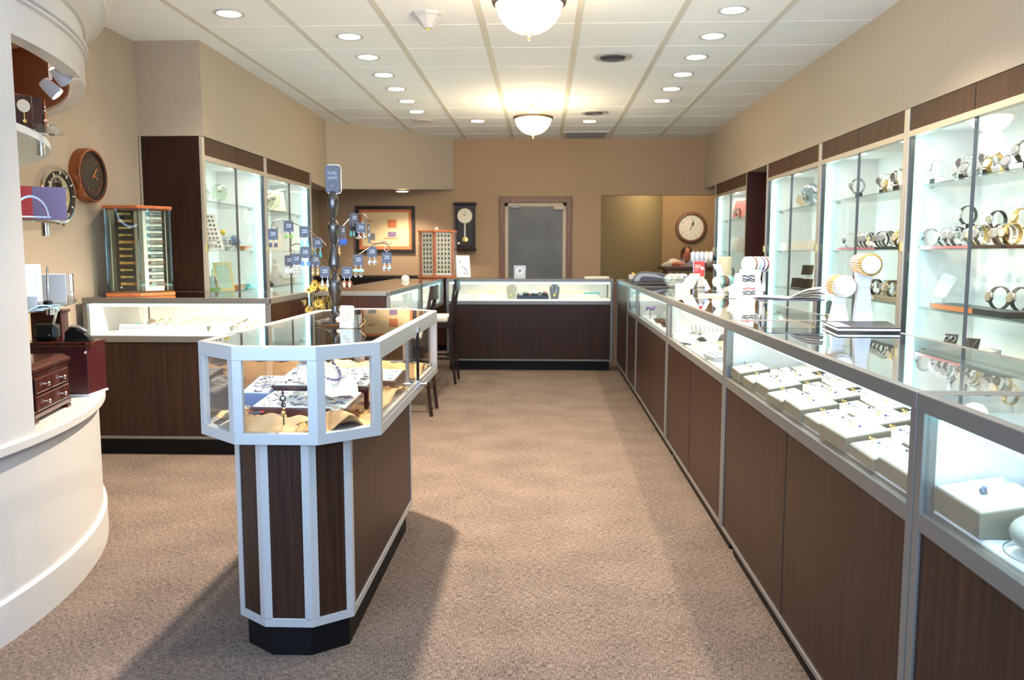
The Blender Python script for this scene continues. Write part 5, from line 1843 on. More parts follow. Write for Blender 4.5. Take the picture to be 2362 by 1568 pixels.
ramp('white curved bracelet ramp on a grey base in the third right case', (0.955, 4.62, DZ), RZ + R(50), W=0.11, D=0.13, base='grey')
ramp('small white bracelet ramp left of the ribbed roll in the third case', (0.845, 4.76, DZ), RZ + R(20), W=0.09, D=0.09, H=0.055)
ramp('white bracelet ramp with black underside nearest the aisle in the third case', (0.85, 4.56, DZ), RZ + R(20), W=0.10, D=0.10, H=0.045, base='black')
for k, (x, y, lb) in enumerate(((0.80, 4.35, 'pale green edged flat tray in the third right case'), (0.785, 3.90, 'grey rimmed flat tray next to the post in the third right case'), (0.92, 4.38, 'cream tray with rows of small studs in the third right case'))):
    t = thing('flat_tray', lb, 'tray', (x, y, DZ), RZ + R(5 * k), 'flat trays in the third case')
    MB().hull([(-0.09, 0, 0), (0.09, 0, 0), (0.09, 0, 0.02), (-0.09, 0, 0.02)][::-1], [(-0.09, 0.11, 0), (0.09, 0.11, 0), (0.09, 0.11, 0.03), (-0.09, 0.11, 0.03)][::-1]).build('case', ['cream_light', 'grey_light', 'cream'][k], t, bev=0.002)
    mb = MB()
    for i in range(5):
        for j in range(3):
            mb.ball((-0.065 + 0.032 * i, 0.02 + 0.033 * j, 0.024 + 0.003 * j), 0.004, 6)
    o = mb.build('studs', ['silver', 'silver', 'gold'][k], t, smooth=True)
    o['kind'] = 'stuff'
# fourth unit: dark bracelet cluster, small wooden bowls with gems, white ramps
q = thing('garnet_bracelet', 'dark red bead bracelet on a thin stand in the fourth right case', 'bracelet', (0.83, 6.38, DZ), PI / 2)
mb = MB()
for k in range(18):
    a = 2 * PI * k / 18
    mb.ball((0.035 * math.cos(a), 0.028 * math.sin(a), 0.075 + 0.008 * math.sin(3 * a)), 0.0085, 8)
mb.build('beads', 'violet', q, smooth=True)
MB().cyl((0, 0, 0), (0, 0, 0.072), 0.004, 8).box(-0.07, 0.035, -0.003, 0.003, 0.068, 0.072).build('stand', 'grey', q)
for k, (x, y, lb) in enumerate(((0.845, 5.94, 'left'), (0.845, 5.62, 'right'))):
    q = thing('gem_dish', 'small brown wooden dish holding crystals in the fourth right case, %s one' % lb, 'dish', (x, y, DZ), 0, 'gem dishes')
    MB().lathe([(0, 0), (0.028, 0), (0.045, 0.022), (0.05, 0.03), (0.044, 0.03), (0.03, 0.01), (0, 0.008)], 20).build('dish', 'desk_wood' if k else 'door_wood', q, smooth=True)
    for j in range(3):
        MB().ball((0.02 * math.cos(2.1 * j), 0.02 * math.sin(2.1 * j), 0.042), 0.016, 10).build('crystal', 'clear_thing', q, smooth=True)
for k in range(4):
    ramp('white ramp in the fourth right case, %s from its far end' % ORD[k], (1.05, 6.6 - 0.3 * k, DZ), RZ + R(8), W=0.2, D=0.14, H=0.05)


# ------------------------------------------------------------------ watches on the wall shelves
def watch_proto(band, dialm, block):
    t = thing('wrist_watch', 'watch', 'watch', group='watches')
    zc = 0.038 + (0.030 if block else 0.0)
    mb = MB().band((0, 0, zc), 0.034, 0.019, 0.003, R(-70), R(250), 26, 'x', 1.12)
    mb.build('band', band, t, smooth=True)
    mb = MB()
    mb.M = Matrix.Translation((0, -0.036, zc + 0.004)) @ Matrix.Rotation(R(80), 4, 'X')
    mb.lathe([(0, -0.003), (0.019, -0.003), (0.020, 0), (0.020, 0.006), (0.017, 0.008), (0, 0.0075)], 20)
    o = mb.build('case', 'gold' if band == 'gold' else 'silver', t, smooth=True)
    mb = MB()
    mb.M = Matrix.Translation((0, -0.0442, zc + 0.0055)) @ Matrix.Rotation(R(80), 4, 'X')
    mb.lathe([(0, 0), (0.0155, 0), (0.0155, 0.0006), (0, 0.0006)], 18)
    mb.build('dial', dialm, o)
    if block:
        MB().box(-0.022, 0.022, -0.02, 0.02, 0, 0.031).build('block', 'paper' if block == 1 else 'black', t, bev=0.001)
        MB().box(-0.0205, 0.0205, -0.0206, -0.02, 0.003, 0.028).build('label_plate', 'black' if block == 1 else 'paper', t)
    return t


WP = {}
for nm, a in dict(silver=('chrome', 'grey_light', 0), silver_block=('chrome', 'card_grey', 1), gold=('gold', 'cream', 0), black=('black', 'grey_light', 2), leather=('dial_dark', 'beige', 0), twotone=('gold', 'dial_dark', 1)).items():
    WP[nm] = Proto(watch_proto(*a))
LOOKS = dict(silver='silver bracelet watch', silver_block='silver watch on white block', gold='gold watch', black='black watch on black block', leather='dark leather watch', twotone='gold watch on white block')


def watches(px_list, shelf, where, x=2.27, up=0.0, kinds=None, sc=1.3):
    ks = kinds or ['silver', 'silver_block', 'leather', 'silver', 'gold', 'silver_block', 'silver', 'twotone', 'leather', 'black']
    for i, px in enumerate(px_list):
        k = ks[i % len(ks)]
        y = at(px, 583, X=x).y
        WP[k].put((x + 0.02 * ((i * 5) % 3 - 1), y, shelf + up + 0.001), -PI / 2 + R(4 + (i * 29) % 23), '%s, %s, %s from far end' % (LOOKS[k], where, ORD[i]), 'watches on the %s' % where, sc)


watches([2160, 2202, 2219, 2238, 2256, 2274, 2294, 2314, 2350], 1.645, 'top shelf of the nearest wall case', kinds=['silver_block', 'silver', 'silver_block', 'silver', 'silver', 'silver_block', 'gold', 'silver', 'black'])
watches([2150, 2172, 2194, 2216, 2236, 2254, 2274, 2296, 2318, 2342], 1.28, 'middle shelf of the nearest wall case', up=0.02, kinds=['silver', 'silver', 'silver', 'silver', 'silver', 'gold', 'silver', 'leather', 'silver', 'gold'])
watches([2236, 2288, 2352], 1.28, 'raised above middle shelf of nearest case', x=2.40, up=0.10, kinds=['black', 'leather', 'gold'])
watches([2322, 2352], 0.95, 'lower shelf of the nearest wall case', up=0.035, kinds=['leather', 'leather'], sc=1.4)
watches([1978, 2028, 2048, 2074], 1.645, 'top shelf of the second wall case', kinds=['black', 'silver_block', 'gold', 'silver_block'])
watches([1966, 1981, 1996, 2011, 2026, 2041, 2056, 2068], 1.28, 'middle shelf of the second wall case', up=0.02, kinds=['silver', 'gold', 'silver', 'silver', 'leather', 'silver', 'silver', 'gold'])
watches([1965, 1982, 2016, 2032, 2046, 2060, 2072], 0.95, 'lower shelf of the second wall case', up=0.03, kinds=['leather', 'silver', 'silver', 'leather', 'silver', 'gold', 'leather'])
# long sloping boards under the watch rows
def board(label, x, y0, y1, z, h, m1, m2):
    t = thing('display_board', label, 'display board', (x, y1, z + 0.001), RZ * 0 - PI / 2, 'display boards under the watches')
    W_ = y1 - y0
    MB().box(0, W_, -0.09, 0.05, 0, h).build('board', m1, t, bev=0.002)
    MB().box(0.02, W_ * 0.6, -0.0915, -0.09, 0.002, h - 0.002).build('front_strip', m2, t)


board('black board with pink strip under the middle watches of the nearest wall case', 2.27, 3.95, 5.0 - 0.10, 1.28, 0.018, 'black', 'pink')
board('black board with pink strip under the middle watches of the second wall case', 2.27, 5.05, 6.25, 1.28, 0.018, 'black', 'pink')
board('dark board with orange strip under the lower watches of the nearest wall case', 2.27, 3.95, 4.72, 0.95, 0.03, 'black', 'orange')
board('pale block under the lower watches of the second wall case', 2.27, 5.05, 6.2, 0.95, 0.028, 'beige', 'paper')
# pendant pad leaning in the nearest case
q = thing('necklace_pad', 'white slanted necklace pad on the lower shelf of the nearest wall case', 'necklace display', (2.28, 4.83, 0.951), -PI / 2 + R(35))
mb = MB()
mb.hull([(-0.04, 0.0, 0.07), (0.03, 0.0, 0.05), (0.035, 0.012, 0.05), (-0.035, 0.012, 0.07)], [(-0.035, 0.09, 0.20), (0.055, 0.09, 0.165), (0.06, 0.10, 0.165), (-0.03, 0.10, 0.20)])
mb.build('pad', 'paper', q, bev=0.004)
MB().tube([(-0.03, 0.08, 0.20), (0.0, 0.03, 0.118), (0.045, 0.08, 0.17)], 0.0015, 6).ball((0, 0.03, 0.118), 0.006, 8).build('pendant_chain', 'silver', q)
MB().cyl((0, 0.05, 0), (0.005, 0.05, 0.12), 0.004, 8).box(-0.03, 0.03, 0.02, 0.08, 0, 0.004).build('stand', 'clear_thing', q)
for k, (px, lb) in enumerate(((2148, 'leftmost'), (2160, 'middle'), (2180, 'rightmost'))):
    q = thing('finger_ring', 'tiny ring on the lower shelf of the nearest wall case, %s of three' % lb, 'ring', (2.2, at(px, 700, X=2.2).y, 0.951), -PI / 2, 'rings on the lower wall shelf')
    finger_ring(q, (0, 0, 0.012), 'gold' if k == 1 else 'silver', 'violet' if k == 2 else 'ltblue', 1.5)
# bottom boards of the nearest case
for k, (px, lb) in enumerate(((2188, 'black earring card with two silver hoops at the bottom of the nearest wall case'), (2238, 'black curved pad with a fine V chain at the bottom of the nearest wall case'))):
    q = thing('jewellery_card', lb, 'jewellery card', (2.3, at(px, 780, X=2.3).y, 0.716), -PI / 2 + R(40), 'black jewellery cards')
    MB().hull([(-0.035, 0, 0), (0.035, 0, 0), (0.035, 0.008, 0), (-0.035, 0.008, 0)], [(-0.032, 0.03, 0.085), (0.04, 0.03, 0.085), (0.04, 0.035, 0.085), (-0.032, 0.035, 0.085)]).build('card', 'black', q)
    if k == 0:
        MB().torus((-0.014, 0.012, 0.06), 0.013, 0.003, 'y').build('hoop', 'silver', q, smooth=True)
        MB().torus((0.02, 0.012, 0.06), 0.013, 0.003, 'y').build('hoop', 'silver', q, smooth=True)
    else:
        MB().tube([(-0.022, 0.02, 0.08), (0.0, 0.0, 0.02), (0.03, 0.02, 0.08)], 0.0012, 5).ball((0, -0.002, 0.02), 0.004, 6).build('chain', 'silver', q)
tag(MB().box(2.14, 2.48, 3.7, 4.85, 0.703, 0.713).build('shelf_board', 'shelf_glass', None), 'lowest glass shelf in the nearest wall case, under the black cards', 'shelf')
q = thing('flat_tray', 'black tray with a white sloped front at the bottom right of the nearest case', 'tray', (2.26, 4.16, 0.714), -PI / 2 + R(10))
MB().box(-0.14, 0.14, -0.06, 0.06, 0, 0.03).build('tray', 'black', q, bev=0.002)
MB().hull([(-0.13, -0.07, 0.03), (-0.03, -0.07, 0.03), (-0.03, 0.05, 0.033), (-0.13, 0.05, 0.033)], [(-0.13, -0.07, 0.034), (-0.03, -0.07, 0.034), (-0.03, 0.05, 0.06), (-0.13, 0.05, 0.06)]).build('white_pad', 'paper', q)

# crystal globes and frames, third case
def globe(label, loc, r_, m_, foot='clear_thing'):
    t = thing('glass_globe', label, 'glass ornament', loc, 0, 'glass globes')
    MB().lathe([(0, 0), (r_ * 0.5, 0), (r_ * 0.5, 0.008), (r_ * 0.2, 0.014), (r_ * 0.15, 0.03), (0, 0.03)], 20).build('foot', foot, t, smooth=True)
    MB().ball((0, 0, 0.028 + r_), r_, 24).build('globe', m_, t, smooth=True)
    MB().ball((r_ * 0.25, -r_ * 0.5, 0.03 + r_ * 1.3), r_ * 0.35, 12).build('inner_swirl', 'paper', t, smooth=True)
    return t


def YX(px, x=2.3):
    return at(px, 583, X=x).y


globe('amber tinted glass globe on the top shelf of the third right wall case', (2.30, YX(1846), 1.646), 0.055, 'colour_glass_amber')
globe('larger blue glass globe on the top shelf of the third right wall case', (2.32, YX(1862), 1.646), 0.09, 'colour_glass_blue')
globe('clear glass globe nearest the post on the top shelf of the third right case', (2.28, YX(1878), 1.646), 0.075, 'clear_thing')


def easel(name, label, loc, rz, W_, H_, m1, m2, group='cards and frames on the shelves', cat='frame'):
    t = thing(name, label, cat, loc, rz, group)
    MB().hull([(-W_ / 2, 0, 0), (W_ / 2, 0, 0), (W_ / 2, 0.006, 0), (-W_ / 2, 0.006, 0)], [(-W_ / 2, H_ * 0.25, H_), (W_ / 2, H_ * 0.25, H_), (W_ / 2, H_ * 0.25 + 0.006, H_), (-W_ / 2, H_ * 0.25 + 0.006, H_)]).build('frame', m1, t, bev=0.001)
    e = min(W_, H_) * 0.14
    f0, f1 = e / H_, 1 - e / H_
    MB().hull([(-W_ / 2 + e, H_ * 0.25 * f0 - 0.002, H_ * f0), (W_ / 2 - e, H_ * 0.25 * f0 - 0.002, H_ * f0), (W_ / 2 - e, H_ * 0.25 * f0, H_ * f0), (-W_ / 2 + e, H_ * 0.25 * f0, H_ * f0)],
              [(-W_ / 2 + e, H_ * 0.25 * f1 - 0.002, H_ * f1), (W_ / 2 - e, H_ * 0.25 * f1 - 0.002, H_ * f1), (W_ / 2 - e, H_ * 0.25 * f1, H_ * f1), (-W_ / 2 + e, H_ * 0.25 * f1, H_ * f1)]).build('panel', m2, t)
    MB().hull([(-0.01, H_ * 0.42, 0), (0.01, H_ * 0.42, 0), (0.01, H_ * 0.42 + 0.003, 0), (-0.01, H_ * 0.42 + 0.003, 0)], [(-0.01, H_ * 0.22, H_ * 0.8), (0.01, H_ * 0.22, H_ * 0.8), (0.01, H_ * 0.22 + 0.003, H_ * 0.8), (-0.01, H_ * 0.22 + 0.003, H_ * 0.8)]).build('strut', m1, t)
    return t


FR = -PI / 2 + R(42)
for k, px in enumerate((1806, 1822, 1840, 1856, 1872)):
    easel('jewellery_ramp', 'white sloped card on the middle shelf of the third right case, %s from far end' % ORD[k], (2.26, YX(px, 2.26), 1.281), FR, 0.10, 0.07 + 0.015 * (k > 1), 'paper', 'cream_light', cat='display card')
for k, (px, z) in enumerate(((1838, 0.951), (1862, 0.951), (1862, 1.07))):
    easel('gift_box', 'small dark square box in the third right case, %s' % ('left on the lower shelf', 'right on the lower shelf', 'on the raised plate')[k], (2.28, YX(px, 2.28), z), FR, 0.105, 0.085, 'dial_dark', 'black', 'dark boxes in the third case', 'box')
q = thing('riser', 'glass riser plate above the lower shelf of the third right case', 'riser', (2.2, 6.52, 0.951))
MB().box(0, 0.22, 0, 0.46, 0.107, 0.117).build('plate', 'shelf_glass', q)
for y in (0.03, 0.43):
    MB().box(0.1, 0.14, y - 0.005, y + 0.005, 0, 0.107).build('leg', 'clear_thing', q)
# farthest right case
easel('framed_card', 'white frame with a red figure on the top shelf of the farthest right case', (2.30, YX(1700), 1.646), FR, 0.22, 0.26, 'paper', 'pink')
easel('framed_card', 'white card on the middle shelf of the farthest right case, left', (2.3, YX(1693), 1.281), FR, 0.12, 0.17, 'paper', 'cream_light')
easel('framed_card', 'white card on the middle shelf of the farthest right case, right', (2.3, YX(1708), 1.281), FR, 0.11, 0.15, 'cream_light', 'paper')
for k, px in enumerate((1688, 1700, 1712)):
    WP['black'].put((2.27, YX(px, 2.27), 1.646 if k == 1 else 0.951), FR, 'dark watch in the farthest right case, %s' % ('left on the lower shelf', 'below the white frame on the top shelf', 'right on the lower shelf')[k], 'watches in the farthest case', 1.2)
# left wall cases (x about -2.65), faces turned to the aisle
FL = PI / 2 - R(42)


def YL(px, x=-2.62):
    return at(px, 583, X=x).y


globe('pale violet glass globe on the top shelf of the nearer left wall case', (-2.68, YL(482), 1.646), 0.06, 'clear_thing')
globe('blue and green glass globe on the top shelf of the nearer left wall case', (-2.62, YL(511), 1.646), 0.07, 'colour_glass_green')
q = thing('crystal_vase', 'bright cut crystal vase at the near end of the top shelf, left case', 'vase', (-2.56, YL(472, -2.56), 1.646))
MB().lathe([(0, 0), (0.03, 0), (0.045, 0.03), (0.055, 0.07), (0.03, 0.10), (0.035, 0.13), (0.028, 0.13), (0.024, 0.10), (0, 0.09)], 12).build('vase', 'clear_thing', q)
MB().ball((0, 0, 0.06), 0.025, 10).build('inner_core', 'paper', q, smooth=True)
q = thing('earring_board', 'upright board with rows of small pieces on the middle shelf, nearer left case', 'display board', (-2.62, YL(492), 1.281), FL)
MB().hull([(-0.09, 0, 0), (0.10, 0, 0), (0.10, 0.006, 0), (-0.09, 0.006, 0)], [(-0.10, 0.09, 0.29), (0.07, 0.09, 0.29), (0.07, 0.096, 0.29), (-0.10, 0.096, 0.29)]).build('board', 'paper', q)
mb = MB()
for i in range(5):
    for j in range(8):
        mb.cbox((-0.07 + 0.032 * i - j * 0.003, 0.004 + 0.011 * j, 0.03 + 0.034 * j), 0.015, 0.006, 0.014)
o = mb.build('small_pieces', 'card_grey', q)
o['kind'] = 'stuff'
MB().hull([(-0.13, 0.02, 0), (-0.09, 0.02, 0), (-0.09, 0.03, 0), (-0.13, 0.03, 0)], [(-0.13, 0.09, 0.28), (-0.11, 0.09, 0.28), (-0.11, 0.1, 0.28), (-0.13, 0.1, 0.28)]).build('side_panel', 'orange_wood', q)
for k, (px, h_, lb) in enumerate(((470, 0.21, 'tall'), (490, 0.08, 'small'))):
    q = thing('goblet', '%s frosted glass goblet on the middle shelf of the nearer left case' % lb, 'goblet', (-2.53, YL(px, -2.53), 1.281), 0, 'frosted goblets')
    MB().lathe([(0, 0), (0.035, 0), (0.03, h_ * 0.05), (0.012, h_ * 0.12), (0.02, h_ * 0.3), (0.036, h_ * 0.6), (0.03, h_ * 0.8), (0.04, h_), (0.036, h_), (0.02, h_ * 0.5), (0, h_ * 0.4)], 20).build('glass', 'paper', q, smooth=True)
globe('marbled blue ball on the middle shelf of the nearer left case', (-2.62, YL(543), 1.281), 0.05, 'blue_grey')
globe('clear ball beside the marbled blue one in the nearer left case', (-2.62, YL(524), 1.281), 0.042, 'clear_thing')
q = thing('perfume_bottle', 'small bottle with a yellow stopper on the middle shelf, nearer left case', 'bottle', (-2.68, YL(516, -2.68), 1.281))
MB().lathe([(0, 0), (0.03, 0), (0.035, 0.05), (0.012, 0.10), (0.01, 0.13), (0, 0.13)], 16).build('bottle', 'clear_thing', q, smooth=True)
MB().ball((0, 0, 0.15), 0.024, 12).build('stopper', 'yellow', q, smooth=True)
for k, (px, z, m_, lb) in enumerate(((560, 1.281, 'orange', 'orange and black glass dish at the far end of the middle shelf, left case'), (520, 1.281, 'paper', 'flat white dish on the middle shelf of the nearer left case'),
                                     (486, 0.951, 'green', 'green glass dish on the lower shelf of the nearer left case'), (545, 0.951, 'orange', 'orange flower shaped dish on the lower shelf, nearer left case'), (566, 0.951, 'teal', 'small teal dish at the far end of the lower shelf, left case'))):
    q = thing('glass_dish', lb, 'dish', (-2.58, YL(px, -2.58), z), 0, 'glass dishes')
    mb = MB()
    n_ = 24
    rows = []
    for rr_, zz in ((0.012, 0.003), (0.04, 0.012), (0.065, 0.03), (0.07, 0.034)):
        rows.append([mb.v((rr_ * (1 + 0.12 * math.sin(5 * 2 * PI * j / n_)) * math.cos(2 * PI * j / n_), rr_ * (1 + 0.12 * math.sin(5 * 2 * PI * j / n_)) * math.sin(2 * PI * j / n_), zz)) for j in range(n_)])
    mb.f(rows[0])
    for A, B in zip(rows, rows[1:]):
        for j in range(n_):
            mb.f([A[j], A[(j + 1) % n_], B[(j + 1) % n_], B[j]])
    o = mb.build('dish', m_, q, smooth=True)
    sd_ = o.modifiers.new('thickness', 'SOLIDIFY')
    sd_.thickness = 0.004
    MB().lathe([(0, 0), (0.02, 0), (0.014, 0.006), (0, 0.006)], 16).build('foot', 'black' if k < 2 else m_, q)
easel('framed_card', 'yellow and mint glass panel standing on the lower shelf, nearer left case', (-2.62, YL(518), 0.951), FL, 0.16, 0.23, 'pale_yellow', 'mint')
q = thing('glass_bell', 'clear bell with green base on the lower shelf of the nearer left case', 'glass ornament', (-2.60, YL(488, -2.6), 0.985))
MB().lathe([(0, 0.10), (0.02, 0.098), (0.05, 0.05), (0.065, 0.0), (0.06, 0.0), (0.045, 0.048), (0.015, 0.09), (0, 0.092)], 20).build('bell', 'clear_thing', q, smooth=True)
MB().tube([(0, 0, 0.098), (0, 0, 0.15)], 0.005, 8).build('handle', 'green', q)
# farther left case
easel('framed_card', 'large clear framed award on the top shelf of the farther left case', (-2.66, YL(645, -2.66), 1.646), FL, 0.26, 0.26, 'clear_thing', 'cream_light')
globe('clear globe with green swirl on the top shelf of the farther left case', (-2.55, YL(633, -2.55), 1.646), 0.075, 'colour_glass_green')
globe('small clear globe at the near end of the top shelf, farther left case', (-2.55, YL(622, -2.55), 1.646), 0.055, 'clear_thing')
easel('framed_card', 'white card standing on the middle shelf of the farther left case', (-2.62, YL(640), 1.281), FL, 0.14, 0.18, 'paper', 'cream_light')
q = thing('porcelain_figure', 'white porcelain figure on the lower shelf of the farther left case', 'figurine', (-2.62, YL(633), 0.951))
MB().lathe([(0, 0), (0.06, 0), (0.065, 0.03), (0.045, 0.09), (0.03, 0.15), (0.034, 0.18), (0.02, 0.20), (0.024, 0.225), (0.018, 0.245), (0, 0.25)], 20).build('figure', 'paper', q, smooth=True)
MB().ball((0.045, 0, 0.10), 0.03, 12, (1, 0.7, 1.3)).build('wing', 'paper', q, smooth=True)
q = thing('candle_holder', 'small dark block with a shiny gold ball on the lower shelf, farther left case', 'ornament', (-2.55, YL(620, -2.55), 0.951))
MB().box(-0.03, 0.03, -0.02, 0.02, 0, 0.03).build('block', 'black', q, bev=0.002)
MB().ball((0, 0, 0.048), 0.019, 12).build('ball', 'gold', q, smooth=True)
q = thing('napkin_box', 'long low cream box on the lower shelf of the farther left case', 'box', (-2.6, YL(652), 0.951), FL)
MB().box(-0.09, 0.09, -0.03, 0.03, 0, 0.05).build('box', 'cream_light', q, bev=0.003)
MB().box(-0.094, 0.094, -0.034, 0.034, 0.05, 0.06).build('lid', 'cream', q, bev=0.002)

# ------------------------------------------------------------------ things standing on the right run
TT = T + 0.001


def bracelet_stand(name, label, loc, rz, zc, L, r_, body, rings, post_w=0.07, cap=None, group='bracelet stands'):
    """horizontal roll along local y on a flared post"""
    t = thing(name, label, 'bracelet display', loc, rz, group)
    mb = MB()
    h = zc - loc[2] - r_ * 0.9
    mb.hull([(-post_w * 0.5, -0.03, 0), (post_w * 0.5, -0.03, 0), (post_w * 0.5, 0.03, 0), (-post_w * 0.5, 0.03, 0)],
            [(-post_w * 0.36, -0.012, h * 0.7), (post_w * 0.30, -0.012, h * 0.7), (post_w * 0.30, 0.012, h * 0.7), (-post_w * 0.36, 0.012, h * 0.7)])
    mb.hull([(-post_w * 0.36, -0.012, h * 0.7), (post_w * 0.30, -0.012, h * 0.7), (post_w * 0.30, 0.012, h * 0.7), (-post_w * 0.36, 0.012, h * 0.7)],
            [(-post_w * 0.52, -0.02, h), (post_w * 0.36, -0.02, h), (post_w * 0.36, 0.02, h), (-post_w * 0.52, 0.02, h)])
    mb.build('post', body, t, bev=0.004)
    mb = MB()
    z = zc - loc[2]
    mb.M = Matrix.Translation((0, -L / 2, z)) @ Matrix.Rotation(-PI / 2, 4, 'X')
    mb.lathe([(0, 0), (r_ - 0.003, 0), (r_, 0.003), (r_, L - 0.003), (r_ - 0.003, L), (0, L)], 32)
    mb.build('roll', body, t, smooth=True)
    if cap:
        mb = MB()
        mb.M = Matrix.Translation((0, -L / 2 - 0.028, z)) @ Matrix.Rotation(-PI / 2, 4, 'X')
        mb.lathe([(0, 0), (r_ * 0.8, 0), (r_ * 0.8, 0.03), (0, 0.03)], 24)
        mb.build('end_cap', cap, t, smooth=True)
    n = len(rings)
    for k, mm in enumerate(rings):
        if mm is None:
            continue
        y = -L / 2 + L * (k + 0.8) / (n + 0.6)
        mb = MB()
        m2 = 26
        if k % 2:
            mb.torus((0, y, z), r_ + 0.003, 0.0032, 'y', seg=30, ts=6)
            for j in range(m2):
                a = 2 * PI * j / m2
                mb.ball(((r_ + 0.005) * math.cos(a), y, z + (r_ + 0.005) * math.sin(a)), 0.0035, 6)
        else:
            for j in range(m2):
                a = 2 * PI * j / m2
                mb.ball(((r_ + 0.004) * math.cos(a), y, z + (r_ + 0.004) * math.sin(a)), 0.0052, 6)
        mb.build('bracelet', mm, t, smooth=True)
    return t


mat('rose_gold', (0.85, 0.50, 0.36), 0.25, 0.9)
mat('rose_stone', (0.85, 0.62, 0.55), 0.3)
p_ = at(1989, 748, Z=TT)
bracelet_stand('bracelet_stand', 'taller white roll stand stacked with gold and rose bangles on the right run', (p_.x, p_.y, TT), R(-8), at(2010, 610, Y=p_.y - 0.05).z, 0.20, 0.034, 'paper',
               ['gold', 'silver', 'gold', 'rose_gold', 'silver', 'rose_stone', 'gold', 'rose_gold', 'rose_stone', 'rose_gold', 'silver', 'rose_stone', 'grey_light', 'rose_gold', None])
p_ = at(1934, 746, Z=TT)
bracelet_stand('bracelet_stand', 'shorter white roll stand with rose and crystal bangles, left of the taller one', (p_.x, p_.y, TT), R(-6), at(1945, 660, Y=p_.y - 0.05).z, 0.20, 0.035, 'paper',
               [None, 'silver', 'rose_stone', 'silver', 'gold', 'rose_gold', 'gold', 'rose_gold', 'rose_gold', None, 'rose_gold', 'rose_stone', 'silver', 'rose_stone', None])
# black counter pad
c4 = [at(a, b, Z=TT) for a, b in ((1932, 766), (2078, 767), (2046, 750), (1896, 750))]
q = thing('counter_pad', 'flat dark presentation pad with white edge lying on the right run', 'pad', (c4[0].x, c4[0].y, TT))
pts = [(p.x - c4[0].x, p.y - c4[0].y) for p in c4]
MB().prism(pts, 0, 0.005).build('base', 'black', q, bev=0.001)
MB().prism(inset(pts, 0.001), 0.005, 0.012).build('pages', 'paper', q)
MB().prism(pts, 0.012, 0.016).build('cover', 'dial_dark', q, bev=0.001)
MB().prism([tuple(Vector(pts[3]).lerp(Vector(pts[0]), 0.25)), tuple(Vector(pts[0]).lerp(Vector(pts[3]), 0.1)), tuple((Vector(pts[0]).lerp(Vector(pts[3]), 0.1)) + Vector((0.05, 0.0))), tuple((Vector(pts[3]).lerp(Vector(pts[0]), 0.25)) + Vector((0.05, 0.005)))], 0.016, 0.0175).build('clasp', 'grey_light', q)
# acrylic riser with magazine
p_ = at(1872, 740, Z=TT)
q = thing('acrylic_riser', 'clear acrylic riser block carrying the open magazine on the right run', 'riser', (1.11, 3.72, TT), R(-10))
MB().box(-0.15, 0.17, -0.12, 0.13, 0.066, 0.070).box(-0.15, -0.146, -0.12, 0.13, 0, 0.066).box(0.166, 0.17, -0.12, 0.13, 0, 0.066).build('riser', 'clear_thing', q, bev=0.001)
q = thing('magazine', 'open glossy magazine with fanned pages on the acrylic riser', 'magazine', (1.10, 3.72, TT + 0.071), R(-20))
mb = MB()
def page(mb, lift, x0, x1, th=0.0008, dx=0):
    n = 8
    a, b = [], []
    for k in range(n + 1):
        u = k / n
        x = x0 + (x1 - x0) * u
        z = 0.004 + lift * math.sin(u * PI * 0.6)
        a.append((x, z))
    for (xa, za), (xb, zb) in zip(a, a[1:]):
        mb.hull([(xa, -0.09, za), (xb, -0.09, zb), (xb, -0.09, zb + th), (xa, -0.09, za + th)], [(xa + dx, 0.10, za), (xb + dx, 0.10, zb), (xb + dx, 0.10, zb + th), (xa + dx, 0.10, za + th)])
page(mb, 0.004, 0, -0.14)
page(mb, 0.02, 0, 0.15)
page(mb, 0.045, 0, 0.15)
mb.build('pages', 'paper', q, smooth=True)
mb = MB()
page(mb, 0.032, 0, 0.135)
page(mb, 0.010, 0.0, 0.13)
mb.build('printed_pages', 'rose_stone', q, smooth=True)
MB().box(-0.145, 0.15, -0.092, 0.102, 0, 0.0035).build('cover', 'burgundy', q)
# charms near the riser
for k, (px, py) in enumerate(((1770, 722), (1905, 728))):
    p_ = at(px, py, Z=TT)
    q = thing('small_charm', 'tiny gold charm on the glass top %s the acrylic riser' % ('left of' if k == 0 else 'right of'), 'charm', (p_.x, p_.y, TT), 0, 'tiny charms on the counter')
    MB().ball((0, 0, 0.006), 0.006, 8, (1, 1, 0.9)).build('bead', 'gold', q, smooth=True)
    MB().torus((0.008, 0, 0.002), 0.006, 0.0012).build('loop', 'gold', q, smooth=True)

# fourth-unit cluster: T roll stand with necklaces, rack, turquoise roll
p_ = at(1742, 690, Z=TT)
Y4 = p_.y
q = bracelet_stand('bracelet_stand', 'wide white roll stand with charm bracelets and white tags hanging down', (p_.x, Y4, TT), R(-62), at(1742, 609, Y=Y4).z, 0.17, 0.036, 'paper',
                   ['paper', 'ltblue', 'paper', 'copper', 'paper', 'turquoise', 'paper', 'violet', 'paper', 'copper', 'paper'], post_w=0.09)
for k in range(4):
    MB().hull([(-0.005, -0.07 + k * 0.04, 0.045), (-0.003, -0.07 + k * 0.04, 0.045), (-0.003, -0.04 + k * 0.04, 0.045), (-0.005, -0.04 + k * 0.04, 0.045)],
              [(-0.003, -0.065 + k * 0.04, 0.165), (-0.001, -0.065 + k * 0.04, 0.165), (-0.001, -0.045 + k * 0.04, 0.165), (-0.003, -0.045 + k * 0.04, 0.165)]).build('hanging_tag', 'paper', q)
p_ = at(1726, 702, Z=TT)
q = thing('necklace_rack', 'white tiered rack hung with black and red bead strands on the right run', 'necklace display', (p_.x, p_.y, TT), R(20))
MB().box(-0.05, 0.05, -0.035, 0.035, 0, 0.05).build('base', 'paper', q, bev=0.004)
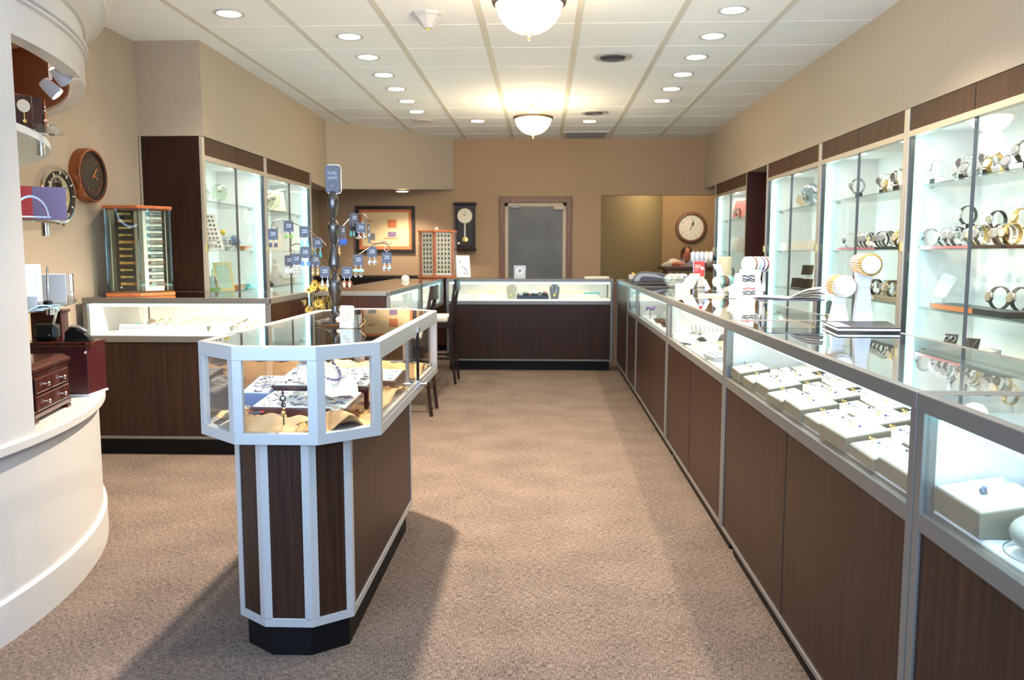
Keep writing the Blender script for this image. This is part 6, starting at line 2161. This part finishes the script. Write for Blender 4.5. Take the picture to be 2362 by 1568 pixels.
MB().hull([(-0.042, 0.0, 0.05), (0.042, 0.0, 0.05), (0.042, 0.02, 0.05), (-0.042, 0.02, 0.05)], [(-0.036, 0.01, 0.17), (0.036, 0.01, 0.17), (0.036, 0.025, 0.17), (-0.036, 0.025, 0.17)]).build('backboard', 'paper', q, bev=0.002)
mb = MB()
mb.M = Matrix.Translation((-0.042, 0.015, 0.172)) @ Matrix.Rotation(PI / 2, 4, 'Y')
mb.lathe([(0, 0), (0.016, 0), (0.016, 0.084), (0, 0.084)], 20)
mb.build('top_roll', 'paper', q, smooth=True)
for k, (z, mm) in enumerate(((0.15, 'black'), (0.135, 'black'), (0.125, 'dial_dark'), (0.085, 'red'), (0.068, 'black'), (0.055, 'black'))):
    mb = MB()
    for j in range(9):
        mb.ball((-0.036 + 0.009 * j, -0.003 + (z - 0.05) * 0.08, z + 0.003 * math.sin(j * 1.3 + k)), 0.0042, 6)
    mb.build('bead_strand', mm, q, smooth=True)
p_ = at(1668, 672, Z=TT)
q = bracelet_stand('bracelet_stand', 'low roll stand with turquoise, brown and black bangles behind white tags', (p_.x, p_.y, TT), R(-50), at(1664, 649, Y=p_.y).z, 0.17, 0.034, 'cream_light',
                   [None, 'turquoise', 'turquoise', 'black', 'silver', 'door_wood', 'door_wood', 'turquoise', 'turquoise', 'turquoise', 'turquoise'], post_w=0.06)
for k, (px, py) in enumerate(((1630, 656), (1661, 668))):
    p_ = at(px, py, Y=Y4 + 0.55)
    q = thing('price_card', 'white card propped before the turquoise bangles, %s of two' % ('left' if k == 0 else 'right'), 'card', (p_.x, p_.y, TT), R(-10), 'propped white cards')
    h_ = p_.z - TT
    MB().hull([(-0.03, 0.0, h_ + 0.03), (-0.005, 0.0, h_ + 0.03), (-0.005, 0.002, h_ + 0.032), (-0.03, 0.002, h_ + 0.032)], [(0.0, -0.02, h_ - 0.03), (0.025, -0.02, h_ - 0.03), (0.025, -0.018, h_ - 0.028), (0.0, -0.018, h_ - 0.028)]).build('card', 'paper', q)
    MB().box(-0.012, 0.012, -0.004, 0.016, 0, max(0.01, h_ - 0.012)).build('holder', 'clear_thing', q)
p_ = at(1640, 682, Z=TT)
q = thing('stone_coaster', 'flat cream stone slab on the glass below the turquoise bangles', 'slab', (p_.x, p_.y, TT), R(10))
MB().prism(rrect(0.16, 0.09, 0.03), 0, 0.012).build('slab', 'cream', q, bev=0.004)
# white fabric bracelet bust between roll and rack
p_ = at(1702, 688, Z=TT)
q = thing('bracelet_hand', 'white bracelet bust with draped strands beside the tiered rack', 'bracelet display', (p_.x, p_.y, TT), R(-20))
MB().hull([(-0.055, -0.02, 0), (0.045, -0.02, 0), (0.045, 0.03, 0), (-0.055, 0.03, 0)], [(-0.02, -0.005, 0.125), (0.05, -0.005, 0.135), (0.05, 0.02, 0.135), (-0.02, 0.02, 0.125)]).build('bust', 'paper', q, bev=0.01, seg=3)
MB().ball((-0.025, -0.02, 0.055), 0.03, 14, (0.8, 0.5, 1.1)).ball((0.0, -0.015, 0.13), 0.022, 12).ball((0.035, -0.012, 0.138), 0.018, 12).build('rolls', 'paper', q, smooth=True)
MB().tube([(-0.055, -0.03, 0.07), (-0.03, -0.045, 0.02), (0.0, -0.04, 0.01)], 0.010, 8).build('strand', 'rose_stone', q, smooth=True)
MB().tube([(-0.01, -0.02, 0.145), (0.015, -0.02, 0.15)], 0.006, 6).build('strand', 'rose_stone', q, smooth=True)
# candle and silver frame
p_ = at(1678, 656, Z=TT)
YC = 6.35
xc = at(1677, 640, Y=YC).x
q = thing('pillar_candle', 'tall ivory pillar candle at the back edge of the right run', 'candle', (xc - 0.02, YC, TT))
hc_ = at(1680, 592, Y=YC).z - TT
MB().lathe([(0, 0), (0.048, 0), (0.050, 0.004), (0.050, hc_ - 0.006), (0.045, hc_), (0.036, hc_ - 0.003), (0.01, hc_ - 0.01), (0, hc_ - 0.01)], 32).build('wax', 'wax', q, smooth=True)
MB().tube([(0, 0, hc_ - 0.01), (0.001, 0, hc_ + 0.004)], 0.0015, 6).build('wick', 'black', q)
x_ = at(1656, 640, Y=6.2).x
q = thing('silver_vase', 'angular silver and copper toned object between the red sign and the candle', 'ornament', (x_, 6.15, TT), R(-15))
MB().hull([(-0.02, -0.02, 0), (0.03, -0.02, 0), (0.03, 0.02, 0), (-0.02, 0.02, 0)], [(-0.005, -0.02, 0.11), (0.035, -0.02, 0.11), (0.035, 0.02, 0.11), (-0.005, 0.02, 0.11)]).build('lower_body', 'bronze', q, bev=0.002)
MB().hull([(-0.005, -0.02, 0.11), (0.035, -0.02, 0.11), (0.035, 0.02, 0.11), (-0.005, 0.02, 0.11)], [(-0.05, -0.02, 0.19), (0.012, -0.02, 0.19), (0.012, 0.02, 0.19), (-0.05, 0.02, 0.19)]).build('upper_body', 'silver', q, bev=0.002)
# red sign
YS = 6.0
p_ = at(1612, 640, Y=YS)
q = thing('red_sign', 'small red sign with white lettering in a clear holder on the right run', 'sign', (p_.x, YS, TT), R(-6))
zt_, zb_ = at(1617, 602, Y=YS).z - TT, at(1610, 631, Y=YS).z - TT
MB().box(-0.042, 0.042, 0.001, 0.004, 0, zt_ + 0.002).box(-0.042, 0.042, -0.03, 0.03, 0, 0.003).build('holder', 'clear_thing', q)
MB().box(-0.037, 0.037, -0.001, 0.001, zb_ - 0.02, zt_).build('card', 'red', q)
mb = MB()
mb.box(-0.028, 0.010, -0.002, -0.001, zt_ - 0.030, zt_ - 0.027)
mb.box(-0.030, 0.014, -0.002, -0.001, zt_ - 0.043, zt_ - 0.037)
mb.box(-0.028, 0.0, -0.002, -0.001, zt_ - 0.052, zt_ - 0.049)
mb.box(-0.028, -0.008, -0.002, -0.001, zt_ - 0.068, zt_ - 0.065)
mb.build('lettering', 'rose_stone', q)
MB().ball((0.022, -0.001, zt_ - 0.052), 0.011, 14, (1, 0.15, 1)).build('emblem', 'paper', q, smooth=True)
# black-capped bracelet roll behind the sign
YB = 6.7
p_ = at(1618, 640, Y=YB)
bracelet_stand('bracelet_stand', 'white roll stand with a black end cap behind the red sign', (p_.x, YB, TT), R(75), at(1615, 592, Y=YB).z, 0.17, 0.036, 'paper',
               ['paper', 'gold', 'paper', 'grey', 'paper', 'blue_grey', 'paper', 'blue_grey', 'paper'], cap='black')
# bowl with white ornaments
p_ = at(1554, 662, Z=TT)
q = thing('glass_bowl', 'round clear glass bowl heaped with cream wrapped sweets on the right run', 'bowl', (p_.x, p_.y, TT))
mb = MB()
mb.lathe([(0, 0.003), (0.035, 0.003), (0.055, 0.018), (0.078, 0.05), (0.086, 0.078), (0.089, 0.079), (0.082, 0.046), (0.058, 0.013), (0.036, 0.0), (0, 0.0)], 32)
mb.build('bowl', 'clear_thing', q, smooth=True)
bl_ = (p_.x, p_.y)
sw = thing('sweet', 'cream wrapped sweet heaped in the round glass bowl', 'sweet', (0, 0, 0), 0, 'wrapped sweets in the glass bowl')
MB().ball((0, 0, 0), 0.017, 10, (1.1, 0.9, 0.8)).build('sweet', 'cream_light', sw, smooth=True)
mb = MB()
for sx in (-1, 1):
    mb.hull([(sx * 0.016, -0.003, -0.002), (sx * 0.016, 0.003, -0.002), (sx * 0.016, 0.003, 0.002), (sx * 0.016, -0.003, 0.002)], [(sx * 0.028, -0.01, -0.004), (sx * 0.028, 0.01, -0.004), (sx * 0.028, 0.01, 0.004), (sx * 0.028, -0.01, 0.004)])
mb.build('wrapper_twist', 'paper', sw)
SW = Proto(sw)
for k in range(34):
    lay = 0 if k < 6 else (1 if k < 15 else (2 if k < 27 else 3))
    rr_, zz = (0.03, 0.022) if lay == 0 else ((0.048, 0.045) if lay == 1 else ((0.06, 0.070) if lay == 2 else (0.032, 0.092)))
    cnt = (6, 9, 12, 7)[lay]
    a = 2 * PI * k / cnt + lay
    o = SW.put((bl_[0] + rr_ * math.cos(a) * (0.75 if k % 3 == 0 else 1), bl_[1] + rr_ * math.sin(a) * (0.75 if k % 3 == 0 else 1), TT + zz + 0.002 * (k % 3)), a + k, 'cream wrapped sweet heaped in the round glass bowl')
# white boxes and booklet holder
p_ = at(1572, 672, Z=TT)
q = thing('booklet_stand', 'white and pale blue booklet holder leaning on a cream box on the right run', 'brochure stand', (p_.x, p_.y, TT), R(-12))
MB().box(-0.045, 0.06, 0.0, 0.07, 0, 0.055).build('box', 'cream_light', q, bev=0.002)
MB().hull([(0.0, 0.0, 0.02), (0.075, 0.0, 0.02), (0.075, 0.05, 0.055), (0.0, 0.05, 0.055)], [(0.055, 0.06, 0.125), (0.125, 0.06, 0.125), (0.125, 0.09, 0.125), (0.055, 0.09, 0.125)]).build('booklets', 'paper', q, bev=0.001)
MB().hull([(0.0755, 0.0, 0.02), (0.078, 0.0, 0.02), (0.078, 0.05, 0.055), (0.0755, 0.05, 0.055)], [(0.1255, 0.06, 0.125), (0.128, 0.06, 0.125), (0.128, 0.09, 0.125), (0.1255, 0.09, 0.125)]).build('blue_side', 'ltblue', q)
q = thing('ring_display', 'small white display with blue and red gems behind the bowl', 'ring display', (at(1575, 640, Y=6.9).x, 6.9, TT), 0)
MB().hull([(-0.06, -0.03, 0), (0.06, -0.03, 0), (0.06, 0.03, 0), (-0.06, 0.03, 0)], [(-0.04, 0.0, 0.07), (0.05, 0.0, 0.07), (0.05, 0.03, 0.07), (-0.04, 0.03, 0.07)]).build('slope', 'paper', q, bev=0.004)
MB().ball((0.0, 0.0, 0.083), 0.025, 12, (1.6, 0.7, 0.8)).build('pillow', 'paper', q, smooth=True)
MB().ball((0.01, -0.022, 0.078), 0.007, 8).ball((-0.02, -0.02, 0.082), 0.006, 8).build('blue_gems', 'blue', q, smooth=True)
MB().ball((-0.03, -0.035, 0.02), 0.008, 8).build('red_gem', 'red', q, smooth=True)
# grey terminal on its black mat at the far end
YT = 7.65
p_ = at(1505, 655, Z=TT)
q = thing('counter_mat', 'dark rectangular mat under the grey machine at the far end of the right run', 'mat', (RX(7.6) + 0.03, 7.1, TT), -LEAN)
MB().box(0.0, 0.42, 0.0, 1.1, 0, 0.016).build('mat', 'dial_dark', q, bev=0.003)
q = thing('card_terminal', 'grey and black desk machine with a curved hood on the dark mat', 'machine', (at(1500, 650, Y=7.5).x, 7.42, TT + 0.017), R(-8))
mb = MB()
for rr in ((0.20, 0.0),):
    n = 14
    prof = [(-0.17, 0.0), (-0.165, 0.03), (-0.145, 0.062), (-0.11, 0.082), (-0.06, 0.088), (0.02, 0.082), (0.10, 0.07), (0.17, 0.055), (0.18, 0.0)]
    mb.M = Matrix.Rotation(PI / 2, 4, 'X')
    mb.prism(prof[::-1], -0.16, 0.0)
mb.build('body', 'card_grey', q, bev=0.006, seg=3)
mb = MB()
mb.M = Matrix.Translation((0, -0.002, 0)) @ Matrix.Rotation(PI / 2, 4, 'X')
out = [(-0.155, 0.004), (-0.145, 0.035), (-0.128, 0.058), (-0.10, 0.070), (-0.05, 0.075), (0.03, 0.068), (0.16, 0.045)]
inn = [(0.16, 0.02), (0.03, 0.042), (-0.05, 0.048), (-0.085, 0.044), (-0.10, 0.03), (-0.11, 0.004)]
for i in range(5):
    mb.prism([out[i], out[i + 1], inn[len(inn) - 2 - i], inn[len(inn) - 1 - i]][::-1], -0.001, 0.003)
mb.build('side_stripe', 'grey_light', q)
q = thing('tissue_cup', 'small white cup with a yellow paper at the far end of the right run', 'cup', (at(1463, 650, Y=7.95).x + 0.01, 8.25, TT), 0)
MB().lathe([(0, 0), (0.025, 0), (0.033, 0.06), (0.030, 0.06), (0.022, 0.004), (0, 0.004)], 20).build('cup', 'paper', q, smooth=True)
MB().hull([(-0.01, -0.005, 0.02), (0.02, -0.005, 0.02), (0.02, 0.005, 0.02), (-0.01, 0.005, 0.02)], [(0.0, -0.008, 0.085), (0.045, -0.008, 0.062), (0.045, 0.008, 0.062), (0.0, 0.008, 0.085)]).build('yellow_paper', 'yellow', q)

# ------------------------------------------------------------------ back counter: inside and on top
def bust(label, loc, col, gem):
    t = thing('necklace_bust', label, 'necklace display', loc, 0, 'tall necklace busts in the back counter')
    rows = []
    mb = MB()
    for z, wd, y in ((0, 0.04, 0), (0.006, 0.042, 0), (0.04, 0.046, 0.01), (0.10, 0.055, 0.02), (0.135, 0.050, 0.03), (0.155, 0.03, 0.036), (0.175, 0.026, 0.038), (0.182, 0.02, 0.04)):
        rows.append([mb.v((wd * math.cos(a), y + 0.012 * math.sin(a), z)) for a in [2 * PI * k / 16 for k in range(16)]])
    for A, B in zip(rows, rows[1:]):
        for k in range(16):
            mb.f([A[k], A[(k + 1) % 16], B[(k + 1) % 16], B[k]])
    mb.f(rows[0][::-1])
    mb.f(rows[-1])
    mb.build('bust', col, t, smooth=True)
    MB().tube([(-0.03, 0.01, 0.15), (-0.02, -0.0, 0.08), (0, -0.008, 0.05), (0.02, 0.0, 0.08), (0.03, 0.01, 0.15)], 0.0025, 6).build('chain', 'silver', t)
    MB().ball((0, -0.012, 0.042), 0.013, 10).build('pendant', gem, t, smooth=True)


BY = 8.98
bust('taupe necklace bust left of the dark tray in the back counter', (at(1180, 680, Y=BY).x, BY, DZ), 'beige', 'gold')
bust('black fronted necklace bust right of the dark tray in the back counter', (at(1279, 680, Y=BY).x, BY, DZ), 'card_grey', 'yellow')
q = thing('watch_tray', 'long dark raised tray of watches in the middle of the back counter', 'tray', (at(1229, 680, Y=BY).x, BY - 0.03, DZ), 0)
MB().box(-0.175, 0.175, 0, 0.13, 0, 0.04).build('base', 'black', q, bev=0.002)
MB().box(-0.165, 0.165, 0.04, 0.13, 0.04, 0.062).build('step', 'dial_dark', q, bev=0.002)
for k in range(6):
    x = -0.13 + 0.052 * k
    o = MB().box(x - 0.022, x + 0.022, 0.01 if k % 2 else 0.03, 0.06, 0.04 + 0.022 * (k % 2), 0.06 + 0.02 * (k % 2)).build('cushion', ('cream', 'beige', 'copper')[k % 3], q, bev=0.006)
    MB().ball((x, 0.03, 0.068 + 0.02 * (k % 2)), 0.014, 10, (1, 0.7, 0.6)).build('watch_face', 'paper' if k != 4 else 'black', o, smooth=True)
for k, (px, py, w_) in enumerate(((1072, 677, 40), (1092, 676, 22), (1120, 676, 50), (1152, 677, 44), (1112, 665, 48), (1136, 664, 34), (1086, 665, 26),
                                  (1308, 676, 44), (1336, 676, 46), (1320, 663, 48), (1346, 662, 36), (1366, 676, 42))):
    yb = BY - 0.08 if py > 670 else BY + 0.09
    x = at(px, py, Y=yb).x
    W_ = w_ / 1900 * yb * 0.42
    q = thing('jewellery_pad', '%s cream jewellery pad in the back counter, %s' % ('front' if py > 670 else 'rear', ('at the far left', 'second from the left', 'third from the left', 'just left of the taupe bust', 'behind the left group centre', 'behind the left group, rightmost', 'behind the left group, leftmost', 'just right of the black bust', 'middle of the right group', 'behind the right group, left', 'behind the right group, right', 'with a green backing at the right')[k]),
              'jewellery pad', (x, yb, DZ), R(k * 23 % 20 - 10), 'cream pads in the back counter')
    zb = 0.0 if py > 670 else 0.03
    MB().hull([(-W_, -0.03, 0), (W_, -0.03, 0), (W_, 0.04, 0), (-W_, 0.04, 0)], [(-W_ * 0.85, 0.0, 0.05 + zb), (W_ * 0.85, 0.0, 0.05 + zb), (W_ * 0.8, 0.035, 0.06 + zb), (-W_ * 0.8, 0.035, 0.06 + zb)]).build('pad', 'pad_cream', q, bev=0.008, seg=3)
    mb = MB()
    for j in range(5):
        mb.torus((-W_ * 0.6 + W_ * 0.3 * j, -0.012, 0.032 + zb * 0.6), 0.009, 0.002, 'y', seg=12, ts=5)
    mb.build('rings', 'gold' if k % 2 else 'silver', q, smooth=True)
    if k == 11:
        MB().box(-W_, W_, 0.045, 0.05, 0, 0.075).build('green_backing', 'teal', q)
# sign holder, papers, ring tower, print
p_ = at(1199, 634, Y=9.1)
q = thing('sign_holder', 'clear sign holder with a grey round emblem on the back counter', 'sign', (p_.x, 9.1, TT))
MB().box(-0.065, 0.065, 0, 0.003, 0, 0.135).box(-0.065, 0.065, -0.03, 0.04, 0, 0.003).build('holder', 'clear_thing', q)
MB().box(-0.062, 0.062, -0.002, 0, 0.0, 0.132).build('card', 'grey_light', q)
MB().torus((0, -0.003, 0.075), 0.033, 0.006, 'y', seg=28, ts=6).build('emblem_ring', 'paper', q, smooth=True)
MB().torus((0, -0.004, 0.076), 0.011, 0.003, 'y', seg=16, ts=5, sx=0.8).build('emblem', 'card_grey', q, smooth=True)
for k, px in enumerate((1362, 1390)):
    q = thing('paper_stack', 'low stack of cream papers on the back counter, %s of two' % ('left' if k == 0 else 'right'), 'papers', (at(px, 636, Y=9.2).x, 9.18, TT), R(6 * k), 'paper stacks on the back counter')
    MB().box(-0.065, 0.065, -0.05, 0.06, 0, 0.012).build('papers', 'cream', q, bev=0.001)
    MB().box(-0.05, 0.06, -0.045, 0.055, 0.012, 0.016).build('top_sheet', 'beige', q)
q = thing('rotating_ring_tower', 'upright case with reddish wood frame showing rows of small rings', 'display tower', (at(1004, 636, Y=9.05).x, 9.12, TT), 0)
W_, H_ = 0.19, 0.50
RT = [(-0.17, -0.06), (0.0, -0.13), (0.2, -0.06), (0.2, 0.1), (-0.17, 0.1)]
MB().prism([(x * 1.14, y * 1.14) for x, y in RT], 0, 0.02).build('base', 'orange_wood', q, bev=0.003)
MB().prism([(x * 1.14, y * 1.14) for x, y in RT], H_, H_ + 0.018).build('top', 'orange_wood', q, bev=0.003)
for i, (a, b) in enumerate(((0, 1), (1, 2))):
    p, s2 = RT[a], RT[b]
    ln = (Vector(s2) - Vector(p)).length
    mb = MB()
    edge_box(mb, p, s2, 0, ln, 0.012, 0.02, 0.03, H_ - 0.01)
    pn = mb.build('panel', 'cream', q)
    for col in range(3 if i == 0 else 4):
        for row in range(9):
            mb = MB()
            u = 0.03 + (ln - 0.06) * (col + 0.5) / (3 if i == 0 else 4)
            z = 0.055 + row * 0.049
            edge_box(mb, p, s2, u - 0.010, u + 0.010, 0.005, 0.012, z, z + 0.026)
            mb.build('ring_slot', 'dial_dark', q)
    mb = MB()
    edge_box(mb, p, s2, -0.004, 0.022, 0.0, 0.016, 0.02, H_)
    edge_box(mb, p, s2, ln - 0.022, ln + 0.004, 0.0, 0.016, 0.02, H_)
    mb.build('frame_post', 'orange_wood', q)
    mb = MB()
    for row in range(8):
        z = 0.091 + row * 0.049
        edge_box(mb, p, s2, 0.022, ln - 0.022, 0.009, 0.012, z, z + 0.004)
    mb.build('gold_lattice', 'gold', q)
mb = MB()
g6 = [(x * 1.1, y * 1.1) for x, y in RT]
for i in range(5):
    mb = MB()
    edge_box(mb, g6[i], g6[(i + 1) % 5], 0.002, (Vector(g6[(i + 1) % 5]) - Vector(g6[i])).length - 0.002, 0.0, 0.004, 0.02, H_)
    mb.build('glass_panel', 'glass', q)
MB().ball((0.01, 0, H_ + 0.035), 0.02, 12).build('finial', 'cream_light', q, smooth=True)
q = thing('picture_print', 'white print with pale blue and violet strokes standing beside the ring tower', 'print', (at(1070, 636, Y=9.0).x, 8.98, TT), R(3))
MB().hull([(-0.075, 0, 0.01), (0.075, 0, 0.01), (0.075, 0.004, 0.01), (-0.075, 0.004, 0.01)], [(-0.085, 0.05, 0.245), (0.060, 0.05, 0.245), (0.060, 0.054, 0.245), (-0.085, 0.054, 0.245)]).build('sheet', 'paper', q)
MB().hull([(-0.08, -0.02, 0), (0.08, -0.02, 0), (0.08, 0.06, 0), (-0.08, 0.06, 0)], [(-0.075, 0.0, 0.02), (0.075, 0.0, 0.02), (0.075, 0.03, 0.02), (-0.075, 0.03, 0.02)]).build('foot', 'clear_thing', q)
mb = MB()
for a, b in (((-0.02, 0.13), (0.03, 0.09)), ((0.02, 0.11), (0.045, 0.03)), ((-0.05, 0.16), (-0.03, 0.2)), ((0.0, 0.07), (0.02, 0.03))):
    mb.tube([(a[0], -0.003 + a[1] * 0.213, a[1]), (b[0], -0.003 + b[1] * 0.213, b[1])], 0.005, 6)
mb.build('strokes', 'purple', q)
q = thing('white_shell', 'small rounded white object on the left run before the ring tower', 'ornament', (at(935, 640, Y=8.3).x, 8.3, TT))
MB().ball((0, 0, 0.02), 0.04, 16, (1, 0.7, 0.75)).build('shell', 'cream_light', q, smooth=True)
MB().box(-0.03, 0.03, -0.02, 0.02, 0, 0.004).build('foot', 'paper', q)

# left run stock: rows of white ring finger cushions
cs = thing('ring_cushion', 'ring cushion', 'ring display', (0, 0, 0), 0, 'cushions in the left run')
MB().hull([(-0.03, -0.025, 0), (0.03, -0.025, 0), (0.03, 0.03, 0), (-0.03, 0.03, 0)], [(-0.024, 0.0, 0.04), (0.024, 0.0, 0.04), (0.02, 0.025, 0.045), (-0.02, 0.025, 0.045)]).build('cushion', 'cream_light', cs, bev=0.008, seg=3)
finger_ring(cs, (0, -0.012, 0.026), 'gold', 'silver', 1.4)
CS = Proto(cs)
for r_ in range(2):
    for k in range(9):
        CS.put((-1.19 - 0.13 * r_, 6.08 + 0.14 * k, DZ), PI / 2, 'cream ring cushion in the left run nearer case, %s row, %s from near end' % (('front', 'back')[r_], ORD[k]), 'cushions in the left run')
    for k in range(8):
        CS.put((-1.17 - 0.13 * r_, 7.55 + 0.14 * k, DZ), PI / 2, 'cream ring cushion in the left run farther case, %s row, %s from near end' % (('front', 'back')[r_], ORD[k]), 'cushions in the left run')

# left show case stock
LY = 5.2
def LX(px, y):
    return at(px, 740, Y=y).x
q = thing('price_sign', 'long low white card sign standing in the left show case', 'sign', (LX(308, 5.15), 5.15, DZ), 0)
MB().hull([(-0.10, 0, 0), (0.10, 0, 0), (0.10, 0.03, 0), (-0.10, 0.03, 0)], [(-0.098, 0.012, 0.045), (0.098, 0.012, 0.045), (0.098, 0.03, 0.045), (-0.098, 0.03, 0.045)]).build('card', 'paper', q)
mb = MB()
for k in range(9):
    mb.box(-0.085 + 0.019 * k, -0.073 + 0.019 * k, 0.0, 0.012, 0.020, 0.028)
mb.build('pale_lettering', 'grey_dome', q)
q = thing('tiara', 'small green bead tiara lying behind the low white sign', 'tiara', (LX(318, 5.3), 5.30, DZ + 0.02), 0)
MB().tube([(-0.05, 0, 0), (-0.02, 0, 0.012), (0, 0, 0.026), (0.02, 0, 0.012), (0.05, 0, 0)], 0.004, 6).tube([(-0.055, 0, 0.0), (0, -0.02, -0.004), (0.055, 0, 0.0)], 0.004, 6).build('frame', 'teal', q, smooth=True)
MB().box(-0.05, 0.05, -0.025, 0.03, -0.02, -0.005).build('block', 'paper', q)
for k in range(5):
    q = thing('fine_necklace', 'thin curled chain lying at the front of the left case, %s from the left' % ORD[k], 'necklace', (LX(262 + 26 * k, 5.06), 5.05, DZ + 0.002), R(20 * k), 'thin chains in the left case')
    MB().tube(smooth_path([Vector(p) for p in ((-0.02, 0, 0.001), (-0.01, 0.025, 0.001), (0.012, 0.02, 0.001), (0.01, -0.012, 0.001), (0.022, -0.02, 0.001))]), 0.0015, 5).build('chain', 'gold', q)
    MB().ball((0.022, -0.02, 0.003), 0.004, 6).build('charm', 'silver', q)
TRL = [(363, 745, 5.06, 'ring block with dark stones at the centre of the left case', 0.085, 'card_grey'), (399, 748, 5.12, 'angled ring block right of the dark stone block, left case', 0.075, 'gold'),
       (440, 745, 5.10, 'earring block with amber pieces in the left case', 0.085, 'gold'), (505, 742, 5.10, 'tilted single ring block in the left case', 0.055, 'silver'), (372, 736, 5.42, 'rear block with a dark and gold piece, left case', 0.10, 'gold')]
for px, py, y, lb, W_, mm in TRL:
    q = thing('ring_block', 'cream ' + lb, 'ring display', (LX(px, y), y, DZ), R((px * 7) % 30 - 15), 'cream blocks in the left case')
    MB().hull([(-W_ / 1, -0.03, 0), (W_ / 1, -0.03, 0), (W_ / 1, 0.05, 0), (-W_ / 1, 0.05, 0)], [(-W_ * 0.95, -0.02, 0.03), (W_ * 0.95, -0.02, 0.03), (W_ * 0.95, 0.05, 0.052), (-W_ * 0.95, 0.05, 0.052)]).build('block', 'cream_light', q, bev=0.004)
    for j in range(3):
        finger_ring(q, (-W_ * 0.6 + W_ * 0.6 * j, 0.005, 0.040), 'silver' if mm != 'gold' else 'gold', mm, 1.5)
q = thing('ring_tray', 'wide cream tray of many gold rings in the left case', 'ring tray', (LX(480, 5.3), 5.22, DZ), 0)
MB().hull([(-0.19, 0, 0), (0.19, 0, 0), (0.19, 0, 0.03), (-0.19, 0, 0.03)][::-1], [(-0.15, 0.3, 0), (0.19, 0.3, 0), (0.19, 0.3, 0.06), (-0.15, 0.3, 0.06)][::-1]).build('case', 'tray_side', q, bev=0.003)
MB().hull([(-0.184, 0.006, 0.03), (0.184, 0.006, 0.03), (0.184, 0.006, 0.034), (-0.184, 0.006, 0.034)][::-1], [(-0.145, 0.294, 0.058), (0.184, 0.294, 0.058), (0.184, 0.294, 0.063), (-0.145, 0.294, 0.063)][::-1]).build('pad', 'tray_pad', q)
mb = MB()
for i in range(11):
    for j in range(6):
        mb.torus((-0.15 + 0.031 * i, 0.03 + 0.046 * j, 0.042 + 0.0045 * j), 0.0075, 0.0016, 'y', seg=12, ts=5)
o = mb.build('gold_rings', 'gold', q, smooth=True)
o['kind'] = 'stuff'
rb = thing('ring_roll', 'ring roll', 'ring display', (0, 0, 0), 0, 'white ring rolls in the left case')
MB().torus((0, 0, 0.025), 0.02, 0.012, 'y', seg=18, ts=10).build('roll', 'cream_light', rb, smooth=True)
MB().torus((0.006, -0.012, 0.042), 0.007, 0.002, 'y', seg=12, ts=5).build('ring', 'gold', rb, smooth=True)
RB = Proto(rb)
for k in range(12):
    px = (548, 566, 584, 603, 560, 580, 600, 622, 626, 575, 592, 612)[k]
    y = (5.05, 5.07, 5.05, 5.08, 5.22, 5.24, 5.22, 5.24, 5.06, 5.42, 5.44, 5.42)[k]
    RB.put((LX(px, y), y, DZ), R(k * 31 % 50 - 25), 'white ring roll at the right of the left case, %s row, %s from left' % (('front', 'middle', 'rear')[0 if y < 5.1 else (1 if y < 5.3 else 2)], ORD[(0, 1, 2, 3, 0, 1, 2, 3, 4, 0, 1, 2)[k]]), 'white ring rolls in the left case')


# copies were made from these; one that found no place is taken away again
for pr in list(WP.values()):
    if not pr.used:
        for ch in list(pr.root.children_recursive):
            bpy.data.objects.remove(ch)
        bpy.data.objects.remove(pr.root)
